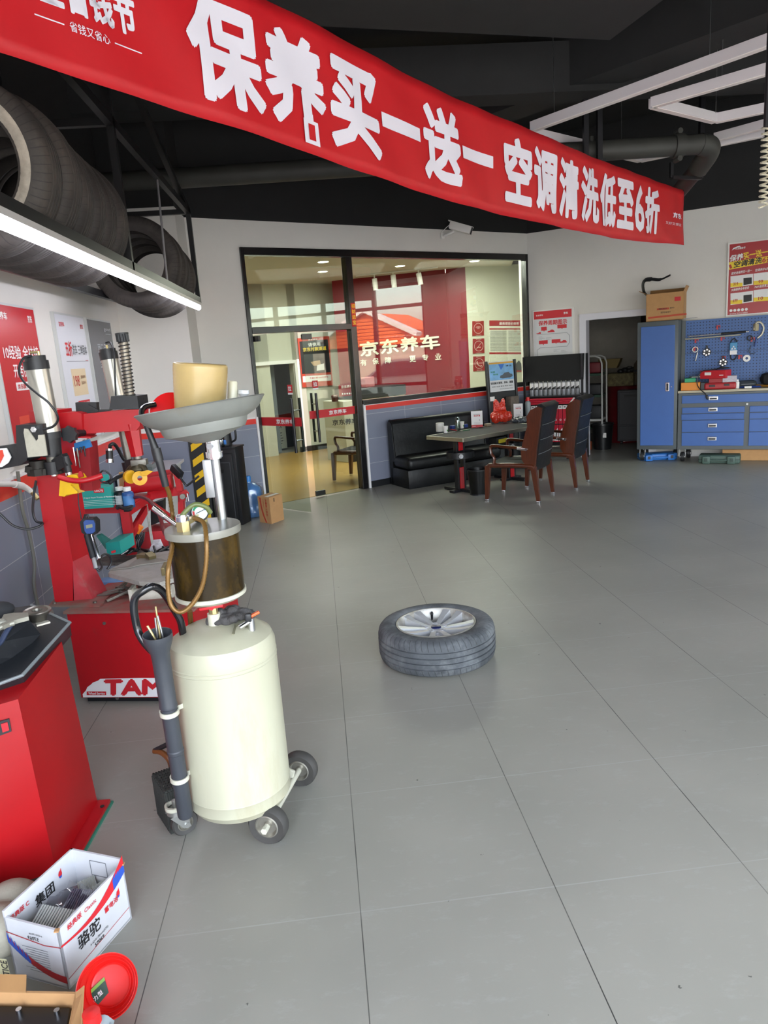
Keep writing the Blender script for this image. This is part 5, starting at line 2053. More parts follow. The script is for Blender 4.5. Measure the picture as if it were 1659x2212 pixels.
# ------------------------------------------------------------------ along the left wall, behind the tyre changer
wc_ = thing('white_cabinet', 'pale grey cabinet with white top behind the red machines by the left wall', 'cabinet', (-1.6, 7.0, 0))
tq_ = [fz(x, y, .75) for x, y in ((412, 985), (355, 1003), (160, 1062), (255, 985))]
c0, c1 = V3((-1.40, 7.17, 0)), V3((-1.40, 6.35, 0))
m = MB().box((-1.60, 6.76, .365), (.40, .80, .73))
m.build('carcass', mat('pale cabinet side', 'cfd0ce', .45), wc_, 0)
m = MB().box((-1.595, 6.76, .745), (.46, .86, .03), .006)
m.build('worktop', mat('pale cabinet top', 'c6c9cf', .35), wc_, 0)
MB().box((-1.62, 6.62, .79), (.2, .28, .06), .01).build('tray', CLEAR, wc_, 0)

# corner guard on the pier
cg = thing('corner_guard', 'black corner guard with yellow diagonal stripes on the pier beside the black cabinet', 'corner guard', (-1.2, 7.33, 0))
m = MB().box((-1.258, 7.329, .52), (.146, .014, 1.04)).box((-1.18, 7.385, .52), (.014, .12, 1.04))
m.build('guard_strip', mat('guard black', '17171a', .45), cg, 0)
m = MB()
for k in range(7):
    z = .03 + k * .155
    if z + .14 < 1.04:
        m.add([(-1.31, 7.3205, z), (-1.195, 7.3205, z + .07), (-1.195, 7.3205, z + .14), (-1.31, 7.3205, z + .07)], [(0, 1, 2, 3)])
m.build('yellow_stripe', mat('guard yellow', 'e8b80c', .45), cg, 0)

# black tea cabinet with kettle set
bk = thing('tea_cabinet', 'black tea cabinet with panelled door standing beside the striped corner guard', 'cabinet', (-1.05, 7.5, 0))
b0, b1, b2 = V3((-1.165, 7.462, 0)), V3((-.89, 7.357, 0)), V3((-.845, 7.49, 0))
ex = (b1 - b0).normalized()
ey = V3((-ex.y, ex.x, 0))
MK = Matrix((ex, ey, ZU)).transposed().to_4x4()
MK.translation = b0
Wk, Dk, Hk = .295, .19, .80
CABB = mat('black cabinet', '1c1d20', .35, noise=.1)
MB(MK).box((Wk / 2, Dk / 2 + .01, Hk / 2), (Wk, Dk, Hk), .008).build('carcass', CABB, bk, 30)
MB(MK).box((Wk / 2 - .01, .0, Hk / 2 - .01), (Wk - .05, .022, Hk - .08), .006).build('door', CABB, bk, 30)
m = MB(MK)
for a, b in (((.05, -.012, .08), (.05, -.012, .62)), ((.23, -.012, .08), (.23, -.012, .66)), ((.05, -.012, .62), (.07, -.012, .66)), ((.07, -.012, .66), (.23, -.012, .66)), ((.13, -.012, .08), (.13, -.012, .55))):
    m.bar(a, b, .006, .006)
m.build('door_groove', mat('groove grey', '4a4b50', .35), bk, 0)
m = MB(MK).box((.11, -.014, .575), (.09, .012, .035), .004)
m.build('door_handle', mat('handle recess', '0c0c0d', .3), bk, 0)
MB(MK).box((Wk / 2, Dk / 2, Hk + .008), (Wk + .02, Dk + .03, .018), .004).build('top', CABB, bk, 30)
kt = thing('electric_kettle', 'black electric kettle with looped handle on top of the black cabinet', 'kettle', at(480, 968, 7.62))
kp = MK @ V3((.12, .14, Hk + .018))
MB().lathe([(.0, .0), (.075, .0), (.078, .02), (.07, .16), (.064, .19), (.0, .2)], kp, seg=32).build('body', BLKP, kt)
MB().lathe([(.0, .012), (.03, .01), (.06, .0), (.06, -.005)], kp + ZU * .198, seg=24).build('lid', BLKP, kt)
e = V3((.9, -.3, 0)).normalized()
MB().tube(spline([kp + e * .06 + ZU * .185, kp + e * .11 + ZU * .19, kp + e * .13 + ZU * .15, kp + e * .125 + ZU * .06, kp + e * .075 + ZU * .03], 6), .011, 10).build('handle', BLKP, kt)
gt = thing('glass_teapot', 'small clear glass teapot with blue tag in front of the black kettle', 'teapot', MK @ V3((.16, .07, Hk + .018)))
gp = MK @ V3((.125, .035, Hk + .018))
MB().lathe([(.0, .002), (.042, .0), (.05, .03), (.045, .10), (.035, .115), (.033, .115), (.042, .1), (.047, .03), (.04, .005), (.0, .006)], gp, seg=28).build('body', glass('teapot glass', 'c9d2d4', .12), gt)
MB().lathe([(.0, .0), (.036, .0), (.034, .012), (.008, .018), (.010, .03), (.0, .034)], gp + ZU * .115, seg=20).build('lid', CHROME, gt)
MB().box(gp + V3((.05, -.02, .045)), (.03, .006, .045), .003).build('tag', mat('tag blue', '2b74c4', .5), gt)

# water jug in its bag, carton on the floor
jg = thing('water_jug', 'clear blue water jug in a plastic bag between black cabinet and glass door', 'water jug', (-.83, 7.78, 0))
jp = V3((-.835, 7.79, .004))
JB = mat('blue jug plastic', '6f9fd0', .2, noise=.15, nscale=10, coat=.4)
MB().lathe([(.0, .0), (.115, .0), (.128, .015), (.128, .10), (.123, .115), (.123, .13), (.128, .145), (.128, .26), (.118, .31), (.07, .355), (.03, .37), (.028, .39), (.0, .39)], jp, seg=36).build('jug_body', JB, jg, 45)
MB().lathe([(.0, .44), (.028, .44), (.031, .43), (.031, .38), (.0, .38)], jp, seg=20).build('cap', mat('cap blue', '2a86d6', .35), jg)
m = MB()
vs, n_ = [], 22
prof = [(.15, .002), (.158, .06), (.145, .14), (.155, .24), (.135, .31), (.085, .355), (.045, .372)]
for k in range(n_):
    a = 2 * pi * k / n_
    for i, (r_, z) in enumerate(prof):
        rr = r_ * (1 + .05 * sin(a * 5 + i * 1.9) + .03 * sin(a * 11 + i))
        vs.append(jp + V3((rr * cos(a), rr * sin(a), z)))
L_ = len(prof)
m.add(vs, [(k * L_ + i, ((k + 1) % n_) * L_ + i, ((k + 1) % n_) * L_ + i + 1, k * L_ + i + 1) for k in range(n_) for i in range(L_ - 1)])
m.build('bag', glass('bag film', 'e6eef8', .10, .15), jg, 25)
ct = thing('carton', 'brown cardboard carton with red print standing in front of the glass door', 'carton', (-.6, 7.45, 0))
q = [V3((-.721, 7.44, 0)), V3((-.592, 7.303, 0)), V3((-.471, 7.472, 0)), V3((-.60, 7.61, 0))]
hq = .275
MB().hull(q, [p + ZU * hq for p in q]).build('carton_box', CARD, ct, 0)
m = MB()
n0 = (q[1] - q[0]).cross(ZU).normalized()
n1 = (q[2] - q[1]).cross(ZU).normalized()
ea = (q[1] - q[0])
for k in range(8):
    f0, f1 = k / 8, (k + 1) / 8
    u0, u1 = .16 + .36 * f0 ** 2.2, .16 + .36 * f1 ** 2.2
    z0, z1 = hq * (.97 - .95 * f0), hq * (.97 - .95 * f1)
    m.quad(q[0] + ea * u0 + ZU * z0 + n0 * .001, q[0] + ea * (u0 + .12) + ZU * z0 + n0 * .001, q[0] + ea * (u1 + .12) + ZU * z1 + n0 * .001, q[0] + ea * u1 + ZU * z1 + n0 * .001)
m.text('买重新上京东', q[0] + ea * .62 + ZU * (hq * .93) + n0 * .001, -ZU, ea.normalized(), h=.028, bold=.02)
m.text('京东快递送到家', q[0] + ea * .44 + ZU * (hq * .93) + n0 * .001, -ZU, ea.normalized(), h=.014, bold=.0)
m.build('red_lettering', mat('carton red', 'b5402e', .6), ct, 0)
m = MB()
eb = (q[2] - q[1])
for k in range(5):
    m.quad(*[q[1] + eb * u + ZU * z + n1 * .001 for u, z in ((.30, hq * .80 + k * .008), (.40, hq * .80 + k * .008), (.40, hq * .80 + .005 + k * .008), (.30, hq * .80 + .005 + k * .008))])
m.build('black_print', BLKT, ct, 0)
MB().prism([p.lerp(q[2], .1) + ZU * (hq + .001) for p in (q[0].lerp(q[1], .45), q[0].lerp(q[1], .75), q[3].lerp(q[2], .75), q[3].lerp(q[2], .45))], (0, 0, .001)).build('tape', mat('white tape', 'd8d4cc', .4), ct, 0)

# ------------------------------------------------------------------ red work stand with shelf behind the tyre changer
RD2 = mat('red stand paint', 'b81822', .45, noise=.15, nscale=5, dirt='8a4a46', dscale=8, dlow=.55, dhigh=.85)
st = thing('work_stand', 'red welded steel work stand behind the tyre changer with bottles on its shelf', 'work stand', (-1.45, 4.9, 0))
YS = 4.55
m = MB()
m.bar(at(158, 1100, YS), at(272, 1098, YS), .03, .055)
m.build('front_rail', RD2, st, 0)
m = MB().prism([at(160, 1098, YS), at(273, 1096, YS), at(323, 1065, 5.05), at(240, 1066, 5.15)], (0, 0, -.01))
m.build('shelf', RD2, st, 0)
for a, b in (((270, 1098, YS), (288, 1260, YS)), ((168, 1100, YS), (182, 1260, YS))):
    A_, B_ = at(*a), at(*b)
    MB().bar(A_, V3((A_.x, A_.y, .01)), .055, .05, (0, 1, 0)).build('leg', RD2, st, 0)
m = MB().bar(at(272, 1108, YS + .02), at(330, 1070, 5.05), .03, .05).bar(at(286, 1150, YS + .05), at(320, 1090, 5.0), .03, .05)
m.build('side_brace', RD2, st, 0)
m = MB().bar(at(318, 1085, 5.0), at(378, 1128, 4.9), .03, .05)
m.build('side_brace', RD2, st, 0)
MB().bar(at(314, 1078, 4.95), at(331, 1185, 4.85), .018, .018).build('prop_rod', STEELD, st, 0)
m = MB().prism([at(302, 1150, 4.95), at(385, 1145, 4.95), at(386, 1225, 4.9), at(296, 1228, 4.9)], (.03, .25, 0))
m.build('motor_box', RD2, st, 0)
m = MB().prism([at(325, 1090, 5.1), at(352, 1080, 5.1), at(352, 1125, 5.1), at(326, 1135, 5.1)], (0, .1, 0))
m.build('black_motor', BLKP, st, 0)
m = MB().cyl(at(275, 1052, 5.0), at(372, 1040, 5.0), .05, seg=24)
m.build('roller', RD2, st)
m = MB().cyl(at(315, 1030, 5.1), at(372, 1022, 5.1), .028, seg=16)
m.build('roller_bar', RD2, st)
m = MB().prism([at(268, 1020, 5.02), at(276, 1020, 5.02), at(276, 1085, 5.02), at(268, 1085, 5.02)], (.0, .15, 0))
m.prism([at(373, 1018, 4.98), at(384, 1020, 4.98), at(396, 1068, 4.98), at(398, 1210, 4.98), at(386, 1210, 4.98), at(384, 1070, 4.98)], (.0, .06, 0))
m.build('end_plate', RD2, st, 0)
m = MB().prism([at(318, 1060, 5.0), at(390, 1052, 5.0), at(388, 1070, 4.95), at(318, 1080, 4.95)], (0, .05, .0))
m.build('cross_plate', RD2, st, 0)
m = MB().prism([at(385, 1066, 4.95), at(400, 1058, 4.95), at(407, 1066, 4.95), at(402, 1080, 4.95), at(388, 1085, 4.95)], (0, .03, 0))
m.build('latch_plate', RD2, st, 0)
MB().tube([at(404, 1066, 4.9), at(407, 1082, 4.9), at(402, 1084, 4.9), at(402, 1074, 4.9)], .005, 6).build('latch_hook', STEEL, st)
MB().cyl(at(396, 1072, 4.92), at(394, 1073, 4.88), .018, seg=14).build('pivot_bolt', STEELD, st)
m = MB().bar(at(372, 1008, 4.8), at(392, 1028, 4.75), .035, .05, bev=.006)
h_ = m.build('lever_head', BLKP, st)
MB().tube(spline([at(385, 1018, 4.78), at(391, 1034, 4.75), at(400, 1046, 4.74), at(404, 1049, 4.74), at(418, 1038, 4.75), at(430, 1028, 4.76)], 5), .007, 8).build('lever', BLACKM, st)
MB().tube(spline([at(290, 1075, 4.5), at(302, 1073, 4.4), at(320, 1080, 4.2), at(335, 1096, 4.0), at(345, 1115, 3.8), at(352, 1140, 3.7), at(357, 1155, 3.6)], 7), .010, 8).build('red_hose', mat('dark red hose', '6a1a20', .5), st)
MB().bar(at(262, 1020, 5.15), at(264, 1058, 5.15), .02, .03).build('brush_handle', mat('pale wood', 'c2a874', .6), st, 0)
# teal carton on the shelf
TEAL = mat('teal card', '27a096', .5)
b = thing('parts_box', 'open teal carton with small red label on the red stand', 'carton', at(208, 1075, 4.45))
A_ = [at(163, 1101, 4.45), at(245, 1096, 4.45), at(252, 1098, 4.56)]
up_ = ZU * .128
d_ = V3((-.02, .14, 0))
MB().hull([A_[0], A_[1], A_[1] + d_, A_[0] + d_], [A_[0] + up_, A_[1] + up_, A_[1] + d_ + up_, A_[0] + d_ + up_]).build('carton_box', TEAL, b, 0)
mm = MB().prism([A_[0] + d_ + up_, A_[1] + d_ + up_ - V3((.02, 0, 0)), A_[1] + d_ + up_ * 1.42 - V3((.03, -.03, 0)), A_[0] + d_ + up_ * 1.42 + V3((-.005, .03, 0))], (0, .004, 0))
fl_ = mm.build('lid_flap', TEAL, b, 0)
e_ = (A_[1] - A_[0]).normalized()
nb = e_.cross(ZU).normalized()
MB().prism([A_[0] + d_ + up_ * 1.03 + e_ * .02 - V3((0, .003, 0)), A_[1] + d_ + up_ * 1.03 - e_ * .03 - V3((0, .003, 0)), A_[1] + d_ + up_ * 1.12 - e_ * .03 - V3((0, -.008, 0)), A_[0] + d_ + up_ * 1.12 + e_ * .02 - V3((0, -.008, 0))], (0, .002, 0)).build('red_band', REDB, fl_, 0)
m = MB().prism([A_[0] + e_ * u + ZU * z + nb * .001 for u, z in ((.125, .096), (.185, .096), (.185, .122), (.125, .122))], nb * .001)
m.build('label', REDB, b, 0)
m = MB()
m.text('LOCTE', A_[0] + e_ * .131 + ZU * .103 + nb * .0025, e_, ZU, w=.048, bold=.03)
m.text('Original Repair Process of Mechanical Parts', A_[0] + e_ * .06 + ZU * .062 + nb * .0015, e_, ZU, w=.21, bold=.01)
for k in range(4):
    m.quad(*[A_[0] + e_ * u + ZU * z + nb * .0015 for u, z in ((.03, .048 - k * .01), (.28, .048 - k * .01), (.28, .0495 - k * .01), (.03, .0495 - k * .01))])
m.build('white_lettering', WHP, b, 0)


def bottle(name, label, p, r, h, bm_, cm, lm, cat='bottle', group=None):
    t = thing(name, label, cat, p, 0, group)
    MB().lathe([(.0, .0), (r * .95, .0), (r, h * .03), (r, h * .68), (r * .85, h * .76), (r * .5, h * .80), (r * .5, h * .82), (.0, h * .82)], p, seg=24).build('body', bm_, t)
    MB().lathe([(.0, h), (r * .62, h), (r * .65, h * .97), (r * .65, h * .82), (.0, h * .82)], p, seg=20).build('cap', cm, t)
    if lm:
        n_ = 10
        d = (CAMP - p)
        a0 = atan2(d.y, d.x)
        vs = []
        for k in range(n_ + 1):
            a = a0 - 1.0 + 2.0 * k / n_
            for z in (h * .14, h * .6):
                vs.append(V3(p) + V3((r * 1.015 * cos(a), r * 1.015 * sin(a), z)))
        MB().add(vs, [(2 * k, 2 * k + 1, 2 * k + 3, 2 * k + 2) for k in range(n_)]).build('label', lm, t, 60)
    return t


bottle('additive_bottle', 'black bottle with white cap beside the teal carton on the red stand', at(263, 1094, 4.56), .036, .125, BLKP, WPL, mat('bottle label', 'c9ccd0', .5))
bottle('additive_bottle', 'blue bottle with white cap beside the teal carton on the red stand', at(280, 1096, 4.5), .036, .128, mat('bottle blue', '24508e', .35), WPL, mat('pale blue label', '4f86c4', .4))
t = MB().tube(spline([at(252, 1099, 4.44), at(258, 1094, 4.44), at(266, 1098, 4.43), at(276, 1097, 4.42), at(285, 1094, 4.43), at(280, 1101, 4.42), at(268, 1102, 4.42)], 6), .011, 8).build('rubber_strap', BLKP)
tag(t, 'twisted black rubber strap lying at the foot of the two bottles', 'strap')
# lower clutter between the stand and the turntable
b = thing('parts_box', 'second teal carton with open lid lying low beside the inflator handle', 'carton', at(245, 1195, 4.3))
A_ = [at(232, 1200, 4.25), at(262, 1196, 4.2), at(258, 1175, 4.45)]
MB().hull([A_[0], A_[1], A_[1] + V3((.03, .2, 0)), A_[0] + V3((.03, .2, 0))], [p + ZU * .075 for p in (A_[0], A_[1], A_[1] + V3((.03, .2, 0)), A_[0] + V3((.03, .2, 0)))]).build('carton_box', TEAL, b, 0)
MB().prism([at(208, 1158, 4.35), at(218, 1155, 4.35), at(252, 1178, 4.3), at(228, 1186, 4.28)], (0, .02, .004)).build('lid_flap', mat('teal dark', '1f6b62', .5), b, 0)
MB().prism([at(218, 1155, 4.36), at(230, 1160, 4.36), at(252, 1178, 4.31)], (0, .004, 0)).build('red_band', REDB, b, 0)
MB().prism([at(240, 1191, 4.19), at(249, 1188, 4.19), at(250, 1193, 4.19), at(241, 1196, 4.19)], (0, .003, 0)).build('label', REDB, b, 0)
lw = thing('lower_bench', 'low dusty steel shelf heaped with tools behind the turntable', 'shelf', (-1.35, 4.5, 0))
MB().prism([at(200, 1215, 4.3), at(300, 1215, 4.2), at(392, 1196, 4.45), at(390, 1180, 4.8), at(250, 1190, 4.8)], (0, 0, -.02)).build('shelf_top', mat('dusty shelf', '77716a', .8, noise=.2, dirt='4a4640', dscale=12, dlow=.4, dhigh=.6), lw, 0)
z0_ = at(250, 1200, 4.5).z
for x, y in ((-1.7, 4.75), (-1.0, 4.75)):
    MB().bar((x, y, 0), (x, y, z0_ - .02), .04, .04, (0, 1, 0)).build('leg', RD2, lw, 0)
random.seed(3)
m = MB()
for k in range(5):
    x, y = 275 + 22 * k, 1196 + (k % 2) * 6
    c = at(x, y, 4.45)
    m.tube(spline([c + V3((random.uniform(-.08, .08), random.uniform(-.08, .05), random.uniform(0, .05))) for _ in range(5)], 5), .007, 6)
t = m.build('black_cables', BLKP)
tag(t, 'tangle of thin black cables on the dusty low shelf behind the turntable', 'cables', None, 'stuff')
t = MB().prism([at(322, 1190, 4.5), at(330, 1172, 4.6), at(345, 1170, 4.6), at(352, 1186, 4.55), at(375, 1188, 4.5), at(360, 1196, 4.45)], (0, .03, .01)).build('plastic_bag', mat('wrinkled film', 'cfd0d4', .3, noise=.3, nscale=30), None, 0)
tag(t, 'crumpled clear plastic bag on the low shelf under the prop rod', 'bag')
t = MB().bar(at(263, 1197, 4.3), at(276, 1189, 4.3), .03, .004).build('paper_scrap', WHP)
tag(t, 'small white paper scrap on the low shelf left of the turntable', 'paper')
t = MB().cyl(at(295, 1150, 4.7), at(305, 1136, 4.7), .022, .018, seg=14).build('air_nozzle', mat('orange plastic', 'e07a1c', .4))
tag(t, 'orange air nozzle hanging among black cords on the red stand', 'nozzle')
m = MB()
for k in range(4):
    m.tube(spline([at(298 + k * 3, 1150, 4.7), at(288 + k * 5, 1172, 4.68), at(296 + k * 2, 1186, 4.66), at(308 - k * 3, 1170, 4.67), at(312, 1150, 4.7)], 6), .006, 6)
t = m.build('electric_lead', BLKP)
tag(t, 'coiled black cord hanging below the orange nozzle', 'cord')
t = MB().box(at(250, 1268, 4.0), (.16, .1, .10), .01).build('blue_tub', mat('light blue tub', '6f98c8', .4))
t.location.z = 0
tag(t, 'pale blue plastic tub seen low behind the turntable', 'tub')

# ------------------------------------------------------------------ foreground, bottom left
bx = thing('battery_carton', 'open white battery carton with blue and red print full of ribbed blocks', 'carton', (-.83, 1.84, 0))
B0 = V3((-.818, 1.725, 0))
ux = V3((-.165, .075, 0)).normalized()
uy = V3((.113, .227, 0)).normalized()
uy = (uy - ux * uy.dot(ux)).normalized()
Wb, Lb, Hb = .19, .265, .19


def bp3(a, b, z):
    return B0 + ux * a + uy * b + ZU * z


BOXW = mat('white carton', 'c6c7ca', .55, noise=.05)
th = .006
m = MB()


def panel(a0, b0, a1, b1, z0=.0, z1=Hb, t=th):
    p, q_ = bp3(a0, b0, 0), bp3(a1, b1, 0)
    n_ = V3(((q_ - p).y, -(q_ - p).x, 0)).normalized() * t
    m.hull([p + ZU * z0, q_ + ZU * z0, q_ + n_ + ZU * z0, p + n_ + ZU * z0], [p + ZU * z1, q_ + ZU * z1, q_ + n_ + ZU * z1, p + n_ + ZU * z1])


panel(0, 0, Wb, 0)
panel(Wb, 0, Wb, Lb, 0, Hb + .02)
panel(Wb, Lb, 0, Lb, 0, Hb + .02)
panel(0, Lb, 0, 0)
m.hull([bp3(0, 0, .002), bp3(Wb, 0, .002), bp3(Wb, Lb, .002), bp3(0, Lb, .002)], [bp3(0, 0, .008), bp3(Wb, 0, .008), bp3(Wb, Lb, .008), bp3(0, Lb, .008)])
m.build('carton_walls', BOXW, bx, 0)
E1, E2 = -.0012, -.0012      # printed sides: long side (a = 0) faces right, short side (b = 0) faces the camera


def ls(b, z, o=.0012):
    return bp3(-o, b, z)


def ss(a, z, o=.0012):
    return bp3(a, -o, z)


m = MB()
N_ = 14
for k in range(N_):
    f0, f1 = k / N_, (k + 1) / N_

    def lo_(f):
        return .155 - .095 * max(0, 1 - abs(f - .62) / .62) ** .6 if f < .62 else .06 + .05 * (f - .62)

    def cu(f):
        return .150 - .03 * f + .11 * f * 0

    b0, b1 = f0 * Lb, f1 * Lb
    z0, z1 = .135 - .015 * sin(pi * f0) + .03 * f0 ** 3, .135 - .015 * sin(pi * f1) + .03 * f1 ** 3
    m.quad(ls(b0, z0), ls(b1, z1), ls(b1, z1 + .006 + .05 * f1 ** 2), ls(b0, z0 + .006 + .05 * f0 ** 2))
m.text('经典版', ls(.03, .163), uy, ZU, h=.017, bold=.02)
m.text('Classic', ls(.095, .163), uy, ZU, h=.012, bold=.01)
m.text('蓄电池', ls(.165, .10), uy, ZU, h=.018, bold=.02)
m.quad(ls(.005, .030), ls(.26, .042), ls(.26, .0435), ls(.005, .0315))
m.build('red_lettering', REDB, bx, 0)
BLUB = mat('carton blue', '2a4fb0', .5)
m = MB()
for k in range(6):
    f0, f1 = .80 + k * .033, .80 + (k + 1) * .033
    m.quad(ls(f0 * Lb, .135 + .03 * f0 ** 3 - .015 * sin(pi * f0), .0016), ls(f1 * Lb, .135 + .03 * f1 ** 3 - .015 * sin(pi * f1), .0016), ls(f1 * Lb, .19, .0016), ls(f0 * Lb, .172 + .018 * (k / 6), .0016))
m.build('blue_print', BLUB, bx, 0)
m = MB()
m.text('骆驼', ls(.055, .075), uy, ZU, h=.042, bold=.015)
m.text('6-QW-70min(570)', ls(.095, .052), uy, ZU, h=.009, bold=.0)
m.text('57069', ls(.11, .037), uy, ZU, h=.011, bold=.01)
m.text('57069', ss(.075, .138), -ux * -1, ZU, h=.011, bold=.01)
m.text('6-QW-70min', ss(.06, .154), ux, ZU, h=.007, bold=.0)
m.build('black_lettering', BLKT, bx, 0)
m = MB()
for k in range(11):
    m.quad(*[ss(a, .11 - k * .0075 + d) for a, d in ((.05, 0), (.05 + .09 - .012 * (k % 3), 0), (.05 + .09 - .012 * (k % 3), .0015), (.05, .0015))])
m.build('fine_print', GRYT, bx, 0)
m = MB()
for k in range(10):
    f0, f1 = k / 10, (k + 1) / 10
    z0, z1 = .02 + .09 * f0 ** 2, .02 + .09 * f1 ** 2
    m.quad(ss(Wb * f0, z0), ss(Wb * f1, z1), ss(Wb * f1, z1 + .022), ss(Wb * f0, z0 + .022))
    m.quad(ss(Wb * f0, .128 + .02 * abs(f0 - .3)), ss(Wb * f1, .128 + .02 * abs(f1 - .3)), ss(Wb * f1, .131 + .02 * abs(f1 - .3)), ss(Wb * f0, .131 + .02 * abs(f0 - .3)))
m.build('dark_red_print', mat('carton dark red', 'a8242c', .5), bx, 0)
m = MB()
for k in range(6):
    f0, f1 = .62 + k * .0633, .62 + (k + 1) * .0633
    m.quad(ss(Wb * f0, .02 + .09 * f0 ** 2, .0016), ss(Wb * f1, .02 + .09 * f1 ** 2, .0016), ss(Wb * f1, .045 + .10 * f1 ** 2, .0016), ss(Wb * f0, .03 + .09 * f0 ** 2, .0016))
m.build('blue_print', BLUB, bx, 0)
# inner prints on the far long side
m = MB()


def il(b, z, o=.0075):
    return bp3(Wb - o, b, z)


m.text('集团', il(.10, .135), uy, ZU, h=.035, bold=.02)
m.build('inner_lettering', BLKT, bx, 0)
m = MB()
m.text('经典版 C', il(.012, .165), uy, ZU, h=.016, bold=.02)
m.build('inner_red_lettering', REDB, bx, 0)


def flame(P, X, Y, s_):
    m_ = MB()
    m_.add([P + X * a * s_ + Y * b * s_ for a, b in ((-.3, -.1), (-.35, .3), (-.15, .7), (.1, .75), (.3, 1.1), (.32, .6), (.38, .2), (.3, -.1))], [tuple(range(8))])
    m_.i = 1
    m_.add([P + X * a * s_ + Y * b * s_ for a, b in ((-.32, -.05), (.33, -.05), (.2, -.4), (-.15, -.42))], [(0, 1, 2, 3)])
    return m_


flame(ls(.225, .115), uy, ZU, .02).build('flame_print', [REDB, BLUB], bx, 0)
flame(il(.20, .165), uy, ZU, .02).build('flame_print', [REDB, BLUB], bx, 0)
m = MB()
ie = lambda a, z: bp3(a, Lb - .0075, z)
for a, b_ in (((.06, .135), (.12, .135)), ((.12, .135), (.12, .185)), ((.12, .185), (.06, .185)), ((.06, .185), (.06, .135))):
    p, q_ = ie(*a), ie(*b_)
    m.bar(p, q_, .0012, .0015)
m.build('printed_square', GRYT, bx, 0)
m = MB()
for a, b_ in ((.0, .0), (.0, Lb)):
    m.box(bp3(a + .003, b_, Hb + .0), (.012, .012, .004))
m.build('torn_edge_rim', CARD, bx, 0)
# ribbed weight blocks inside
RIBM = mat('zinc ribs', 'b4b6b0', .45, .4, noise=.1)
BACKM = mat('cream backing', 'c8b68c', .7)


def ribblock(label, a, b, z, ln, wd, rz, tilt, mt):
    M_ = Matrix.Translation(bp3(a, b, z)) @ Matrix.Rotation(rz, 4, 'Z') @ Matrix.Rotation(tilt, 4, 'X')
    t = thing('weight_strip_block', label, 'weights', bp3(a, b, z), rz, 'ribbed strips in the white carton', rot=Matrix.Rotation(rz, 3, 'Z') @ Matrix.Rotation(tilt, 3, 'X'))
    MB().box((0, 0, -.010), (ln, wd, .018)).build('backing', BACKM, t, 0, True)
    m_ = MB()
    n_ = 14
    for k in range(n_):
        m_.box((-ln / 2 + ln * (k + .5) / n_, 0, .004), (ln / n_ * .72, wd * .98, .010), .0015, seg=1)
    m_.build('ribs', mt, t, 0, True)
    return t


rz_ = atan2(ux.y, ux.x)
ribblock('big pale ribbed block at the camera end of the white carton', .095, .065, .128, .125, .095, rz_ + .05, -.42, RIBM)
ribblock('purple-grey ribbed block wrapped in film in the middle of the white carton', .075, .158, .122, .10, .085, rz_ + .15, -.35, mat('violet ribs', '77707c', .5, .3))
ribblock('small tan-backed ribbed piece near the far end of the white carton', .11, .225, .12, .05, .05, rz_ + .9, -.5, RIBM)
ribblock('second small tan-backed ribbed piece in the far corner of the white carton', .06, .228, .118, .045, .045, rz_ + 1.2, -.4, RIBM)
t = MB().prism([bp3(.03, .02, .03), bp3(.16, .02, .03), bp3(.16, .24, .03), bp3(.03, .24, .03)], (0, 0, .06)).build('loose_strips', mat('dark clutter', '5b5648', .8, noise=.4, nscale=25), None, 0)
tag(t, 'loose metal strips filling the bottom of the white carton', 'strips', None, 'stuff')
m = MB()
vs = [bp3(.02 + .13 * i / 6, .10 + .10 * j / 5, .150 + .010 * sin(i * 2.1 + j * 1.3) + .006 * sin(i * 5 + j * 3)) for i in range(7) for j in range(6)]
m.add(vs, [(i * 6 + j, (i + 1) * 6 + j, (i + 1) * 6 + j + 1, i * 6 + j + 1) for i in range(6) for j in range(5)])
t = m.build('film_bag', glass('thin film', 'e8e8ee', .12, .1), None, 40)
tag(t, 'crumpled clear film over the ribbed blocks in the white carton', 'film')

# red basin leaning behind the oil bottle
bs = thing('plastic_basin', 'red plastic basin tipped on its side in front of the white carton', 'basin', (-.70, 1.70, 0))
bc = at(231, 2132, 1.622)
bn = V3((.10, -.62, .52)).normalized()
m = MB()
seg = 60
pr_ = [(.0, -.075), (.055, -.075), (.062, -.072), (.074, -.05), (.085, -.02), (.092, .0), (.0945, .001), (.094, -.003), (.087, -.022), (.076, -.053), (.064, -.078), (.0, -.081)]
m.lathe([(r_ * .81, z * .81) for r_, z in pr_], bc, bn, seg)
bo = m.build('basin_shell', mat('red basin plastic', 'dd1c18', .35, noise=.04), bs, 40)
m = MB()
for r_, z in ((.0745, -.048), (.086, -.016), (.0628, -.070)):
    m.lathe([(q_ * .81, w_ * .81) for q_, w_ in ((r_ - .001, z + .001), (r_ + .0005, z + .003), (r_ - .002, z + .004))], bc, bn, seg)
m.build('ribs', MATS['red basin plastic'], bs, 60)
x_, y_, _ = frame(bn)
upb = (ZU - bn * bn.z).normalized()
rtb = upb.cross(bn)
lp = bc - bn * .057 - upb * .004 - rtb * .004
m = MB().add([lp + rtb * a + upb * b_ for a, b_ in ((-.058, -.012), (-.010, .018), (-.002, -.012), (-.048, -.048))], [(0, 1, 2, 3)])
m.build('label', mat('label green', '2c4a3c', .4), bs, 0)
m = MB().add([lp + bn * .001 + rtb * a + upb * b_ for a, b_ in ((-.060, -.004), (-.012, .026), (-.010, .018), (-.058, -.012))], [(0, 1, 2, 3)])
m.build('label_band', mat('label light green', '7bb04a', .4), bs, 0)
m = MB()
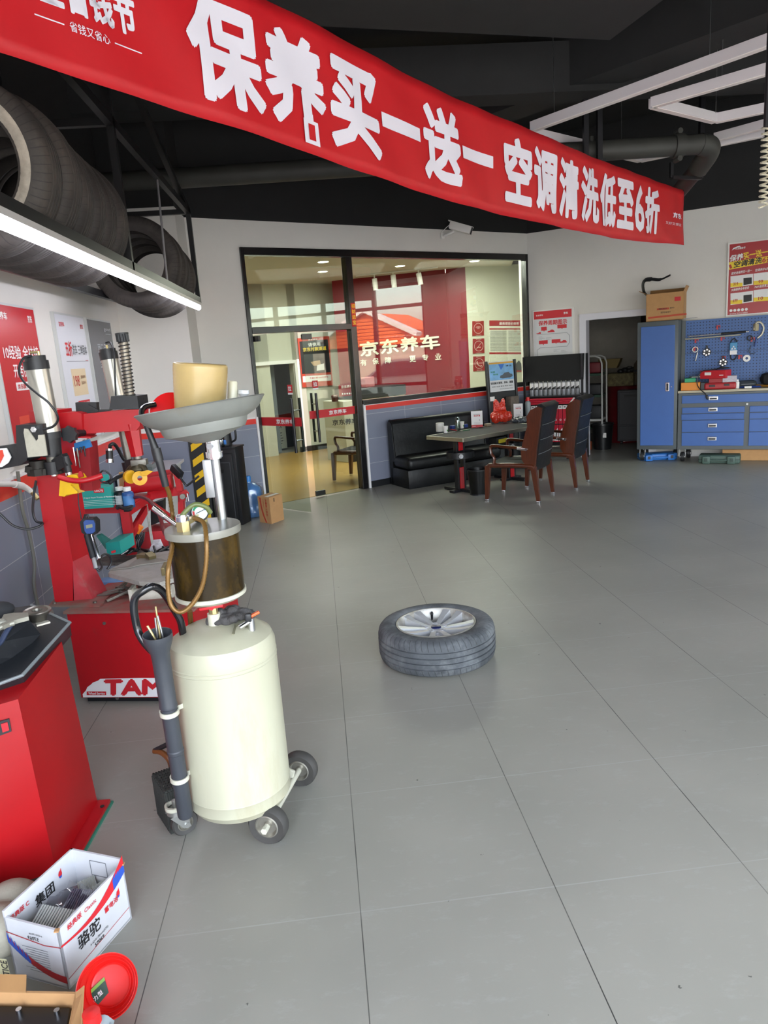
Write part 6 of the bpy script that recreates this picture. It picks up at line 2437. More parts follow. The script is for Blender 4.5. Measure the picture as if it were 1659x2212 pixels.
for k, ch in enumerate('强力型'):
    m.text(ch, lp + bn * .0015 + rtb * (-.047 + .011 * k) + upb * (-.032 + .008 * k), (rtb * .8 + upb * .5).normalized(), (upb * .8 - rtb * .5).normalized(), h=.011, bold=.02)
m.build('label_lettering', WHP, bs, 0)

# open cardboard box with black battery
cb = thing('cardboard_box', 'open brown cardboard box holding a black case at the bottom left corner', 'box', (-.86, 1.52, 0))
zt_ = .155
P_ = [fz(-30, 2143, zt_), fz(163, 2147, zt_), fz(140, 2260, zt_), fz(-30, 2260, zt_)]
m = MB()
for i, j in ((0, 1), (1, 2)):
    a, b_ = P_[i], P_[j]
    n_ = V3((-(b_ - a).y, (b_ - a).x, 0)).normalized() * .006
    m.hull([V3((p.x, p.y, 0)) for p in (a, b_, b_ + n_, a + n_)], [a, b_, b_ + n_, a + n_])
m.hull([V3((p.x, p.y, .001)) for p in P_], [V3((p.x, p.y, .008)) for p in P_])
m.build('box_walls', CARD, cb, 0)
m = MB().prism([P_[1], P_[2], P_[2] + V3((.035, -.01, -.02)), P_[1] + V3((.022, .006, .012))], (0, 0, .004))
m.build('flap', CARD, cb, 0)
m = MB().prism([P_[0] + V3((0, .0, 0)), P_[0].lerp(P_[1], .45), P_[0].lerp(P_[1], .42) + V3((0, .03, .02)), P_[0] + V3((0, .03, .02))], (0, 0, .004))
m.build('flap', CARDD, cb, 0)
k_ = thing('black_case', 'black plastic case with bright bolts inside the open brown box', 'case', (-.88, 1.48, .05))
Q_ = [P_[0].lerp(P_[1], .02) + V3((0, -.012, 0)), P_[0].lerp(P_[1], .93) + V3((0, -.012, 0)), P_[2].lerp(P_[1], .1) + V3((-.012, 0, 0)), P_[3] + V3((0, 0, 0))]
MB().hull([V3((p.x, p.y, .01)) for p in Q_], [V3((p.x, p.y, .125)) for p in Q_]).build('case_body', mat('battery black', '121315', .35), k_, 0)
for f in (.42, .88):
    p = Q_[0].lerp(Q_[1], f) + V3((0, -.016, 0))
    MB().cyl(V3((p.x, p.y, .125)), V3((p.x, p.y, .137)), .007, seg=12).build('bolt', CHROME, k_)
# oil bottle with red cap at the frame edge
ob = thing('oil_bottle', 'grey oil bottle with red screw cap in front of the red basin', 'bottle', (-.655, 1.47, 0))
op = fz(198, 2196, .205)
op = V3((op.x, op.y, 0))
m = MB()
m.box(op + V3((.004, 0, .085)), (.075, .045, .17), .014, seg=3)
m.loft([[op + V3((a * w_ + .004, b_ * d__, z)) for a, b_ in ((-1, -1), (1, -1), (1, 1), (-1, 1))] for w_, d__, z in ((.036, .02, .165), (.024, .017, .185), (.018, .016, .19))])
m.tube(spline([op + V3((.034, 0, .175)), op + V3((.043, 0, .15)), op + V3((.043, 0, .11)), op + V3((.036, 0, .08))], 4), .007, 8)
m.build('bottle_body', mat('grey bottle', '9aa4a8', .4), ob, 40)
m = MB().cyl(op + ZU * .188, op + ZU * .214, .0205, .019, 28)
m.lathe([(.019, .0), (.0195, .004), (.0, .007)], op + ZU * .212, seg=28)
m.build('cap', mat('cap red', 'd61c1c', .35), ob, 40)
# bags and paper behind the box
pb = thing('sand_bag', 'crumpled pale paper sack with black lettering behind the white carton at the left edge', 'sack', (-1.0, 1.9, 0))
m = MB()
c = fz(-5, 2010, .1)
for k in range(9):
    m.ball(c + V3((-.05 + .06 * sin(k * 2.1), .05 * cos(k * 1.7) + .01 * k, -.02 + .02 * sin(k))), (.085, .07, .075), 14, 9)
o = m.build('sack_body', mat('pale sack', 'a8a392', .8, noise=.15, bump=.4, bscale=25), pb, 60)
md = o.modifiers.new('merge', 'REMESH')
md.mode = 'VOXEL'
md.voxel_size = .008
t = thing('paper_bag', 'yellowed paper bag lettered NET behind the top of the white carton', 'bag', fz(20, 1975, .12))
A_, B_, C_, D_ = at(-10, 1962, 1.93), at(46, 1952, 1.93), at(44, 1985, 1.88), at(-10, 2000, 1.88)
MB().hull([A_, B_, C_, D_], [p + V3((0, .01, -.10)) for p in (A_, B_, C_, D_)]).build('bag_body', mat('yellow paper', 'c6c29a', .7), t, 0)
m = MB()
m.text('NET', A_.lerp(B_, .52) * .45 + C_.lerp(D_, .48) * .55 + V3((0, -.002, .0015)), (B_ - A_).normalized(), (A_ - D_).normalized(), h=.018, bold=.02)
m.build('lettering', BLKT, t, 0)
t = thing('paper_bag', 'yellow-green paper bag lettered LATTICE at the left edge beside the brown box', 'bag', fz(10, 2110, .1))
A_, B_, C_, D_ = at(-20, 2068, 1.72), at(14, 2072, 1.72), at(30, 2138, 1.64), at(-10, 2140, 1.64)
MB().hull([A_, B_, C_, D_], [p + V3((-.01, .02, -.10)) for p in (A_, B_, C_, D_)]).build('bag_body', mat('yellow paper', 'c6c29a', .7), t, 0)
m = MB()
nn = (B_ - A_).cross(D_ - A_).normalized()
if nn.dot(CAMP - A_) < 0:
    nn = -nn
m.text('LATTICE', C_.lerp(B_, .02) + nn * .003 - (B_ - A_) * .05, (B_ - C_).normalized(), (A_ - B_).normalized(), h=.016, bold=.02)
m.build('lettering', BLKT, t, 0)
# ------------------------------------------------------------------ sofa under the office window
MS = MW @ Matrix.Translation(V3((.226, -.553, 0))) @ Matrix.Rotation(radians(-9), 4, 'Z')
sf = thing('sofa', 'black leather bench sofa under the office window', 'sofa', MS @ V3((.7, .25, 0)))
SL, SD = 1.36, .50


def sbox(loops):
    return MB(MS).loft(loops)


MB(MS).box((SL / 2, SD / 2, .115), (SL, SD - .02, .23), .012).build('base', LEATH, sf, 30)
MB(MS).box((SL / 2, .19, .305), (SL + .005, .42, .15), .055, seg=4).build('seat_cushion', LEATH, sf, 50)
prof = [(.30, .33), (.345, .34), (.385, .76), (.40, .80), (.435, .82), (.475, .81), (.495, .76), (.50, .02), (.44, .02), (.40, .30)]
m = MB(MS)
lp_ = []
for x, k in ((0, .965), (.02, 1), (SL - .02, 1), (SL, .965)):
    lp_.append([V3((x, .42 + (y - .42) * k, .4 + (z - .4) * (k if z > .4 else 1))) for y, z in prof])
m.loft(lp_)
m.build('backrest', LEATH, sf, 40)
m = MB(MS)
m.tube([V3((.012, y + (-.006 if y < .4 else 0), z)) for y, z in prof[:7]], .006, 6)
m.tube([V3((SL - .012, y + (-.006 if y < .4 else 0), z)) for y, z in prof[:7]], .006, 6)
m.build('seam_edging', LEATH, sf)

# ------------------------------------------------------------------ tea table
TD = V3((cos(radians(33)), sin(radians(33)), 0))
TN_ = V3((-TD.y, TD.x, 0))
TO = V3((1.537, 7.797, 0))
MT = Matrix((TD, TN_, ZU)).transposed().to_4x4()
MT.translation = TO
TL, TW, TZ = 1.36, .60, .66
tb = thing('tea_table', 'dark topped table with steel edge and black pedestal legs before the sofa', 'table', MT @ V3((TL / 2, TW / 2, 0)))
MB(MT).box((TL / 2, TW / 2, TZ - .018), (TL - .012, TW - .012, .036), .003).build('table_top', mat('table laminate', '1c1d24', .55, noise=.1, spec=.15), tb, 0)
m = MB(MT)
for a, b, c, d in ((TL / 2, 0, TL, .012), (TL / 2, TW, TL, .012), (0, TW / 2, .012, TW), (TL, TW / 2, .012, TW)):
    m.box((a, b, TZ - .021), (c, d, .044), .003)
m.build('steel_edging', mat('table edge steel', 'a3a092', .3, .85, noise=.1), tb, 0)
for k, u in enumerate((.22, 1.08)):
    t_ = MB(MT).box((u - .05, TW / 2, .33), (.03, .06, .62), .004).box((u + .05, TW / 2, .33), (.03, .06, .62), .004).box((u, TW / 2, .62), (.3, .4, .03), .004)
    t_.build('pedestal', BLACKM, tb, 0)
    MB(MT).box((u, TW / 2, .02), (.07, .5, .035), .006).box((u, TW / 2, .016), (.30, .08, .03), .006).build('foot', BLACKM, tb, 0)
    for z_, h_ in ((.16, .25), (.55, .14)):
        MB(MT).box((u, TW / 2 - .02, z_), (.065, .03, h_), .004).build('red_panel', mat('red gloss panel', 'b01820', .2), tb, 0)
    m = MB(MT)
    lp_ = [V3((u + .17 * cos(a), TW / 2 - .02 + .14 * sin(a), z)) for z in (0, 0) for a in ()]
    n_ = 28
    vs = []
    for i in range(n_):
        a = 2 * pi * i / n_
        for r_, z in ((1, .40), (1, .47), (.96, .47), (.96, .40)):
            vs.append(V3((u + .17 * r_ * cos(a), TW / 2 - .02 + .15 * r_ * sin(a), z)))
    m.add(vs, [(i * 4 + q, ((i + 1) % n_) * 4 + q, ((i + 1) % n_) * 4 + (q + 1) % 4, i * 4 + (q + 1) % 4) for i in range(n_) for q in range(4)])
    m.build('holder_ring', BLKP, tb, 30)
    MB(MT).cyl((u - .11, TW / 2 - .135, .435), (u - .12, TW / 2 - .155, .435), .026, seg=20).build('socket', CHROME, tb)

TT = lambda x, y: fz(x, y, TZ)
p = TT(951, 932)
tag(MB().lathe([(.0, .105), (.046, .105), (.05, .1), (.05, .005), (.046, 0), (0, 0)], p, seg=28).build('paper_roll', mat('white paper', 'd8d6d0', .8)), 'white paper roll standing on the camera end of the tea table', 'paper roll')
p = TT(963, 935)
cu_ = thing('paper_cup', 'white paper cup with green print in front of the white roll', 'cup', p)
MB().lathe([(.0, .003), (.022, .0), (.031, .078), (.033, .08), (.029, .078), (.02, .006)], p, seg=24).build('cup_body', WPL, cu_)
MB().box(p + V3((.016, -.021, .03)), (.012, .012, .018), .004).build('green_print', mat('print green', '5aa02c', .5), cu_)
p = TT(989, 930)
jar = thing('glass_bottle', 'tall clear glass tea bottle without lid on the tea table', 'bottle', p)
MB().lathe([(.0, .003), (.030, .0), (.034, .006), (.034, .135), (.028, .15), (.027, .165), (.024, .165), (.025, .15), (.031, .132), (.031, .008), (.0, .008)], p, seg=28).build('bottle_body', glass('bottle glass', 'e4ebe6', .12), jar)
p = TT(998, 925)
cu_ = thing('paper_cup', 'white paper cup with green print behind the glass tea bottle', 'cup', p)
MB().lathe([(.0, .003), (.022, .0), (.031, .078), (.033, .08), (.029, .078), (.02, .006)], p, seg=24).build('cup_body', WPL, cu_)
MB().box(p + V3((.016, -.021, .03)), (.012, .012, .018), .004).build('green_print', mat('print green', '5aa02c', .5), cu_)
tag(MB().box(TT(979, 926) + ZU * .02, (.07, .05, .04), .004, rz=.5).build('blue_packet', mat('packet blue', '233a86', .5)), 'dark blue packet lying just left of the glass tea bottle', 'packet')
tag(MB().box(TT(1006, 923) + ZU * .02, (.05, .04, .04), .004, rz=.5).build('blue_packet', mat('packet blue', '233a86', .5)), 'small dark blue packet right of the glass tea bottle', 'packet')
tag(MB().bar(TT(974, 929) + ZU * .008, TT(986, 931) + ZU * .008, .012, .012, bev=.003).build('lighter', mat('lighter red', 'b0202a', .3)), 'red lighter lying in front of the blue packet', 'lighter')
tag(MB().bar(TT(1000, 931) + ZU * .005, TT(1015, 929) + ZU * .005, .009, .009).build('pen', mat('pen green', '2a6a48', .4)), 'dark green pen lying right of the glass tea bottle', 'pen')
tag(MB().box(TT(1054, 921) + ZU * .018, (.075, .055, .036), .006, rz=.4).build('cigarette_pack', mat('pack tan', '8a7a64', .5)), 'small tan pack lying between the white sign and the red bag', 'pack')


def table_sign(label, x, y, w_, h_, foot):
    p_ = TT(x, y)
    t = thing('table_sign', label, 'sign', p_)
    fn = (V3((CAMP.x, CAMP.y, 0)) - V3((p_.x, p_.y, 0))).normalized()
    sx_ = ZU.cross(fn)
    up_ = (ZU - fn * .12).normalized()
    q = [p_ - sx_ * w_ / 2, p_ + sx_ * w_ / 2, p_ + sx_ * w_ / 2 + up_ * h_, p_ - sx_ * w_ / 2 + up_ * h_]
    MB().prism(q, -fn * .006).build('sign_plate', WHP, t, 0)
    o_ = p_ - sx_ * w_ / 2 + fn * .0015
    m_ = MB()
    m_.text('扫码付款请核对', o_ + sx_ * w_ * .2 + up_ * h_ * .76, sx_, up_, w=w_ * .6, bold=.01)
    m_.text('2', o_ + sx_ * w_ * .68 + up_ * h_ * .38, sx_, up_, h=h_ * .1, bold=.01)
    for k in range(2):
        m_.quad(*[o_ + sx_ * w_ * a + up_ * h_ * b for a, b in ((.22, .28 - k * .07), (.78, .28 - k * .07), (.78, .29 - k * .07), (.22, .29 - k * .07))])
    m_.build('grey_lettering', GRYT, t, 0)
    m_ = MB()
    m_.text('本店专属', o_ + sx_ * w_ * .22 + up_ * h_ * .66, sx_, up_, w=w_ * .56, bold=.03)
    if foot:
        m_.quad(*[o_ + sx_ * w_ * a + up_ * h_ * b for a, b in ((0, 0), (1, 0), (1, .15), (0, .15))])
    m_.build('red_lettering', REDB, t, 0)
    if foot:
        m_ = MB()
        m_.text('京东养车', o_ + sx_ * w_ * .08 + up_ * h_ * .045 + fn * .001, sx_, up_, w=w_ * .3, bold=.02)
        m_.build('white_lettering', WHP, t, 0)
    return t


table_sign('white table sign with red foot and number 2, between bottle and red bag', 1031, 923, .14, .20, True)
table_sign('pale table sign with number 2 partly behind the dark plastic bag', 1120, 905, .12, .20, False)


def soft_bag(name, label, cat, c, sc, mt, seedv, ears=0, vox=.008):
    random.seed(seedv)
    m_ = MB()
    for k in range(16):
        a = k * 2.4
        r_ = sqrt((k + .5) / 16)
        m_.ball(c + V3((sc[0] * r_ * cos(a) * .75, sc[1] * r_ * sin(a) * .75, sc[2] * (.30 + .28 * (1 - r_)) + sc[2] * .1 * sin(k * 3.1))), (sc[0] * .42, sc[1] * .42, sc[2] * .34), 14, 9)
    for e_ in range(ears):
        s_ = -1 if e_ == 0 else 1
        b0_ = c + V3((sc[0] * .12 * s_ - .01, 0, sc[2] * .75))
        m_.loft([[b0_ + V3((x_ * w_ + s_ * sh, y_ * .02, z_)) for x_, y_ in ((-1, -1), (1, -1), (1, 1), (-1, 1))] for w_, sh, z_ in ((.07, 0, 0), (.04, .02, .06), (.03, .03, .12), (.012, .035, .15))])
    o_ = m_.build(name, mt, None, 80)
    md_ = o_.modifiers.new('merge', 'REMESH')
    md_.mode = 'VOXEL'
    md_.voxel_size = vox
    tx = bpy.data.textures.new(name + '_folds', 'CLOUDS')
    tx.noise_scale = .045
    dm = o_.modifiers.new('folds', 'DISPLACE')
    dm.texture = tx
    dm.strength = .028
    dm.mid_level = .6
    tag(o_, label, cat)
    return o_


soft_bag('plastic_bag', 'knotted orange-red plastic carrier bag on the tea table', 'bag', TT(1082, 912), (.135, .11, .20), mat('orange bag film', 'd8341c', .25, spec=.7), 5, 2)
soft_bag('plastic_bag', 'slack dark grey plastic bag beside the orange-red bag', 'bag', TT(1125, 912), (.13, .09, .09), mat('grey bag film', '4a4e56', .25, spec=.7), 9)
p = TT(1141, 898)
bottle('steel_bottle', 'grey bottle with red cap standing at the far end of the tea table', p, .038, .25, mat('pale grey bottle', '8f979a', .4), mat('cap red', 'd61c1c', .35), None)
tag(MB().box(TT(1108, 900) + ZU * .14, (.16, .10, .28), .006, rz=.55).build('book_stack', mat('stacked print', '6c6258', .7, noise=.3, nscale=30)), 'stacked brown cartons behind the pale table sign', 'carton')

# ------------------------------------------------------------------ chairs
def make_chair(loc, ang, label):
    t = thing('armchair', label, 'chair', loc, ang, 'wooden armchairs with black leather backs')
    for sx_ in (-1, 1):
        x = sx_ * .245
        # legs
        for yf, yt, zt in ((.27, .245, .39), (-.30, -.255, .39)):
            m_ = MB()
            m_.loft([[V3((x + a * w_, y + b * w_, z)) for a, b in ((-1, -1), (1, -1), (1, 1), (-1, 1))] for w_, y, z in ((.017, yf, .025), (.024, (yf + yt) / 2, .22), (.028, yt, zt))])
            l_ = m_.build('leg', WOOD, t, 30, True)
            MB().box((x, yf, .012), (.036, .036, .026), .003).build('foot_tip', CHROME, l_, 0, True)
        m_ = MB()
        m_.tube([V3((x, -.27, .36)), V3((x, -.25, .39)), V3((x, 0, .395)), V3((x, .23, .39)), V3((x, .265, .35))], .030, 8, flat=.9)
        m_.build('side_rail', WOOD, t, 50, True)
        # winged side of the back
        pf = [(-.20, .36), (-.135, .46), (-.13, .56), (-.165, .68), (-.205, .80), (-.20, .90), (-.24, .965), (-.315, 1.0), (-.36, .985), (-.335, .80), (-.30, .60), (-.28, .42), (-.275, .34)]
        m_ = MB()
        m_.prism([V3((x - .018, y, z)) for y, z in pf], V3((.036, 0, 0)))
        m_.build('back_wing', WOOD, t, 40, True)
        # arm
        m_ = MB()
        m_.tube(spline([V3((x, -.16, .575)), V3((x, .0, .585)), V3((x, .17, .60)), V3((x, .21, .585)), V3((x, .205, .52)), V3((x, .175, .47)), V3((x, .18, .40))], 5), .021, 8, flat=.8)
        m_.build('armrest', WOOD, t, 50, True)
        m_ = MB().bar((x + sx_ * .024, -.20, .565), (x + sx_ * .024, -.09, .575), .01, .026, bev=.003).cyl((x + sx_ * .02, -.19, .566), (x + sx_ * .035, -.19, .566), .014, seg=12)
        m_.build('steel_bracket', CHROME, t, 30, True)
    MB().box((0, .0, .385), (.46, .50, .06), .022, seg=3).build('seat', mat('seat leather', '15161a', .65, noise=.2, spec=.2), t, 50, True)
    # upholstered back
    cen = [(-.235, .34), (-.25, .45), (-.275, .62), (-.30, .80), (-.325, .93), (-.345, .99), (-.33, 1.02)]
    m_ = MB()
    for k, (y, z) in enumerate(cen):
        pass
    lp2 = []
    for y, z in cen:
        th_ = .045 if z < 1.0 else .02
        lp2.append([V3((-.228, y - th_, z)), V3((-.1, y - th_ - .012, z)), V3((.1, y - th_ - .012, z)), V3((.228, y - th_, z)), V3((.228, y + th_, z)), V3((.1, y + th_ + .01, z)), V3((-.1, y + th_ + .01, z)), V3((-.228, y + th_, z))])
    m_.loft(lp2)
    b_ = m_.build('backrest', LEATH, t, 50, True)
    m_ = MB()
    for z, y in ((.51, -.3125), (.66, -.3395), (.81, -.362)):
        m_.tube([V3((-.226, y + .010, z)), V3((-.1, y - .003, z)), V3((.1, y - .003, z)), V3((.226, y + .010, z))], .004, 6)
    m_.build('stitching', mat('seam grey', '55585c', .5), b_, 50, True)
    return t


FA = atan2(.58, -.81) - pi / 2
ch1 = make_chair((2.075, 7.54, 0), FA, 'wooden armchair with black leather back, nearer the camera, before the waste bin')
copy_thing(ch1, (2.665, 8.06, 0), FA, 'wooden armchair with black leather back beside the display rack, the farther one')
copy_thing(ch1, (.47, 9.58, .004), FA + .1, 'wooden armchair standing inside the office, seen through the glass door')

# waste bin
bn_ = thing('waste_bin', 'black see-through waste bin with white liner bag beside the tea table', 'bin', (1.71, 7.92, 0))
bp = V3((1.712, 7.905, 0))
MB().lathe([(.0, .004), (.095, .002), (.122, .285)], bp, seg=40).build('bin_wall', glass('smoky mesh', '4a4a4c', .05, .3), bn_)
MB().lathe([(.118, .278), (.128, .28), (.128, .292), (.118, .292)], bp, seg=40, close=True).lathe([(.0, .002), (.099, .0), (.099, .012), (.0, .012)], bp, seg=32).build('rim', BLKP, bn_)
random.seed(4)
m = MB()
for k in range(9):
    a = k * 2.4
    m.ball(bp + V3((.035 * cos(a), .035 * sin(a), .05 + .012 * k)), (.05, .05, .035), 12, 8)
o = m.build('liner_bag', mat('white liner', 'c8c8c6', .5, noise=.15, nscale=20), bn_, 80)
md = o.modifiers.new('merge', 'REMESH')
md.mode = 'VOXEL'
md.voxel_size = .008

# ------------------------------------------------------------------ advertising board
es = thing('advertising_board', 'tall black board with blue car advert clipped to it, under the office window', 'board', pw(2.15, -.25, 0))
MEz = MW @ Matrix.Translation(V3((2.15, -.26, 0))) @ Matrix.Rotation(radians(-8), 4, 'Z') @ Matrix.Rotation(radians(-3), 4, 'X')
MB(MEz).box((0, 0, .72), (.46, .02, 1.34), .003).build('board', mat('matt black board', '1d1e20', .55), es, 0)
m = MB(MEz)
for s_ in (-1, 1):
    m.box((s_ * .235, -.005, .72), (.03, .04, 1.42), .004)
m.build('side_frame', BLACKM, es, 0)
MB(MEz).box((0, .06, .03), (.5, .3, .05), .004).build('foot', BLACKM, es, 0)
MB(MEz).box((0, -.014, 1.215), (.405, .006, .40)).build('advert_sheet', mat('advert white', 'd4d6d8', .35), es, 0)
m = MB(MEz).box((0, -.0185, 1.275), (.395, .003, .215))
m.build('sky_picture', mat('advert blue', '7db6e4', .4, noise=.3, nscale=6), es, 0)
MB(MEz).box((0, -.0185, 1.395), (.40, .003, .022)).build('yellow_strip', mat('advert yellow', 'd8a02c', .4), es, 0)
MB(MEz).add([(-.05, -.021, 1.38), (.05, -.021, 1.38), (.02, -.021, 1.33), (-.01, -.021, 1.30)], [(0, 1, 2, 3)]).build('splash', mat('advert deep blue', '2f6fc8', .4), es, 0)
m = MB(MEz)
cz = 1.215
m.add([(x + .075, -.0212, cz + z) for x, z in ((-.11, -.02), (-.10, .01), (-.06, .02), (-.03, .045), (.04, .05), (.07, .025), (.10, .02), (.105, -.01), (.06, -.025), (-.06, -.03))], [tuple(range(10))])
m.build('car_picture', mat('advert grey', '4c545c', .4), es, 0)
m = MB(MEz)
m.text('轻松解决 脏堵、异味、雾霾', (-.19, -.0185, 1.115), (1, 0, 0), (0, 0, 1), w=.37, h=.03, bold=.03, fill=True)
m.text('刹车 空调 清洗 养护 保养', (-.17, -.0185, 1.075), (1, 0, 0), (0, 0, 1), w=.34, h=.016, bold=.01, fill=True)
m.text('免拆清洗服务项目', (-.05, -.0185, 1.04), (1, 0, 0), (0, 0, 1), w=.22, h=.012, bold=.0, fill=True)
m.text('清洁', (.07, -.0212, 1.34), (1, 0, 0), (0, 0, 1), w=.1, h=.02, bold=.02, fill=True)
m.build('black_lettering', BLKT, es, 0)
m = MB(MEz)
m.text('除菌', (-.18, -.0212, 1.27), (1, 0, 0), (0, 0, 1), w=.07, h=.022, bold=.02, fill=True)
m.text('除味', (-.14, -.0212, 1.235), (1, 0, 0), (0, 0, 1), w=.08, h=.022, bold=.02, fill=True)
m.build('green_lettering', mat('advert green', '2f8a5a', .4), es, 0)
MB(MEz).box((-.185, -.018, .925), (.08, .012, .06), .002).build('card_holder', WPL, es, 0)

# ------------------------------------------------------------------ merchandise display rack
dk = thing('display_rack', 'black display rack with canopy, full of wiper boxes and bottles, by the storage door', 'rack', pr(.44, -.3, 0))
V0, V1, YR0, YR1 = .03, .83, -.36, -.06
m = MB(MR)
for v in (V0, V1):
    for y in (YR0, YR1):
        MB(MR).bar((v, y, 0), (v, y, 1.44), .028, .028, (0, 1, 0)).build('post', BLACKM, dk, 0)
m = MB(MR).hull([V3((V0 - .02, YR0 - .02, 1.10)), V3((V1 + .02, YR0 - .02, 1.10)), V3((V1 + .02, YR0 - .005, 1.10)), V3((V0 - .02, YR0 - .005, 1.10))], [V3((V0 - .0, YR0 + .05, 1.445)), V3((V1 + .02, YR0 + .05, 1.445)), V3((V1 + .02, YR0 + .065, 1.445)), V3((V0, YR0 + .065, 1.445))])
m.build('canopy', mat('black canvas', '131315', .8, noise=.2), dk, 0)
MB(MR).box((.43, -.04, 1.08), (.78, .012, .18)).build('white_back', WPL, dk, 0)
for z in (.885, .50, .12):
    MB(MR).box((.43, -.21, z), (.80, .30, .014)).build('shelf', BLACKM, dk, 0)
MB(MR).box((.43, -.05, .5), (.80, .012, .8)).build('back_panel', mat('matt black board', '1d1e20', .55), dk, 0)
# bottles: silver and white sleeves with black caps
def merch_bottle(v, lab):
    p_ = pr(v, -.22, .893)
    t_ = thing('cleaner_bottle', lab, 'bottle', p_, 0, 'bottles on the display rack')
    MB().lathe([(.0, .0), (.027, .0), (.029, .004), (.029, .175), (.022, .19), (.0, .192)], p_, seg=20).build('bottle_body', mat('silver sleeve', '9a9ca2', .35, .3), t_)
    MB().lathe([(.0, .212), (.023, .212), (.024, .205), (.024, .185), (.0, .185)], p_, seg=18).build('cap', BLKP, t_)
    vs_ = []
    a0_ = atan2(RN.y, RN.x)
    for k in range(9):
        a_ = a0_ - 1.3 + 2.6 * k / 8
        for z_ in (.09, .172):
            vs_.append(p_ + V3((.0296 * cos(a_), .0296 * sin(a_), z_)))
    MB().add(vs_, [(2 * k, 2 * k + 1, 2 * k + 3, 2 * k + 2) for k in range(8)]).build('white_label', WHP, t_, 60)
    vs_ = []
    for k in range(9):
        a_ = a0_ - 1.0 + 1.9 * k / 8
        for z_ in (.083, .098 + .03 * (k / 8)):
            vs_.append(p_ + V3((.0300 * cos(a_), .0300 * sin(a_), z_)))
    MB().add(vs_, [(2 * k, 2 * k + 1, 2 * k + 3, 2 * k + 2) for k in range(8)]).build('black_print', BLKT, t_, 60)
    return t_


names = ['leftmost', 'second', 'third', 'fourth', 'fifth', 'middle', 'seventh', 'eighth', 'ninth', 'tenth', 'last']
b0_ = None
for k in range(11):
    v = .095 + k * .064
    lab = 'silver bottle with black cap, %s from the window end of the display rack row' % names[k] if k else 'silver bottle with black cap, first at the window end of the display rack row'
    if b0_ is None:
        b0_ = merch_bottle(v, lab)
    else:
        copy_thing(b0_, pr(v, -.22, .893), 0, lab)
# red cartons: three lying across, a row standing with white hooks
RBX = mat('red carton', 'c01c34', .4, noise=.06)
for k in range(3):
    t = MB(MR).box((.39, YR0 - .02 + .0 * k, .795 + k * .028), (.68, .07, .024), .003).build('red_carton', RBX, None, 0)
    tag(t, ['bottom', 'middle', 'top'][k] + ' one of three long red cartons lying across the front of the display rack', 'carton', 'long red cartons on the display rack')


def hang_box(v, lab):
    t_ = thing('wiper_box', lab, 'box', pr(v, YR0 + .03, .25), radians(-33), 'red wiper boxes on the display rack')
    MB().box((0, 0, .23), (.056, .04, .46), .002).build('box_body', RBX, t_, 0, True)
    MB().box((0, -.001, .485), (.056, .036, .05), .002).build('white_top', WHP, t_, 0, True)
    MB().box((0, -.021, .487), (.024, .003, .012)).build('hook_print', BLKT, t_, 0, True)
    m_ = MB().add([(-.027, -.0215, .02), (.027, -.0215, .02), (.027, -.0215, .20), (-.027, -.0215, .13)], [(0, 1, 2, 3)])
    m_.build('white_print', WHP, t_, 0, True)
    m_ = MB().add([(-.006, -.0225, .04), (.004, -.0225, .04), (.018, -.0225, .15), (.012, -.0225, .155), (.0, -.0225, .12)], [(0, 1, 2, 3, 4)])
    m_.build('blade_print', BLKT, t_, 0, True)
    m_ = MB().lathe([(.008, 0), (.013, 0)], (.002, -.0215, .31), (0, 1, 0), 14)
    m_.build('round_print', WHP, t_, 0, True)
    return t_


h0 = None
for k in range(11):
    v = .075 + k * .064
    lab = 'red wiper box standing %s from the window end of the display rack' % (['first', 'second', 'third', 'fourth', 'fifth', 'sixth', 'seventh', 'eighth', 'ninth', 'tenth', 'last'][k])
    if h0 is None:
        h0 = hang_box(v, lab)
    else:
        copy_thing(h0, pr(v, YR0 + .03, .25), radians(-33), lab)
m = MB()
for k in range(8):
    m.ball(pr(.68 + .012 * k, YR0 - .05, .80 + .014 * (k % 5)), .012, 8, 6)
t = m.build('chain_tassel', mat('white beads', 'd4d4d0', .4), None)
tag(t, 'white beaded tassel at the right end of the red cartons', 'tassel', None, 'stuff')
# clutter below the table end and chairs
t = thing('yellow_drill_case', 'black and yellow tool bag on the low holder under the tea table', 'tool bag', MT @ V3((1.0, .42, .4)))
MB(MT).box((.95, .36, .5), (.22, .14, .10), .02).build('bag_body', BLKP, t)
MB(MT).box((.95, .285, .5), (.16, .02, .05), .008).build('yellow_panel', mat('tool yellow', 'd4c02c', .5), t)
t = MB().cyl(pr(.12, -.62, .05), pr(.12, -.62, .30), .07, .075, 24).build('grey_pot', mat('grey pot', '7c8088', .4))
t.location.z = -.05
tag(t, 'grey metal pot on the floor behind the nearer armchair', 'pot')
t = MB().box(pr(.35, -.75, .03), (.14, .10, .06), .01, rz=.3).build('blue_pack', mat('light blue pack', '4a7fd0', .4))
tag(t, 'small blue and white pack on the floor between the armchairs and the display rack', 'pack')
# ------------------------------------------------------------------ blue tool cabinets on the right wall
CF_ = -.47
tcab = thing('tool_cabinet', 'tall blue tool cabinet with grey frame, right of the storage door', 'cabinet', pr(1.8, -.24, 0), radians(-33))


def rb(mb, v0, v1, y0, y1, z0, z1, bev=0):
    return mb.box(((v0 + v1) / 2, (y0 + y1) / 2, (z0 + z1) / 2), (v1 - v0, y1 - y0, z1 - z0), bev, M=MR)


rb(MB(), 1.555, 2.045, CF_ + .005, -.01, .16, 1.785, .012).build('carcass', GREYT, tcab, 30)
rb(MB(), 1.60, 2.005, CF_ - .012, CF_ + .01, .215, 1.725, .004).build('door', BLUEP, tcab, 0)


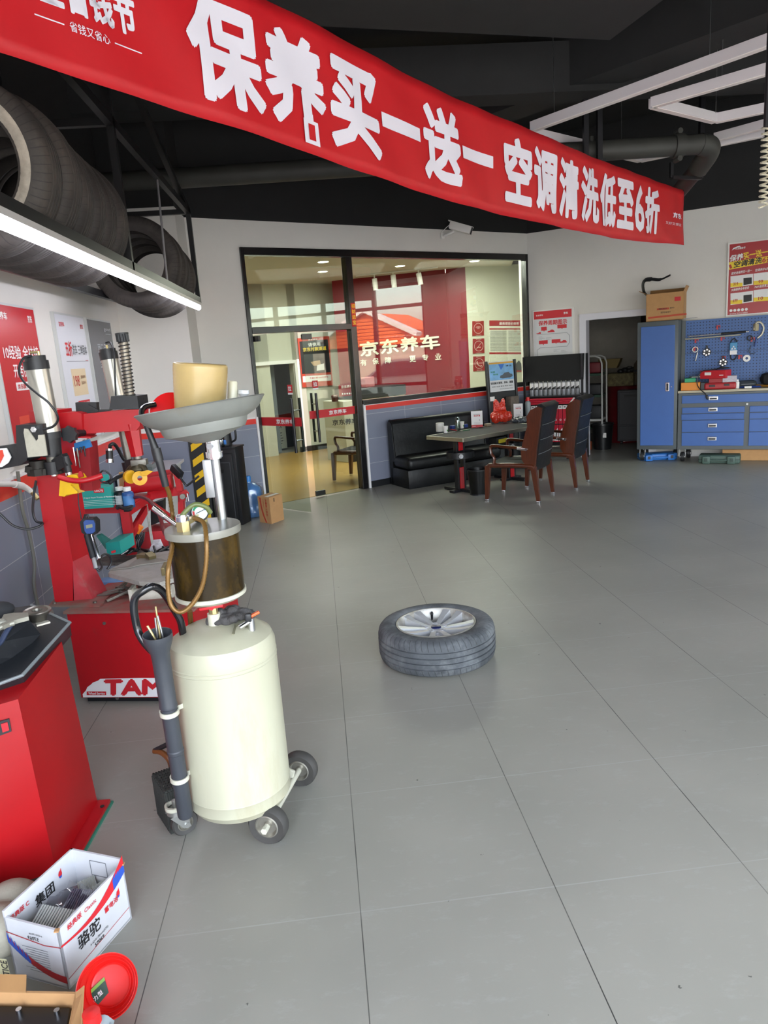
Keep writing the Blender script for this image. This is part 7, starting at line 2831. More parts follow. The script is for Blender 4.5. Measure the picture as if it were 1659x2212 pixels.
def pull(parent, v, z, vert=False):
    w_, h_ = (.045, .115) if vert else (.105, .05)
    d = rb(MB(), v - w_ / 2, v + w_ / 2, CF_ - .022, CF_ - .008, z - h_ / 2, z + h_ / 2, .004).build('pull_handle', CHROME, parent, 0)
    if vert:
        rb(MB(), v - .010, v + .014, CF_ - .0235, CF_ - .015, z - h_ * .36, z + h_ * .36, .002).build('grip_recess', BLKT, d, 0)
    else:
        rb(MB(), v - w_ * .38, v + w_ * .38, CF_ - .0235, CF_ - .015, z - h_ * .28, z + h_ * .10, .002).build('grip_recess', BLKT, d, 0)
    return d


pull(tcab.children[1], 1.925, .965, True)
c = pr(1.975, CF_ - .012, .965)
MB().cyl(c, c + RN * .014, .007, seg=12).build('key_lock', CHROME, tcab)


def castor(parent, v, y, z1=.16, big=.062):
    c_ = pr(v, y, big)
    w_ = MB().lathe([(.0, -.02), (big * .45, -.02), (big * .5, -.024), (big * .9, -.022), (big, -.014), (big, .014), (big * .9, .022), (big * .5, .024), (big * .45, .02), (.0, .02)], c_, RX, 28).build('castor_wheel', mat('castor black', '202022', .5), parent)
    MB().lathe([(big * .62, -.026), (big * .78, -.026), (big * .78, .026), (big * .62, .026)], c_, RX, 28, True).lathe([(.0, -.027), (big * .2, -.027), (big * .2, .027), (.0, .027)], c_, RX, 14).build('wheel_ring', CHROME, w_)
    rb(MB(), v - .035, v - .028, y - .03, y + .03, big - .01, z1, .002).build('fork', CHROME, w_, 0)
    rb(MB(), v + .028, v + .035, y - .03, y + .03, big - .01, z1, .002).build('fork', CHROME, w_, 0)
    return w_


for v, y in ((1.62, CF_ + .08), (2.0, CF_ + .30), (1.62, -.08)):
    castor(tcab, v, y)
wbn = thing('tool_workbench', 'blue drawer workbench with grey frame and pale worktop beside the tall cabinet', 'workbench', pr(2.8, -.24, 0), radians(-33))
VE = 3.70
m = MB()
rb(m, 2.052, VE, CF_ + .005, -.02, .16, .876, .006)
m.build('carcass', GREYT, wbn, 0)
rb(MB(), 2.05, VE, CF_ - .01, -.02, .877, .905, .003).build('worktop', mat('worktop edge', 'b5ab94', .45, noise=.08), wbn, 0)


def drawer(v0, v1, z0, z1, hv=None, dx=0):
    d = rb(MB(), v0, v1, CF_ - .012 - dx, CF_ + .01, z0, z1, .003).build('drawer', BLUEP, wbn, 0)
    pull(d, (v0 + v1) / 2 if hv is None else hv, (z0 + z1) / 2 + .008)
    return d


drawer(2.10, 3.62, .748, .846, 2.462)
for v0, v1 in ((2.105, 2.815), (2.87, 3.58)):
    drawer(v0, v1, .622, .694)
    drawer(v0 - (.006 if v0 < 2.5 else 0), v1 - (.006 if v0 < 2.5 else 0), .541, .614, None, .012 if v0 < 2.5 else 0)
    drawer(v0, v1, .385, .533)
    drawer(v0, v1, .21, .378)
c = pr(2.84, CF_ + .005, .72)
MB().cyl(c, c + RN * .01, .012, seg=18).build('lock', WPL, wbn)
for v, y in ((2.115, CF_ + .06), (2.16, -.1), (3.55, CF_ + .06)):
    castor(wbn, v, y)
# pegboard
pg = thing('pegboard', 'blue perforated tool board on the wall above the workbench', 'pegboard', pr(2.9, -.06, 1.35), radians(-33))


def peg_mat():
    m_ = mat('perforated blue', '44669f', .5)
    t_ = m_.node_tree
    b_ = t_.nodes['Principled BSDF']
    tc_ = t_.nodes.new('ShaderNodeTexCoord')
    mp_ = t_.nodes.new('ShaderNodeMapping')
    mp_.inputs['Scale'].default_value = (1 / .0365, 1, 1 / .0365)
    t_.links.new(tc_.outputs['Object'], mp_.inputs[0])
    sp_ = t_.nodes.new('ShaderNodeSeparateXYZ')
    t_.links.new(mp_.outputs[0], sp_.inputs[0])

    def mth(op, a, bb):
        n = t_.nodes.new('ShaderNodeMath')
        n.operation = op
        for k, v in enumerate((a, bb)):
            if isinstance(v, (int, float)):
                n.inputs[k].default_value = v
            elif v is not None:
                t_.links.new(v, n.inputs[k])
        return n.outputs[0]
    fx = mth('ABSOLUTE', mth('SUBTRACT', mth('FRACT', sp_.outputs[0], None), .5), None)
    fz_ = mth('ABSOLUTE', mth('SUBTRACT', mth('FRACT', sp_.outputs[2], None), .5), None)
    msk = mth('MULTIPLY', mth('LESS_THAN', fx, .15), mth('LESS_THAN', fz_, .15))
    mx_ = t_.nodes.new('ShaderNodeMix')
    mx_.data_type = 'RGBA'
    t_.links.new(msk, mx_.inputs[0])
    mx_.inputs[6].default_value = lin('44669f')
    mx_.inputs[7].default_value = lin('0c1422')
    t_.links.new(mx_.outputs[2], b_.inputs['Base Color'])
    return m_


PEG = peg_mat()
for z0, z1 in ((.93, 1.35), (1.354, 1.765)):
    rb(MB(), 2.09, VE, -.085, -.05, z0, z1).build('perforated_panel', PEG, pg, 0)
rb(MB(), 2.046, 2.092, -.12, -.02, .906, 1.77, .003).build('side_post', GREYT, pg, 0)
RP0 = pr(2.5, -.086, 1.3)


def rpp(x, y, o=.0):
    return rp(x, y, RP0 + RN * o, RN)


RHK = mat('red hook', 'b8242c', .4)


def hook(x, y, lab):
    p_ = rpp(x, y)
    m_ = MB()
    m_.box((0, 0, 0), (.001, .001, .001))
    m_.v, m_.f, m_.m = [], [], []
    m_.bar(p_, p_ + RN * .035, .022, .012).bar(p_ + RN * .03, p_ + RN * .03 - ZU * .045, .02, .01, RN)
    m_.bar(p_ + RN * .035 + RX * .03, p_ + RN * .035 + RX * .03 - ZU * .03, .008, .008, RN).bar(p_ + RN * .03, p_ + RN * .03 + RX * .035, .01, .01)
    tag(m_.build('peg_hook', RHK, None, 0), lab, 'hook', 'red pegboard hooks')


hook(1503, 733, 'red peg hook under the left half of the long steel rods')
hook(1559, 728, 'red peg hook under the right half of the long steel rods')
hook(1550, 704, 'empty red peg hook above the long steel rods')
hook(1597, 768, 'red peg hook beside the packed drive belt')
hook(1501, 750, 'red peg hook holding the ring spanner')
hook(1562, 770, 'red peg hook holding the lower round filter wrench set')
hook(1624, 730, 'red peg hook behind the oil filter wrench')
def rod(name, x0, y0, x1, y1, r_, mt, lab, tip=None):
    t_ = thing(name, lab, 'rod', rpp(x0, y0, .05))
    a_, b_ = rpp(x0, y0, .05), rpp(x1, y1, .05)
    MB().cyl(a_, b_, r_, seg=12).build('shaft', mt, t_)
    if tip:
        MB().cyl(a_.lerp(b_, tip[0]), a_.lerp(b_, tip[1]), r_ * tip[2], seg=12).build('grip', tip[3], t_)
    return t_


rod('steel_rod', 1480, 733, 1600, 723, .010, mat('pale rod', 'b9b7a8', .35, .6), 'long pale steel rod lying across two red hooks on the pegboard')
rod('torque_bar', 1487, 727, 1618, 716, .009, CHROME, 'thin chrome bar with black grip above the pale rod on the pegboard', (.55, .95, 1.5, BLKP))
# ring spanner
p = rpp(1502, 755, .03)
t = thing('ring_wrench', 'white ring filter wrench hanging at the left of the pegboard', 'wrench', p)
MB().lathe([(.027, -.012), (.036, -.012), (.036, .012), (.027, .012)], p, RN, 28, True).build('ring', mat('white steel', 'cfcdc2', .35, .3), t)
MB().bar(rpp(1507, 761, .03), rpp(1502, 780, .03), .012, .016, RN, bev=.003).build('handle', MATS['white steel'], t)
def cups(x, y, lab):
    p_ = rpp(x, y, .025)
    t_ = thing('socket_set', lab, 'socket set', p_, 0, 'round black socket sets on the pegboard')
    MB().cyl(p_ - RN * .01, p_ + RN * .012, .05, .045, 20).bar(p_ + ZU * .03, p_ + ZU * .085, .02, .02, RN).build('holder', BLKP, t_)
    for k in range(6):
        a = 2 * pi * k / 6 + .4
        c_ = p_ + RX * .033 * cos(a) + ZU * .033 * sin(a) + RN * .012
        MB().lathe([(.0, .002), (.007, .002), (.0075, .014), (.0105, .014), (.0105, .0), (.0, .0)], c_, RN, 14).build('socket', CHROME, t_)


cups(1527, 761, 'round black socket set left of the packed drive belt')
cups(1562, 783, 'round black socket set hanging lowest, below the other one')
p = rpp(1585, 745, .03)
bt = thing('drive_belt', 'black drive belt in blue and white card sleeve on the pegboard', 'belt', p)
MB().tube([p + RX * .035 * cos(a) + ZU * (.02 + .055 * sin(a)) for a in [2 * pi * k / 24 for k in range(24)]], .007, 8, True).tube([p + RX * .032 * cos(a) + ZU * (-.135 + .05 * sin(a)) for a in [2 * pi * k / 24 for k in range(24)]], .007, 8, True).build('belt_loop', RUB, bt)
MT_ = Matrix((RX, RN * -1, ZU)).transposed().to_4x4()
MT_.translation = p
MB(MT_).box((.0, -.012, -.045), (.085, .02, .15), .004).build('card_sleeve', mat('card blue', '2f86b8', .4), bt, 0)
MB(MT_).box((.0, -.024, -.092), (.08, .004, .052)).build('white_panel', WHP, bt, 0)
m = MB(MT_)
for a, b_ in ((-.016, -.055), (.016, -.055), (0, -.03)):
    m.add([(a - .014, -.0265, b_), (a + .014, -.0265, b_), (a, -.0265, b_ + .022)], [(0, 1, 2)])
m.build('triangle_print', WHP, bt, 0)
p = rpp(1637, 716, .03)
t = thing('filter_wrench', 'white hooked oil filter wrench with blue handle on the pegboard', 'wrench', p)
MB().tube(spline([rpp(1628, 712, .03), rpp(1634, 697, .03), rpp(1644, 697, .03), rpp(1650, 708, .03), rpp(1646, 722, .03), rpp(1636, 731, .03)], 6), .014, 10, flat=.6).build('hook', mat('cream steel', 'd8d2bc', .35, .2), t)
MB().bar(rpp(1635, 729, .03), rpp(1630, 749, .03), .014, .04, RN, bev=.006).build('blue_handle', mat('handle blue', '24458c', .4), t)
MB().box(rpp(1633, 707, .02), (.05, .05, .09), .008).build('tag_card', mat('tag beige', 'a89c7e', .6), t)
p = rpp(1613, 774, .02)
t = thing('tape_roll', 'white tape roll hanging below the filter wrench', 'tape', p)
MB().lathe([(.016, -.012), (.042, -.012), (.042, .012), (.016, .012)], p, RN, 32, True).build('roll', WPL, t)
p = rpp(1620, 730, .03)
t = MB().lathe([(.022, -.012), (.034, -.012), (.034, .012), (.022, .012)], p, RN, 24, True).build('rubber_ring', RUB)
tag(t, 'black rubber ring hanging left of the oil filter wrench', 'ring')
t = MB().tube(spline([rpp(1622, 748, .03), rpp(1618, 757, .03), rpp(1622, 764, .03), rpp(1632, 762, .03)], 5), .005, 6).build('grey_strap', mat('strap grey', '454b4e', .6))
tag(t, 'grey strap hanging below the filter wrench', 'strap')
# things on the worktop
WTZ = .9055


def wt(v, y):
    return pr(v, y, WTZ)


def wbox(name, lab, v, y, z, size, mt, rz=0, cat='box', bev=.004):
    M_ = MR @ Matrix.Translation(V3((v, y, WTZ + z + size[2] / 2))) @ Matrix.Rotation(rz, 4, 'Z')
    o_ = MB().box((0, 0, 0), size, bev, M=M_).build(name, mt, None, 0)
    tag(o_, lab, cat)
    return o_, M_


wbox('orange_carton', 'orange carton at the left end of the worktop', 2.19, -.36, 0, (.22, .12, .098), mat('orange carton', 'e08a2c', .5))
wbox('green_carton', 'flat green carton on top of the orange carton', 2.18, -.35, .099, (.13, .10, .05), mat('green carton', '1f9a68', .5), .1)
wbox('manual', 'pale grey printed sheet leaning on the green carton', 2.26, -.30, .155, (.17, .12, .012), mat('printed grey', '9a9d9a', .7, noise=.3, nscale=40), .3, 'booklet', .001)[0].rotation_euler = (0, 0, 0)
o_, M_ = wbox('red_case', 'wide red tool case lying at the bottom of the red stack', 2.53, -.33, 0, (.36, .18, .082), mat('case red', 'a8232a', .45), 0, 'tool case', .02)
MB(M_).box((-.09, -.092, .005), (.07, .008, .025), .003).box((.075, -.092, .012), (.06, .008, .025), .003).build('latch_recess', BLKP, o_, 0)
wbox('red_carton', 'small red carton between the red case and the bright red shoe box', 2.48, -.34, .083, (.16, .12, .05), mat('carton dark red2', '9e2228', .5))
o_, M_ = wbox('shoe_box', 'bright red box with white label on top of the red stack', 2.47, -.33, .134, (.32, .16, .10), mat('box bright red', 'c4202c', .45), -.35)
MB(M_).box((-.06, -.081, .01), (.08, .003, .035)).build('label', WPL, o_, 0)
MB(M_).box((.105, -.081, -.01), (.05, .003, .010)).build('white_print', WHP, o_, 0)
wbox('bulb_box', 'white and purple striped boxes beside the bright red box', 2.63, -.35, .083, (.16, .12, .078), mat('striped box', 'b9b2bc', .5, noise=.4, nscale=40, stretch=(1, 1, 8)), .1)
p = wt(2.72, -.38)
bottle('glue_bottle', 'small white nozzle bottle right of the red tool case', p, .024, .11, WPL, WPL, None)
o_, M_ = wbox('spray_gun', 'black tool with lump shape lying behind the white bottle', 2.82, -.28, 0, (.22, .12, .09), mat('dark grey tool', '2f363c', .4), .2, 'tool', .04)
o_, M_ = wbox('cloth_bundle', 'black cloth bundle at the right edge of the worktop', 3.10, -.25, .02, (.26, .2, .15), mat('black cloth', '111114', .8), .2, 'cloth', .06)
tag(MB().bar(wt(2.80, -.42) + ZU * .014, wt(2.88, -.41) + ZU * .014, .03, .026, bev=.006).build('white_clip', WPL), 'white clip lying on the worktop edge', 'clip')
tag(MB().cyl(wt(2.74, -.33) + ZU * .012, wt(2.98, -.36) + ZU * .012, .011, seg=10).build('blue_tool', mat('tool blue', '1f3f8e', .4)), 'thin blue tool lying along the worktop', 'tool')
tag(MB().cyl(wt(2.93, -.30) + ZU * .02, wt(3.12, -.38) + ZU * .016, .014, seg=10).build('amber_screwdriver', mat('amber grip', '8a6020', .3)), 'amber handled screwdriver by the black cloth', 'screwdriver')
p_ = [wt(2.47, -.30) + ZU * .245, wt(2.40, -.36) + ZU * .24, wt(2.32, -.42) + ZU * .23, wt(2.28, -.44) + ZU * .16, wt(2.27, -.45) + ZU * .08, wt(2.31, -.47) + ZU * .01, wt(2.36, -.495) - ZU * .03, wt(2.385, -.50) - ZU * .065]
t = thing('power_cable', 'black power cable with plug hanging over the worktop edge', 'cable', p_[0])
MB().tube(spline(p_, 6), .006, 8).build('cable', BLKP, t)
MB().bar(p_[-1], p_[-1] - ZU * .045 + RX * .02, .035, .03, bev=.006).build('plug', BLKP, t)
m = MB()
for k in range(4):
    m.tube(spline([wt(2.47 + .02 * k, -.30) + ZU * (.24 + .006 * k), wt(2.55, -.33) + ZU * (.262 - .004 * k), wt(2.62 - .02 * k, -.28) + ZU * .25, wt(2.53, -.25) + ZU * (.255 + .005 * k)], 5, True), .007, 6, True)
tag(m.build('coiled_lead', BLKP), 'black coiled lead on top of the bright red box', 'lead')
wbox('black_block', 'dark block between the orange carton and the red case', 2.36, -.33, 0, (.11, .12, .09), mat('dark grey tool', '2f363c', .4), 0, 'block')
# carton on the tall cabinet
cb2 = thing('open_carton', 'open brown carton with Chinese print on top of the tall blue cabinet', 'carton', pr(1.88, -.25, 1.79), radians(-33))
v0, v1, y0, y1, z0, z1 = 1.655, 2.095, -.44, -.12, 1.787, 2.12
m = MB()
rb(m, v0, v1, y0, y0 + .008, z0, z1)
rb(m, v0, v1, y1 - .008, y1, z0, z1 - .01)
rb(m, v0, v0 + .008, y0, y1, z0, z1)
rb(m, v1 - .008, v1, y0, y1, z0, z1)
rb(m, v0, v1, y0, y1, z0, z0 + .008)
m.build('carton_box', CARD, cb2, 0)
m = MB(MR)
m.hull([V3((v1, y0, z1)), V3((v1, y1, z1)), V3((v1 - .006, y1, z1)), V3((v1 - .006, y0, z1))], [V3((v1 + .03, y0, z1 + .07)), V3((v1 + .03, y1, z1 + .07)), V3((v1 + .024, y1, z1 + .07)), V3((v1 + .024, y0, z1 + .07))])
m.build('flap', CARD, cb2, 0)
MB(MR).hull([V3((v0, y1, z1 - .01)), V3((v1, y1, z1 - .01)), V3((v1, y1 - .006, z1 - .01)), V3((v0, y1 - .006, z1 - .01))], [V3((v0, y1 + .06, z1 + .06)), V3((v1, y1 + .06, z1 + .06)), V3((v1, y1 + .054, z1 + .06)), V3((v0, y1 + .054, z1 + .06))]).build('flap', CARDD, cb2, 0)
m = MB(MR)
m.hull([V3((v0, y0, z1)), V3((v0, y1, z1)), V3((v0 + .006, y1, z1)), V3((v0 + .006, y0, z1))], [V3((v0 - .09, y0, z1 + .045)), V3((v0 - .09, y1, z1 + .045)), V3((v0 - .085, y1, z1 + .05)), V3((v0 - .085, y0, z1 + .05))])
m.build('flap', CARDD, cb2, 0)
KP0 = pr(1.9, y0, 1.9)
m = MB()
pq(m, KP0, RN, [(1400, 685), (1483, 676), (1483, 680), (1400, 689)], .001)
pq(m, KP0, RN, [(1419, 666.5), (1445, 664), (1445, 668), (1419, 670.5)], .001)
m.build('orange_print', mat('carton orange', 'b8482c', .6), cb2, 0)
m = MB()
tq(m, 'FERODO', KP0, RN, (1423, 669.5), (1440, 668), (1423, 666.3), .0025, .02)
tq(m, '菲罗多', KP0, RN, (1447, 667.3), (1457, 666.2), (1447, 663.5), .0015, .01)
tq(m, '菲罗多刹车片', KP0, RN, (1427, 677.5), (1449, 675.3), (1427, 673.5), .0015, .01)
m.build('black_lettering', BLKT, cb2, 0)
MB(MR).box((2.025, y0 - .001, 2.035), (.07, .002, .05)).build('red_label', REDB, cb2, 0)
t = MB().tube(spline([pr(1.66, -.2, 2.10), pr(1.60, -.22, 2.16), pr(1.585, -.24, 2.26), pr(1.62, -.25, 2.31), pr(1.70, -.27, 2.31), pr(1.80, -.28, 2.295), pr(1.92, -.3, 2.335)], 6), [.035] * 6 + [.045] * 18 + [.03] * 7 + [.02] * 6, 10, flat=.35)
o = t.build('black_flap', mat('black moulding', '17181b', .5))
tag(o, 'curled black plastic moulding sticking up behind the open carton', 'moulding')
o = MB(MR).prism([V3((v, y, 1.79)) for v, y in ((1.95, -.40), (2.25, -.36), (2.20, -.18), (1.95, -.2))], (0, 0, .006)).build('bubble_wrap', mat('grey film', '9a9c9a', .4, noise=.3, nscale=40), None, 0)
tag(o, 'crumpled grey film beneath the open carton, hanging past the tall cabinet', 'film')
# cases on the floor
def case(name, lab, M_, L, W2, H2, mt, lat):
    t_ = thing(name, lab, 'tool case', M_ @ V3((0, 0, 0)))
    MB(M_).box((0, .03, H2 / 2), (L, W2 - .06, H2), .018, seg=3).build('case_body', mt, t_, 40)
    m_ = MB(M_)
    for s_ in (-1, 1):
        m_.box((s_ * L * .30, -W2 / 2 + .03, H2 / 2), (L * .2, .07, H2 * .96), .014)
    m_.build('front_block', mt, t_, 40)
    MB(M_).tube([V3((-L * .22, -W2 / 2 + .03, H2 / 2)), V3((-L * .2, -W2 / 2 + .012, H2 / 2)), V3((L * .2, -W2 / 2 + .012, H2 / 2)), V3((L * .22, -W2 / 2 + .03, H2 / 2))], .011, 10).build('carry_handle', mt, t_)
    for s_ in (-1, 1):
        MB(M_).box((s_ * L * .31, -W2 / 2 - .004, H2 / 2 + .005), (.035, .008, .04), .003).build('latch', lat, t_, 0)
    m_ = MB(M_)
    m_.box((0, .03, H2 * .5), (L + .003, W2 - .056, .006))
    m_.build('seam', mat(mt.name + ' seam', '22302e', .6), t_, 0)
    return t_


pa, pb_ = fz(1381, 997), fz(1465, 994)
d_ = (pb_ - pa)
MC_ = Matrix.Translation(V3(((pa + pb_) / 2)[:])) @ Matrix.Rotation(atan2(d_.y, d_.x) + .12, 4, 'Z') @ Matrix.Translation(V3((.02, .12, 0)))
MC_.translation.z = 0
case('tool_case', 'blue plastic tool case on the floor under the tall cabinet', MC_, .47, .26, .085, mat('case blue', '2f72c0', .45), BLKP)
pa, pb_ = fz(1509, 1002), fz(1596, 1003)
d_ = (pb_ - pa)
MC_ = Matrix.Translation(V3(((pa + pb_) / 2)[:])) @ Matrix.Rotation(atan2(d_.y, d_.x), 4, 'Z') @ Matrix.Translation(V3((0, .12, 0)))
MC_.translation.z = 0
case('tool_case', 'dull green tool case on the floor in front of the workbench', MC_, .47, .28, .10, mat('case green', '4a5f56', .55), mat('latch green', '33443e', .5))
o = MB(MR).box((3.05, -.22, .0855), (.95, .25, .165), .004).build('flat_carton', CARD, None, 0)
tag(o, 'long flat brown carton on the floor beneath the workbench', 'carton')
# ------------------------------------------------------------------ posters on the right wall
sg = thing('service_chart', 'white framed service interval chart above the black display rack', 'poster', pr(.36, -.02, 1.75))
SP0 = pr(.36, -.022, 1.75)


def rrect(m_, v0, v1, z0, z1, y=-.0225):
    return m_.add([pr(v0, y, z0), pr(v1, y, z0), pr(v1, y, z1), pr(v0, y, z1)], [(0, 1, 2, 3)])


rb(MB(), .07, .655, -.02, -.0, 1.22, 2.068, .003).build('poster_frame', WPL, sg, 0)
rb(MB(), .085, .625, -.0215, -.01, 1.235, 2.055).build('poster_sheet', mat('chart white', 'd8d9dc', .3), sg, 0)
CRED = mat('chart red', 'd2323a', .45)
m = MB()
rrect(m, .09, .62, 1.945, 2.05)
for v0, v1, z in ((.19, .27, 1.785), (.42, .55, 1.80), (.155, .28, 1.60), (.335, .46, 1.605)):
    rrect(m, v0, v1, z, z + .05)
    m.add([pr((v0 + v1) / 2 - .008, -.0225, z), pr((v0 + v1) / 2 + .008, -.0225, z), pr((v0 + v1) / 2, -.0225, z - .018)], [(0, 1, 2)])
m.build('red_blocks_print', CRED, sg, 0)
m = MB()
m.text('保养周期图示', pr(.155, -.0226, 1.855), RX, ZU, w=.40, h=.065, bold=.03, fill=True)
for v, z in ((.33, 1.755), (.50, 1.60)):
    m.add([pr(v + a, -.0226, z + b) for a, b in ((-.05, 0), (-.045, .018), (-.02, .022), (.0, .036), (.03, .034), (.045, .018), (.052, .0))], [tuple(range(7))])
m.add([pr(.15 + a, -.0226, 1.745 + b) for a, b in ((-.03, 0), (-.03, .008), (.0, .012), (.01, .022), (.035, .02), (.035, 0))], [tuple(range(6))])
m.build('red_lettering', CRED, sg, 0)
m = MB()
tr_ = [pr(.13, -.0225, 1.735), pr(.55, -.0225, 1.735), pr(.585, -.0225, 1.70), pr(.585, -.0225, 1.60), pr(.55, -.0225, 1.55), pr(.17, -.0225, 1.55), pr(.125, -.0225, 1.52), pr(.125, -.0225, 1.40)]
m.tube(tr_, .0035, 6)
for k in range(14):
    v0 = .15 + .105 * (k % 4)
    z0 = (1.70, 1.685, 1.51, 1.495)[k % 4] - .012 * (k // 4)
    rrect(m, v0, v0 + .05 + .02 * (k % 3), z0, z0 + .003)
m.build('grey_track_lettering', mat('chart grey', '9a9da4', .5), sg, 0)
m = MB()
m.text('京东养车', pr(.12, -.0232, 1.985), RX, ZU, w=.10, bold=.02)
m.text('京东', pr(.51, -.0232, 1.985), RX, ZU, w=.06, bold=.03)
m.build('white_lettering', WHP, sg, 0)
pz = thing('offer_poster', 'large red offer poster with yellow lettering above the pegboard', 'poster', pr(3.05, -.02, 2.2))
PV0, PV1, PZ0, PZ1 = 2.55, 3.62, 1.785, 2.657
m = MB()
rb(m, PV0, PV0 + .018, -.026, 0, PZ0, PZ1)
rb(m, PV0 + .018, PV1, -.0255, 0, PZ1 - .016, PZ1)
rb(m, PV0 + .018, PV1, -.0255, 0, PZ0, PZ0 + .012)
m.build('poster_frame', WPL, pz, 0)
rb(MB(), PV0 + .01, PV1, -.022, -.001, PZ0 + .008, PZ1 - .01).build('poster_sheet', mat('offer red', 'a81c26', .35), pz, 0)
QP0 = pr(3, -.022, 2.2)
m = MB()
pq(m, QP0, RN, [(1573, 567), (1665, 552), (1665, 566), (1573, 583)], .001)
for x, y, w_, h_ in ((1578, 597, 49, 24), (1628, 592, 60, 24), (1578, 634, 48, 24), (1628, 628, 60, 24)):
    pq(m, QP0, RN, [(x, y + h_ * .62 - .0), (x + w_ * .53, y + h_ * .56), (x + w_ * .53, y + h_ * .9), (x, y + h_ * .98)], .003)
tq(m, '买一送一', QP0, RN, (1607, 560), (1660, 550.5), (1605, 546), .002, .03)
m.build('yellow_lettering', YEL, pz, 0)
m = MB()
tq(m, '保养', QP0, RN, (1576, 566), (1604, 561), (1578, 552), .002, .03)
for x, y in ((1578, 597), (1628, 591), (1578, 634), (1628, 627)):
    w_ = 49 if x < 1600 else 60
    pq(m, QP0, RN, [(x, y), (x + w_, y - w_ * .12), (x + w_, y + 24 - w_ * .12), (x, y + 25)], .0012)
for (bd, x0, y0, x1, y1, h_) in (('欧安途保养买一送一', 1580, 594, 1624, 587, 6), ('空调养护6折', 1631, 587, 1660, 583, 6), ('大牌保养全年低价', 1579, 630, 1618, 624, 6), ('MAX会员享上', 1630, 623, 1660, 619, 6)):
    tq(m, bd, QP0, RN, (x0, y0), (x1, y1), (x0 + 1, y0 - h_), .002, .02)
tq(m, '车主惠购节', QP0, RN, (1588, 539.5), (1610, 537), (1588.5, 535), .002, .02)
m.add([rp(x, y, QP0, RN) + RN * .002 for x, y in ((1581, 541), (1584, 536), (1592, 532.5), (1598, 531), (1600, 533), (1594, 534), (1586, 538))], [tuple(range(7))])
tq(m, '京东养车 官方认证服务', QP0, RN, (1576, 680), (1615, 676), (1576, 677), .002, .0)
for k in range(5):
    c = rp(1579 + k * 8.3, 671 - k * .7, QP0, RN)
    m.lathe([(.0, .001), (.017, .001)], c, RN, 20)
m.build('white_lettering', WHP, pz, 0)
m = MB()
tq(m, '空调清洗', QP0, RN, (1585, 578.5), (1645, 568), (1587, 565.5), .003, .03)
for x, y in ((1606, 601), (1606, 638)):
    pq(m, QP0, RN, [(x, y), (x + 18, y - 2), (x + 18, y + 12), (x, y + 15)], .0025)
m.build('black_lettering', BLKT, pz, 0)
m = MB()
tq(m, '6折', QP0, RN, (1646, 568.5), (1672, 564), (1648, 554.5), .0035, .03)
for bd, x0, y0 in (('319', 1584, 617), ('99', 1638, 612), ('699', 1583, 653), ('10', 1638, 648)):
    tq(m, bd, QP0, RN, (x0, y0), (x0 + 10, y0 - 1), (x0 + .5, y0 - 6.5), .004, .02)
pq(m, QP0, RN, [(1574, 573), (1579, 571), (1582, 579), (1577, 581)], .002)
m.build('red_lettering', mat('offer dark red', 'b0281c', .4), pz, 0)

# ------------------------------------------------------------------ storage room contents
sr = thing('storage_rack', 'white framed rack with green shelves just inside the dark storage room', 'rack', pr(.70, .95, 0), radians(-33))
m = MB(MR)
WT_ = mat('white tube', 'c9c9c6', .4)
for y in (.80, 1.15):
    MB(MR).tube([V3((.86, y, 0)), V3((.86, y, 1.26)), V3((.83, y, 1.34)), V3((.76, y, 1.37)), V3((.4, y, 1.37))], .014, 10).build('frame_tube', WT_, sr)
GS = mat('green shelf', '2c4a3a', .6)
for z in (1.10, .78, .42, .30):
    MB(MR).box((.52, .975, z), (.66, .36, .035), .006).build('shelf', GS if z != .42 else WT_, sr, 0)
for (lab, z, mt, sz) in (('red tool bag on the top shelf of the storage rack', 1.12, mat('dull red', '6e1a22', .6), (.28, .2, .16)), ('dark carton on the middle shelf of the storage rack', .80, mat('dark box', '26262a', .6), (.3, .22, .16)), ('grey machine on the lower shelf of the storage rack', .44, mat('dark box', '26262a', .6), (.3, .22, .2))):
    o = MB(MR).box((.70, .93, z + sz[2] / 2), sz, .03).build('stored_bag' if 'bag' in lab else 'stored_carton', mt, None, 30)
    tag(o, lab, 'bag' if 'bag' in lab else 'carton')
dm = thing('oil_drum', 'dark red steel oil drum in the storage room', 'drum', pr(1.06, 1.55, 0))
dp = pr(1.06, 1.55, 0)
MB().lathe([(.0, .0), (.26, .0), (.27, .015), (.265, .03), (.265, .27), (.275, .285), (.265, .30), (.265, .56), (.275, .575), (.265, .59), (.265, .85), (.27, .865), (.265, .88), (.25, .87), (.0, .87)], dp, seg=48).build('drum_body', mat('drum red', '5a1016', .3, noise=.15), dm)
o = MB(MR).box((1.02, 1.48, .98), (.42, .32, .20), .02).build('patterned_case', mat('leaf print', '6c6240', .7, noise=.6, nscale=22), None, 30)
tag(o, 'olive patterned case lying on the dark red drum', 'case')
o = MB(MR).loft([[V3((.86 + a, 1.45 + b, z)) for a, b in ((-w_, -.1), (w_, -.1), (w_, .1), (-w_, .1))] for w_, z in ((.11, 1.16), (.15, 1.24), (.17, 1.30))]).build('tan_basket', mat('tan basket', '7a683c', .7), None, 0)
tag(o, 'tan basket above the patterned case in the storage room', 'basket')
o = MB(MR).loft([[V3((1.35 + a, 1.5 + b, z)) for a, b in ((-w_, -.1), (w_, -.1), (w_, .1), (-w_, .1))] for w_, z in ((.14, .89), (.13, 1.2), (.08, 1.27))]).build('tan_bag', mat('tan bag', '4a3c2a', .7), None, 0)
tag(o, 'dark tan bag behind the blue cabinet in the storage room', 'bag')
m = MB()
for k in range(5):
    m.ball(pr(1.02 + .06 * k, 1.45, 1.10 + .02 * (k % 2)), (.06, .06, .04), 10, 7)
o = m.build('black_hoses', BLKP)
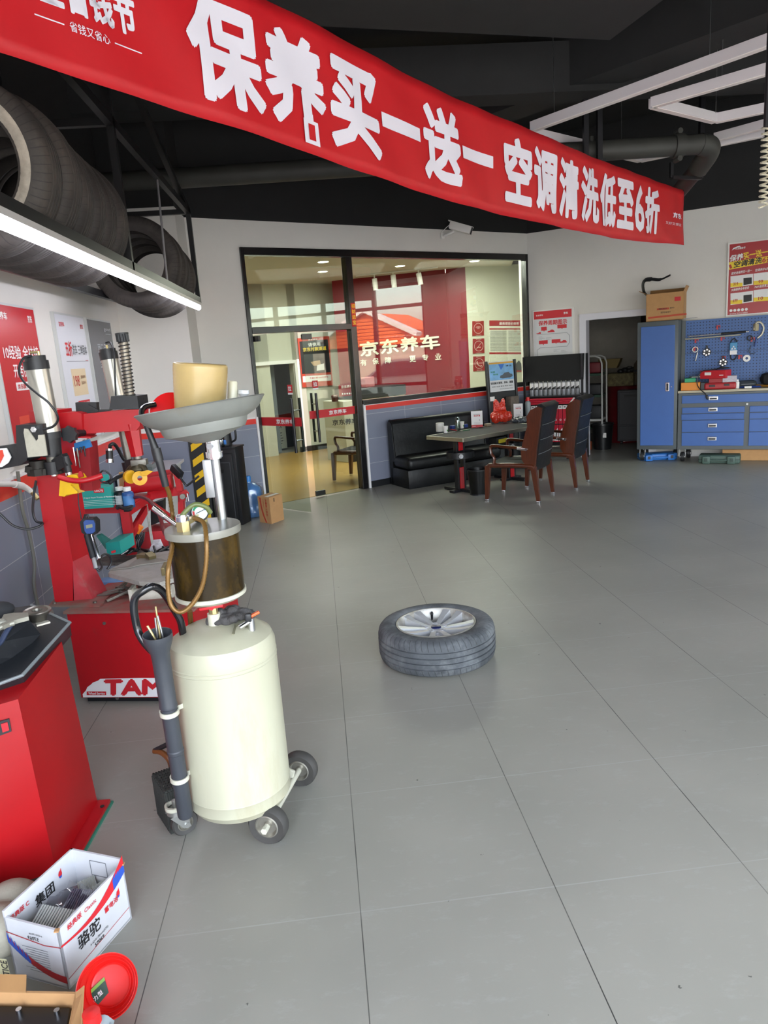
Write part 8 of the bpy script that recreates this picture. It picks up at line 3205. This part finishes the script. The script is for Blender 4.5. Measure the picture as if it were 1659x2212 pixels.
tag(o, 'black coiled hoses on top of the patterned case', 'hoses')
o = MB().tube(spline([pr(1.05, 1.42, 1.13), pr(1.18, 1.4, 1.17), pr(1.26, 1.4, 1.05), pr(1.30, 1.4, 1.2), pr(1.38, 1.42, 1.3), pr(1.48, 1.42, 1.28)], 6), .006, 6).build('loose_cable', BLKP)
tag(o, 'black cable looping up between drum and bag in the storage room', 'cable')
sc2 = thing('steel_cabinet', 'dark grey low cabinet with slot handle in the storage room', 'cabinet', pr(1.28, 1.25, 0))
rb(MB(), 1.02, 1.60, 1.15, 1.28 + .2, .05, .83, .008).build('carcass', mat('dark grey cabinet', '2a2b30', .5), sc2, 0)
rb(MB(), 1.045, 1.58, 1.138, 1.155, .30, .80, .006).build('upper_door', mat('dark grey cabinet', '2a2b30', .5), sc2, 0)
rb(MB(), 1.045, 1.58, 1.138, 1.155, .07, .285, .006).build('lower_door', mat('dark grey cabinet', '2a2b30', .5), sc2, 0)
rb(MB(), 1.12, 1.34, 1.13, 1.14, .725, .755, .004).build('slot_handle', BLKT, sc2, 0)
for v in (1.06, 1.5):
    MB(MR).cyl((v, 1.2, .025), (v + .03, 1.2, .025), .025, seg=14).build('castor_wheel', BLKP, sc2)
bk2 = thing('bucket', 'black plastic bucket with small white label inside the storage doorway', 'bucket', pr(.885, .70, 0))
MB().lathe([(.0, .0), (.125, .0), (.155, .36), (.165, .365), (.165, .385), (.150, .385), (.12, .02), (.0, .02)], pr(.885, .70, 0), seg=40).build('bucket_body', mat('bucket black', '18191b', .3), bk2, 40)
p = pr(.885, .70, .20) + (CAMP - pr(.885, .70, .2)).normalized() * .14 + RX * .03
MB(Matrix((RX, -RN, ZU)).transposed().to_4x4()).M
MM = Matrix((RX, -RN, ZU)).transposed().to_4x4()
MM.translation = V3((p.x, p.y, .22))
MB(MM).box((0, 0, 0), (.05, .006, .07)).build('label', WPL, bk2, 0)
o = MB().cyl(pr(1.25, 2.45, 0), pr(1.25, 2.45, 2.66), .09, seg=20).build('drain_pipe', mat('dark brown pipe', '3a1c16', .5))
tag(o, 'dark brown vertical pipe against the back of the storage room', 'pipe')
o = MB(MR).box((.70, .55, .07), (.10, .12, .14), .02).build('orange_can', mat('rust can', '9a4a24', .5))
tag(o, 'rusty orange can on the floor beside the black bucket', 'can')
o = MB().ball(pr(.30, -.55, .13), (.10, .10, .13), 18, 12).build('green_bag', mat('mottled green', '4a5a34', .6, noise=.5, nscale=14))
tag(o, 'mottled green round bag on the floor between the armchairs', 'bag')

# ------------------------------------------------------------------ office furnishing behind the glass
PLP = PP + PN * .0


def onp(x, y, o=.0):
    return rp(x, y, PP + PN * o, PN)


lg = thing('wall_logo', 'pale raised Chinese company lettering on the dark red office wall', 'sign', onp(865, 750))
LT = mat('logo cream', 'dcdccb', .4, emit=0)
m = MB()
for ch, x0, x1, yb0, yb1, h_ in (('京', 781, 819, 770, 766, 30), ('东', 825, 862, 765, 761, 30), ('养', 868, 905, 760, 757, 30), ('车', 911, 951, 756, 752, 30)):
    tq(m, ch, PP, PN, (x0, yb0), (x1, yb1), (x0 - 3, yb0 - h_), .03, .03)
    b_ = len(m.v)
m.build('large_lettering', LT, lg, 0)
m = MB()
for ch, x0, yb0 in (('有', 780, 790), ('保', 806, 787), ('障', 833, 785), ('更', 886, 782), ('专', 913, 779), ('业', 941, 777)):
    tq(m, ch, PP, PN, (x0, yb0), (x0 + 13, yb0 - 1), (x0 - 1, yb0 - 13), .02, .02)
m.build('small_lettering', LT, lg, 0)
# three track spots
for x0, y0, x1, y1 in ((809, 602, 812, 627), (849, 594, 852, 621), (904, 590, 909, 615)):
    a_, b_ = onp(x0, y0, .5), onp(x1, y1, .5)
    t = thing('track_spotlight', 'white cylinder spotlight %s on the office ceiling track' % {809: 'nearest the mullion', 849: 'in the middle', 904: 'farthest from the mullion'}[x0], 'spotlight', a_, 0, 'track spotlights in the office')
    MB().cyl(a_, b_, .042, seg=20).build('lamp_body', WPL, t)
    MB().cyl(a_ + ZU * .01, V3((a_.x, a_.y, 2.885)), .012, seg=8).build('stem', WPL, t)
a_, b_ = onp(770, 607, .5), onp(945, 578, .5)
t = MB().bar(V3((a_.x, a_.y, 2.885)), V3((b_.x, b_.y, 2.885)), .035, .02).build('light_track', WPL, None, 0)
tag(t, 'white ceiling track that carries the office spotlights', 'track')
for k, (x, y) in enumerate(((698, 566), (697, 587), (864, 575), (1025, 564))):
    c = fz(x, y, 2.893)
    t = thing('downlight', ['round glowing ceiling light above the glass door, nearer the window', 'round glowing ceiling light above the glass door, farther back', 'round glowing ceiling light behind the large office pane', 'round glowing ceiling light at the right end of the office pane'][k], 'ceiling light', c, 0, 'round office ceiling lights')
    MB().cyl(c, c + ZU * .006, .085, seg=28).build('trim_ring', WPL, t)
    MB().cyl(c - ZU * .003, c, .07, seg=28).build('lamp_face', mat('lit downlight', 'fff6e6', .4, emit=8), t)
# poster 1 on the back wall: black payment poster with orange frame
OP0, ON = pw(0, 3.985, 0), WN
pp_ = thing('payment_poster', 'orange framed dark payment poster on the office back wall', 'poster', rp(683, 780, OP0, ON))
m = MB()
q = [rp(x, y, OP0, ON) for x, y in ((653, 837), (719, 832), (710, 726), (642, 731))]
m.prism([p + ON * .0 for p in q], ON * .012)
m.build('poster_frame', mat('poster orange', 'b8402c', .4), pp_, 0)
m = MB()
pq(m, OP0, ON, [(652, 808), (714, 804), (707, 733), (646, 738)], .014)
m.build('dark_picture', mat('poster black', '232326', .4, noise=.4, nscale=6), pp_, 0)
m = MB()
pq(m, OP0, ON, [(654, 826), (715, 822), (714, 809), (653, 813)], .014)
tq(m, '请使用', OP0, ON, (665, 749), (691, 747), (664, 741), .016, .02)
pq(m, OP0, ON, [(683, 801), (700, 799), (699, 785), (684, 789)], .016)
tq(m, '京东养车', OP0, ON, (665, 736), (685, 734.5), (665, 732.5), .014, .01)
m.build('white_lettering', WHP, pp_, 0)
m = MB()
tq(m, '京东付款渠道', OP0, ON, (654, 760), (704, 756), (653, 751.5), .016, .03)
m.build('yellow_lettering', YEL, pp_, 0)
m = MB()
pq(m, OP0, ON, [(670, 782), (690, 778), (693, 790), (676, 790)], .0155)
m.build('hand_picture', mat('skin print', 'b89878', .5), pp_, 0)
m = MB()
tq(m, '专属优惠1000元券包', OP0, ON, (668, 819), (708, 816), (668, 815), .016, .01)
m.build('red_lettering', REDB, pp_, 0)
# reception desk with lettering and the small red stand
rd = thing('reception_desk', 'cream reception desk with black top and Chinese lettering behind the glass door', 'desk', pw(1.35, 2.3, 0), radians(30))
DY = 2.05
m = MB()
m.box((1.6, DY + .3, .48), (1.2, .6, .95), .006, M=MW)
m.build('desk_body', OFFW, rd, 0)
MB().box((1.72, DY + .3, 1.04), (.98, .62, .16), .006, M=MW).build('desk_top', mat('desk dark top', '2b2d33', .35), rd, 0)
MB().box((1.6, DY - .006, .06), (1.16, .02, .12), M=MW).build('kick_strip', BLKT, rd, 0)
DP0 = pw(0, DY, 0)
m = MB()
tq(m, '京东养车', DP0, WN, (718, 919), (772, 915), (717, 907), .008, .03)
m.build('dark_lettering', mat('desk letters', '343338', .4), rd, 0)
t = thing('counter_sign', 'small dark red counter sign with white lettering on the reception desk', 'sign', pw(1.3, DY + .1, 1.12))
EP0 = pw(0, DY + .08, 0)
q = [rp(x, y, EP0, WN) for x, y in ((732, 857), (777, 853), (775, 827), (731, 831))]
MB().prism(q, WN * .012).build('sign_board', mat('sign maroon', '8a1a26', .4), t, 0)
m = MB()
tq(m, '京东养车', EP0, WN, (736, 839.5), (760, 837), (736, 833), .014, .02)
for k in range(5):
    c = rp(739 + 5 * k, 851 - .3 * k, EP0, WN) + WN * .013
    m.lathe([(.0, .001), (.014, .001)], c, WN, 12)
m.build('white_lettering', WHP, t, 0)
o = MB().box((1.62, DY + .2, 1.2), (.18, .12, .16), .01, M=MW).build('desk_monitor', mat('pink card', 'b86a70', .5), None, 0)
tag(o, 'pinkish card standing on the reception desk beside the counter sign', 'card')
o = MB().lathe([(.0, .0), (.05, .0), (.055, .09), (.045, .1), (.0, .1)], pw(.95, DY + .15, .956), seg=20).build('brown_teapot', mat('brown pot', '4a1c18', .3), None)
tag(o, 'small brown pot at the left end of the reception desk', 'pot')
# red notices and price board on the pale office wall
IP0 = Q0 + QN * .0


def oni(x, y, o=0):
    return rp(x, y, IP0 + QN * o, QN)


for k, (y0, y1) in enumerate(((694, 725), (732, 763), (770, 801))):
    x0 = 1020 + k * 1
    t = thing('notice_plate', ['maroon notice plate with wifi sign, top of three on the pale office wall', 'maroon notice plate with no-smoking sign, middle of three on the pale office wall', 'maroon notice plate with telephone sign, bottom of three on the pale office wall'][k], 'notice', oni(x0 + 12, (y0 + y1) / 2), 0, 'maroon notices in the office')
    q = [oni(x, y) for x, y in ((x0, y1 + 1), (x0 + 25, y1 - .5), (x0 + 24.5, y0 - 1), (x0, y0))]
    MB().prism(q, QN * .01).build('plate', mat('notice maroon', '8a1c24', .4), t, 0)
    m = MB()
    c = oni(x0 + 12.5, (y0 + y1) / 2) + QN * .0115
    up_, rt_ = ZU, V3((QN.y, -QN.x, 0)) * -1
    m.lathe([(.078, .0), (.085, .0), (.085, .002), (.078, .002)], c, QN, 28, True)
    if k == 0:
        for r_ in (.02, .04, .058):
            m.tube([c + rt_ * r_ * cos(a) + up_ * (r_ * sin(a) - .025) for a in [pi / 4 + pi / 2 * i / 8 for i in range(9)]], .004, 5)
    elif k == 1:
        m.bar(c - rt_ * .05 - up_ * .05, c + rt_ * .05 + up_ * .05, .006, .002, QN).bar(c - rt_ * .035 - up_ * .02, c + rt_ * .035 - up_ * .02, .014, .002, QN)
    else:
        m.tube(spline([c - rt_ * .035 + up_ * .04, c - rt_ * .04 + up_ * .01, c - rt_ * .01 - up_ * .03, c + rt_ * .03 - up_ * .045, c + rt_ * .04 - up_ * .03], 4), .009, 6)
    m.text({0: 'Wi-Fi', 1: '请勿吸烟', 2: '服务热线'}[k], c + up_ * .10 - rt_ * .05, rt_, up_, w=.10, bold=.0)
    m.text({0: '免费无线', 1: '谢谢配合', 2: '95118'}[k], c - up_ * .125 - rt_ * .05, rt_, up_, w=.10, bold=.0)
    m.build('pale_lettering', mat('notice pale', 'c8a8a4', .5), t, 0)
pb2 = thing('price_board', 'white price table with red header behind the right end of the office pane', 'poster', oni(1095, 740))
q = [oni(x, y) for x, y in ((1058, 803), (1134, 803), (1131, 692), (1056, 692))]
MB().prism(q, QN * .01).build('board_sheet', mat('board white', 'cfd0c4', .4), pb2, 0)
m = MB()
for y0, y1 in ((692, 704), (709, 712), (761, 765), (797, 803)):
    m.add([oni(x, y, .0115) for x, y in ((1057, y1), (1132, y1), (1132, y0), (1057, y0))], [(0, 1, 2, 3)])
m.build('red_stripe_print', mat('board red', '9c2630', .4), pb2, 0)
m = MB()
for k in range(17):
    y = 715 + k * 2.6
    if 758 < y < 767:
        continue
    m.add([oni(x, y_, .0115) for x, y_ in ((1059, y + .9), (1094, y + .9), (1094, y), (1059, y))], [(0, 1, 2, 3)])
    m.add([oni(x, y_, .0115) for x, y_ in ((1098, y + .9), (1128, y + .9), (1128, y), (1098, y))], [(0, 1, 2, 3)])
m.build('grey_lettering', GRYT, pb2, 0)
m = MB()
tq(m, '服务项目价目表', IP0, QN, (1078, 702), (1120, 702), (1078, 696), .0125, .02)
m.build('white_lettering', WHP, pb2, 0)
m = MB()
m.add([oni(x, y, .0125) for x, y in ((1112, 800), (1129, 800), (1128, 787), (1124, 783), (1121, 778), (1117, 783), (1113, 788))], [tuple(range(7))])
m.build('figure_print', mat('figure grey', '4c4e54', .5), pb2, 0)
o = MB().tube([pw(-.10, 3.96, 2.05), pw(-.10, 3.955, 1.93), pw(-.10, 3.955, 1.7)], [.006, .03, .008], 8).build('wall_charm', mat('charm orange', 'c8683c', .5))
o.location = (.0, 0, 0)
tag(o, 'orange knotted charm hanging on the office back wall above the low doorway', 'charm')
ct2 = thing('upright_carton', 'white carton with upside-down lettering standing in the passage behind the glass', 'carton', pw(.35, 3.9, 0))
q0 = fz(592, 972, .005)
WC = V3((q0.x, q0.y, 0)) - WN * -.05
MWc = Matrix((WX, -WN, ZU)).transposed().to_4x4()
MWc.translation = V3((q0.x, q0.y, .004)) + WX * .05
MB(MWc).box((.08, .12, .24), (.32, .22, .48), .004).build('carton_box', mat('carton grey white', 'b9b9b2', .6), ct2, 0)
m = MB(MWc)
m.text('WR', (.16, .009, .44), (-1, 0, 0), (0, 0, -1), h=.05, bold=.01)
for k in range(5):
    m.box((.08 + .01 * (k % 2), .009, .10 + .05 * k), (.12 + .03 * (k % 3), .002, .012))
m.build('black_lettering', BLKT, ct2, 0)
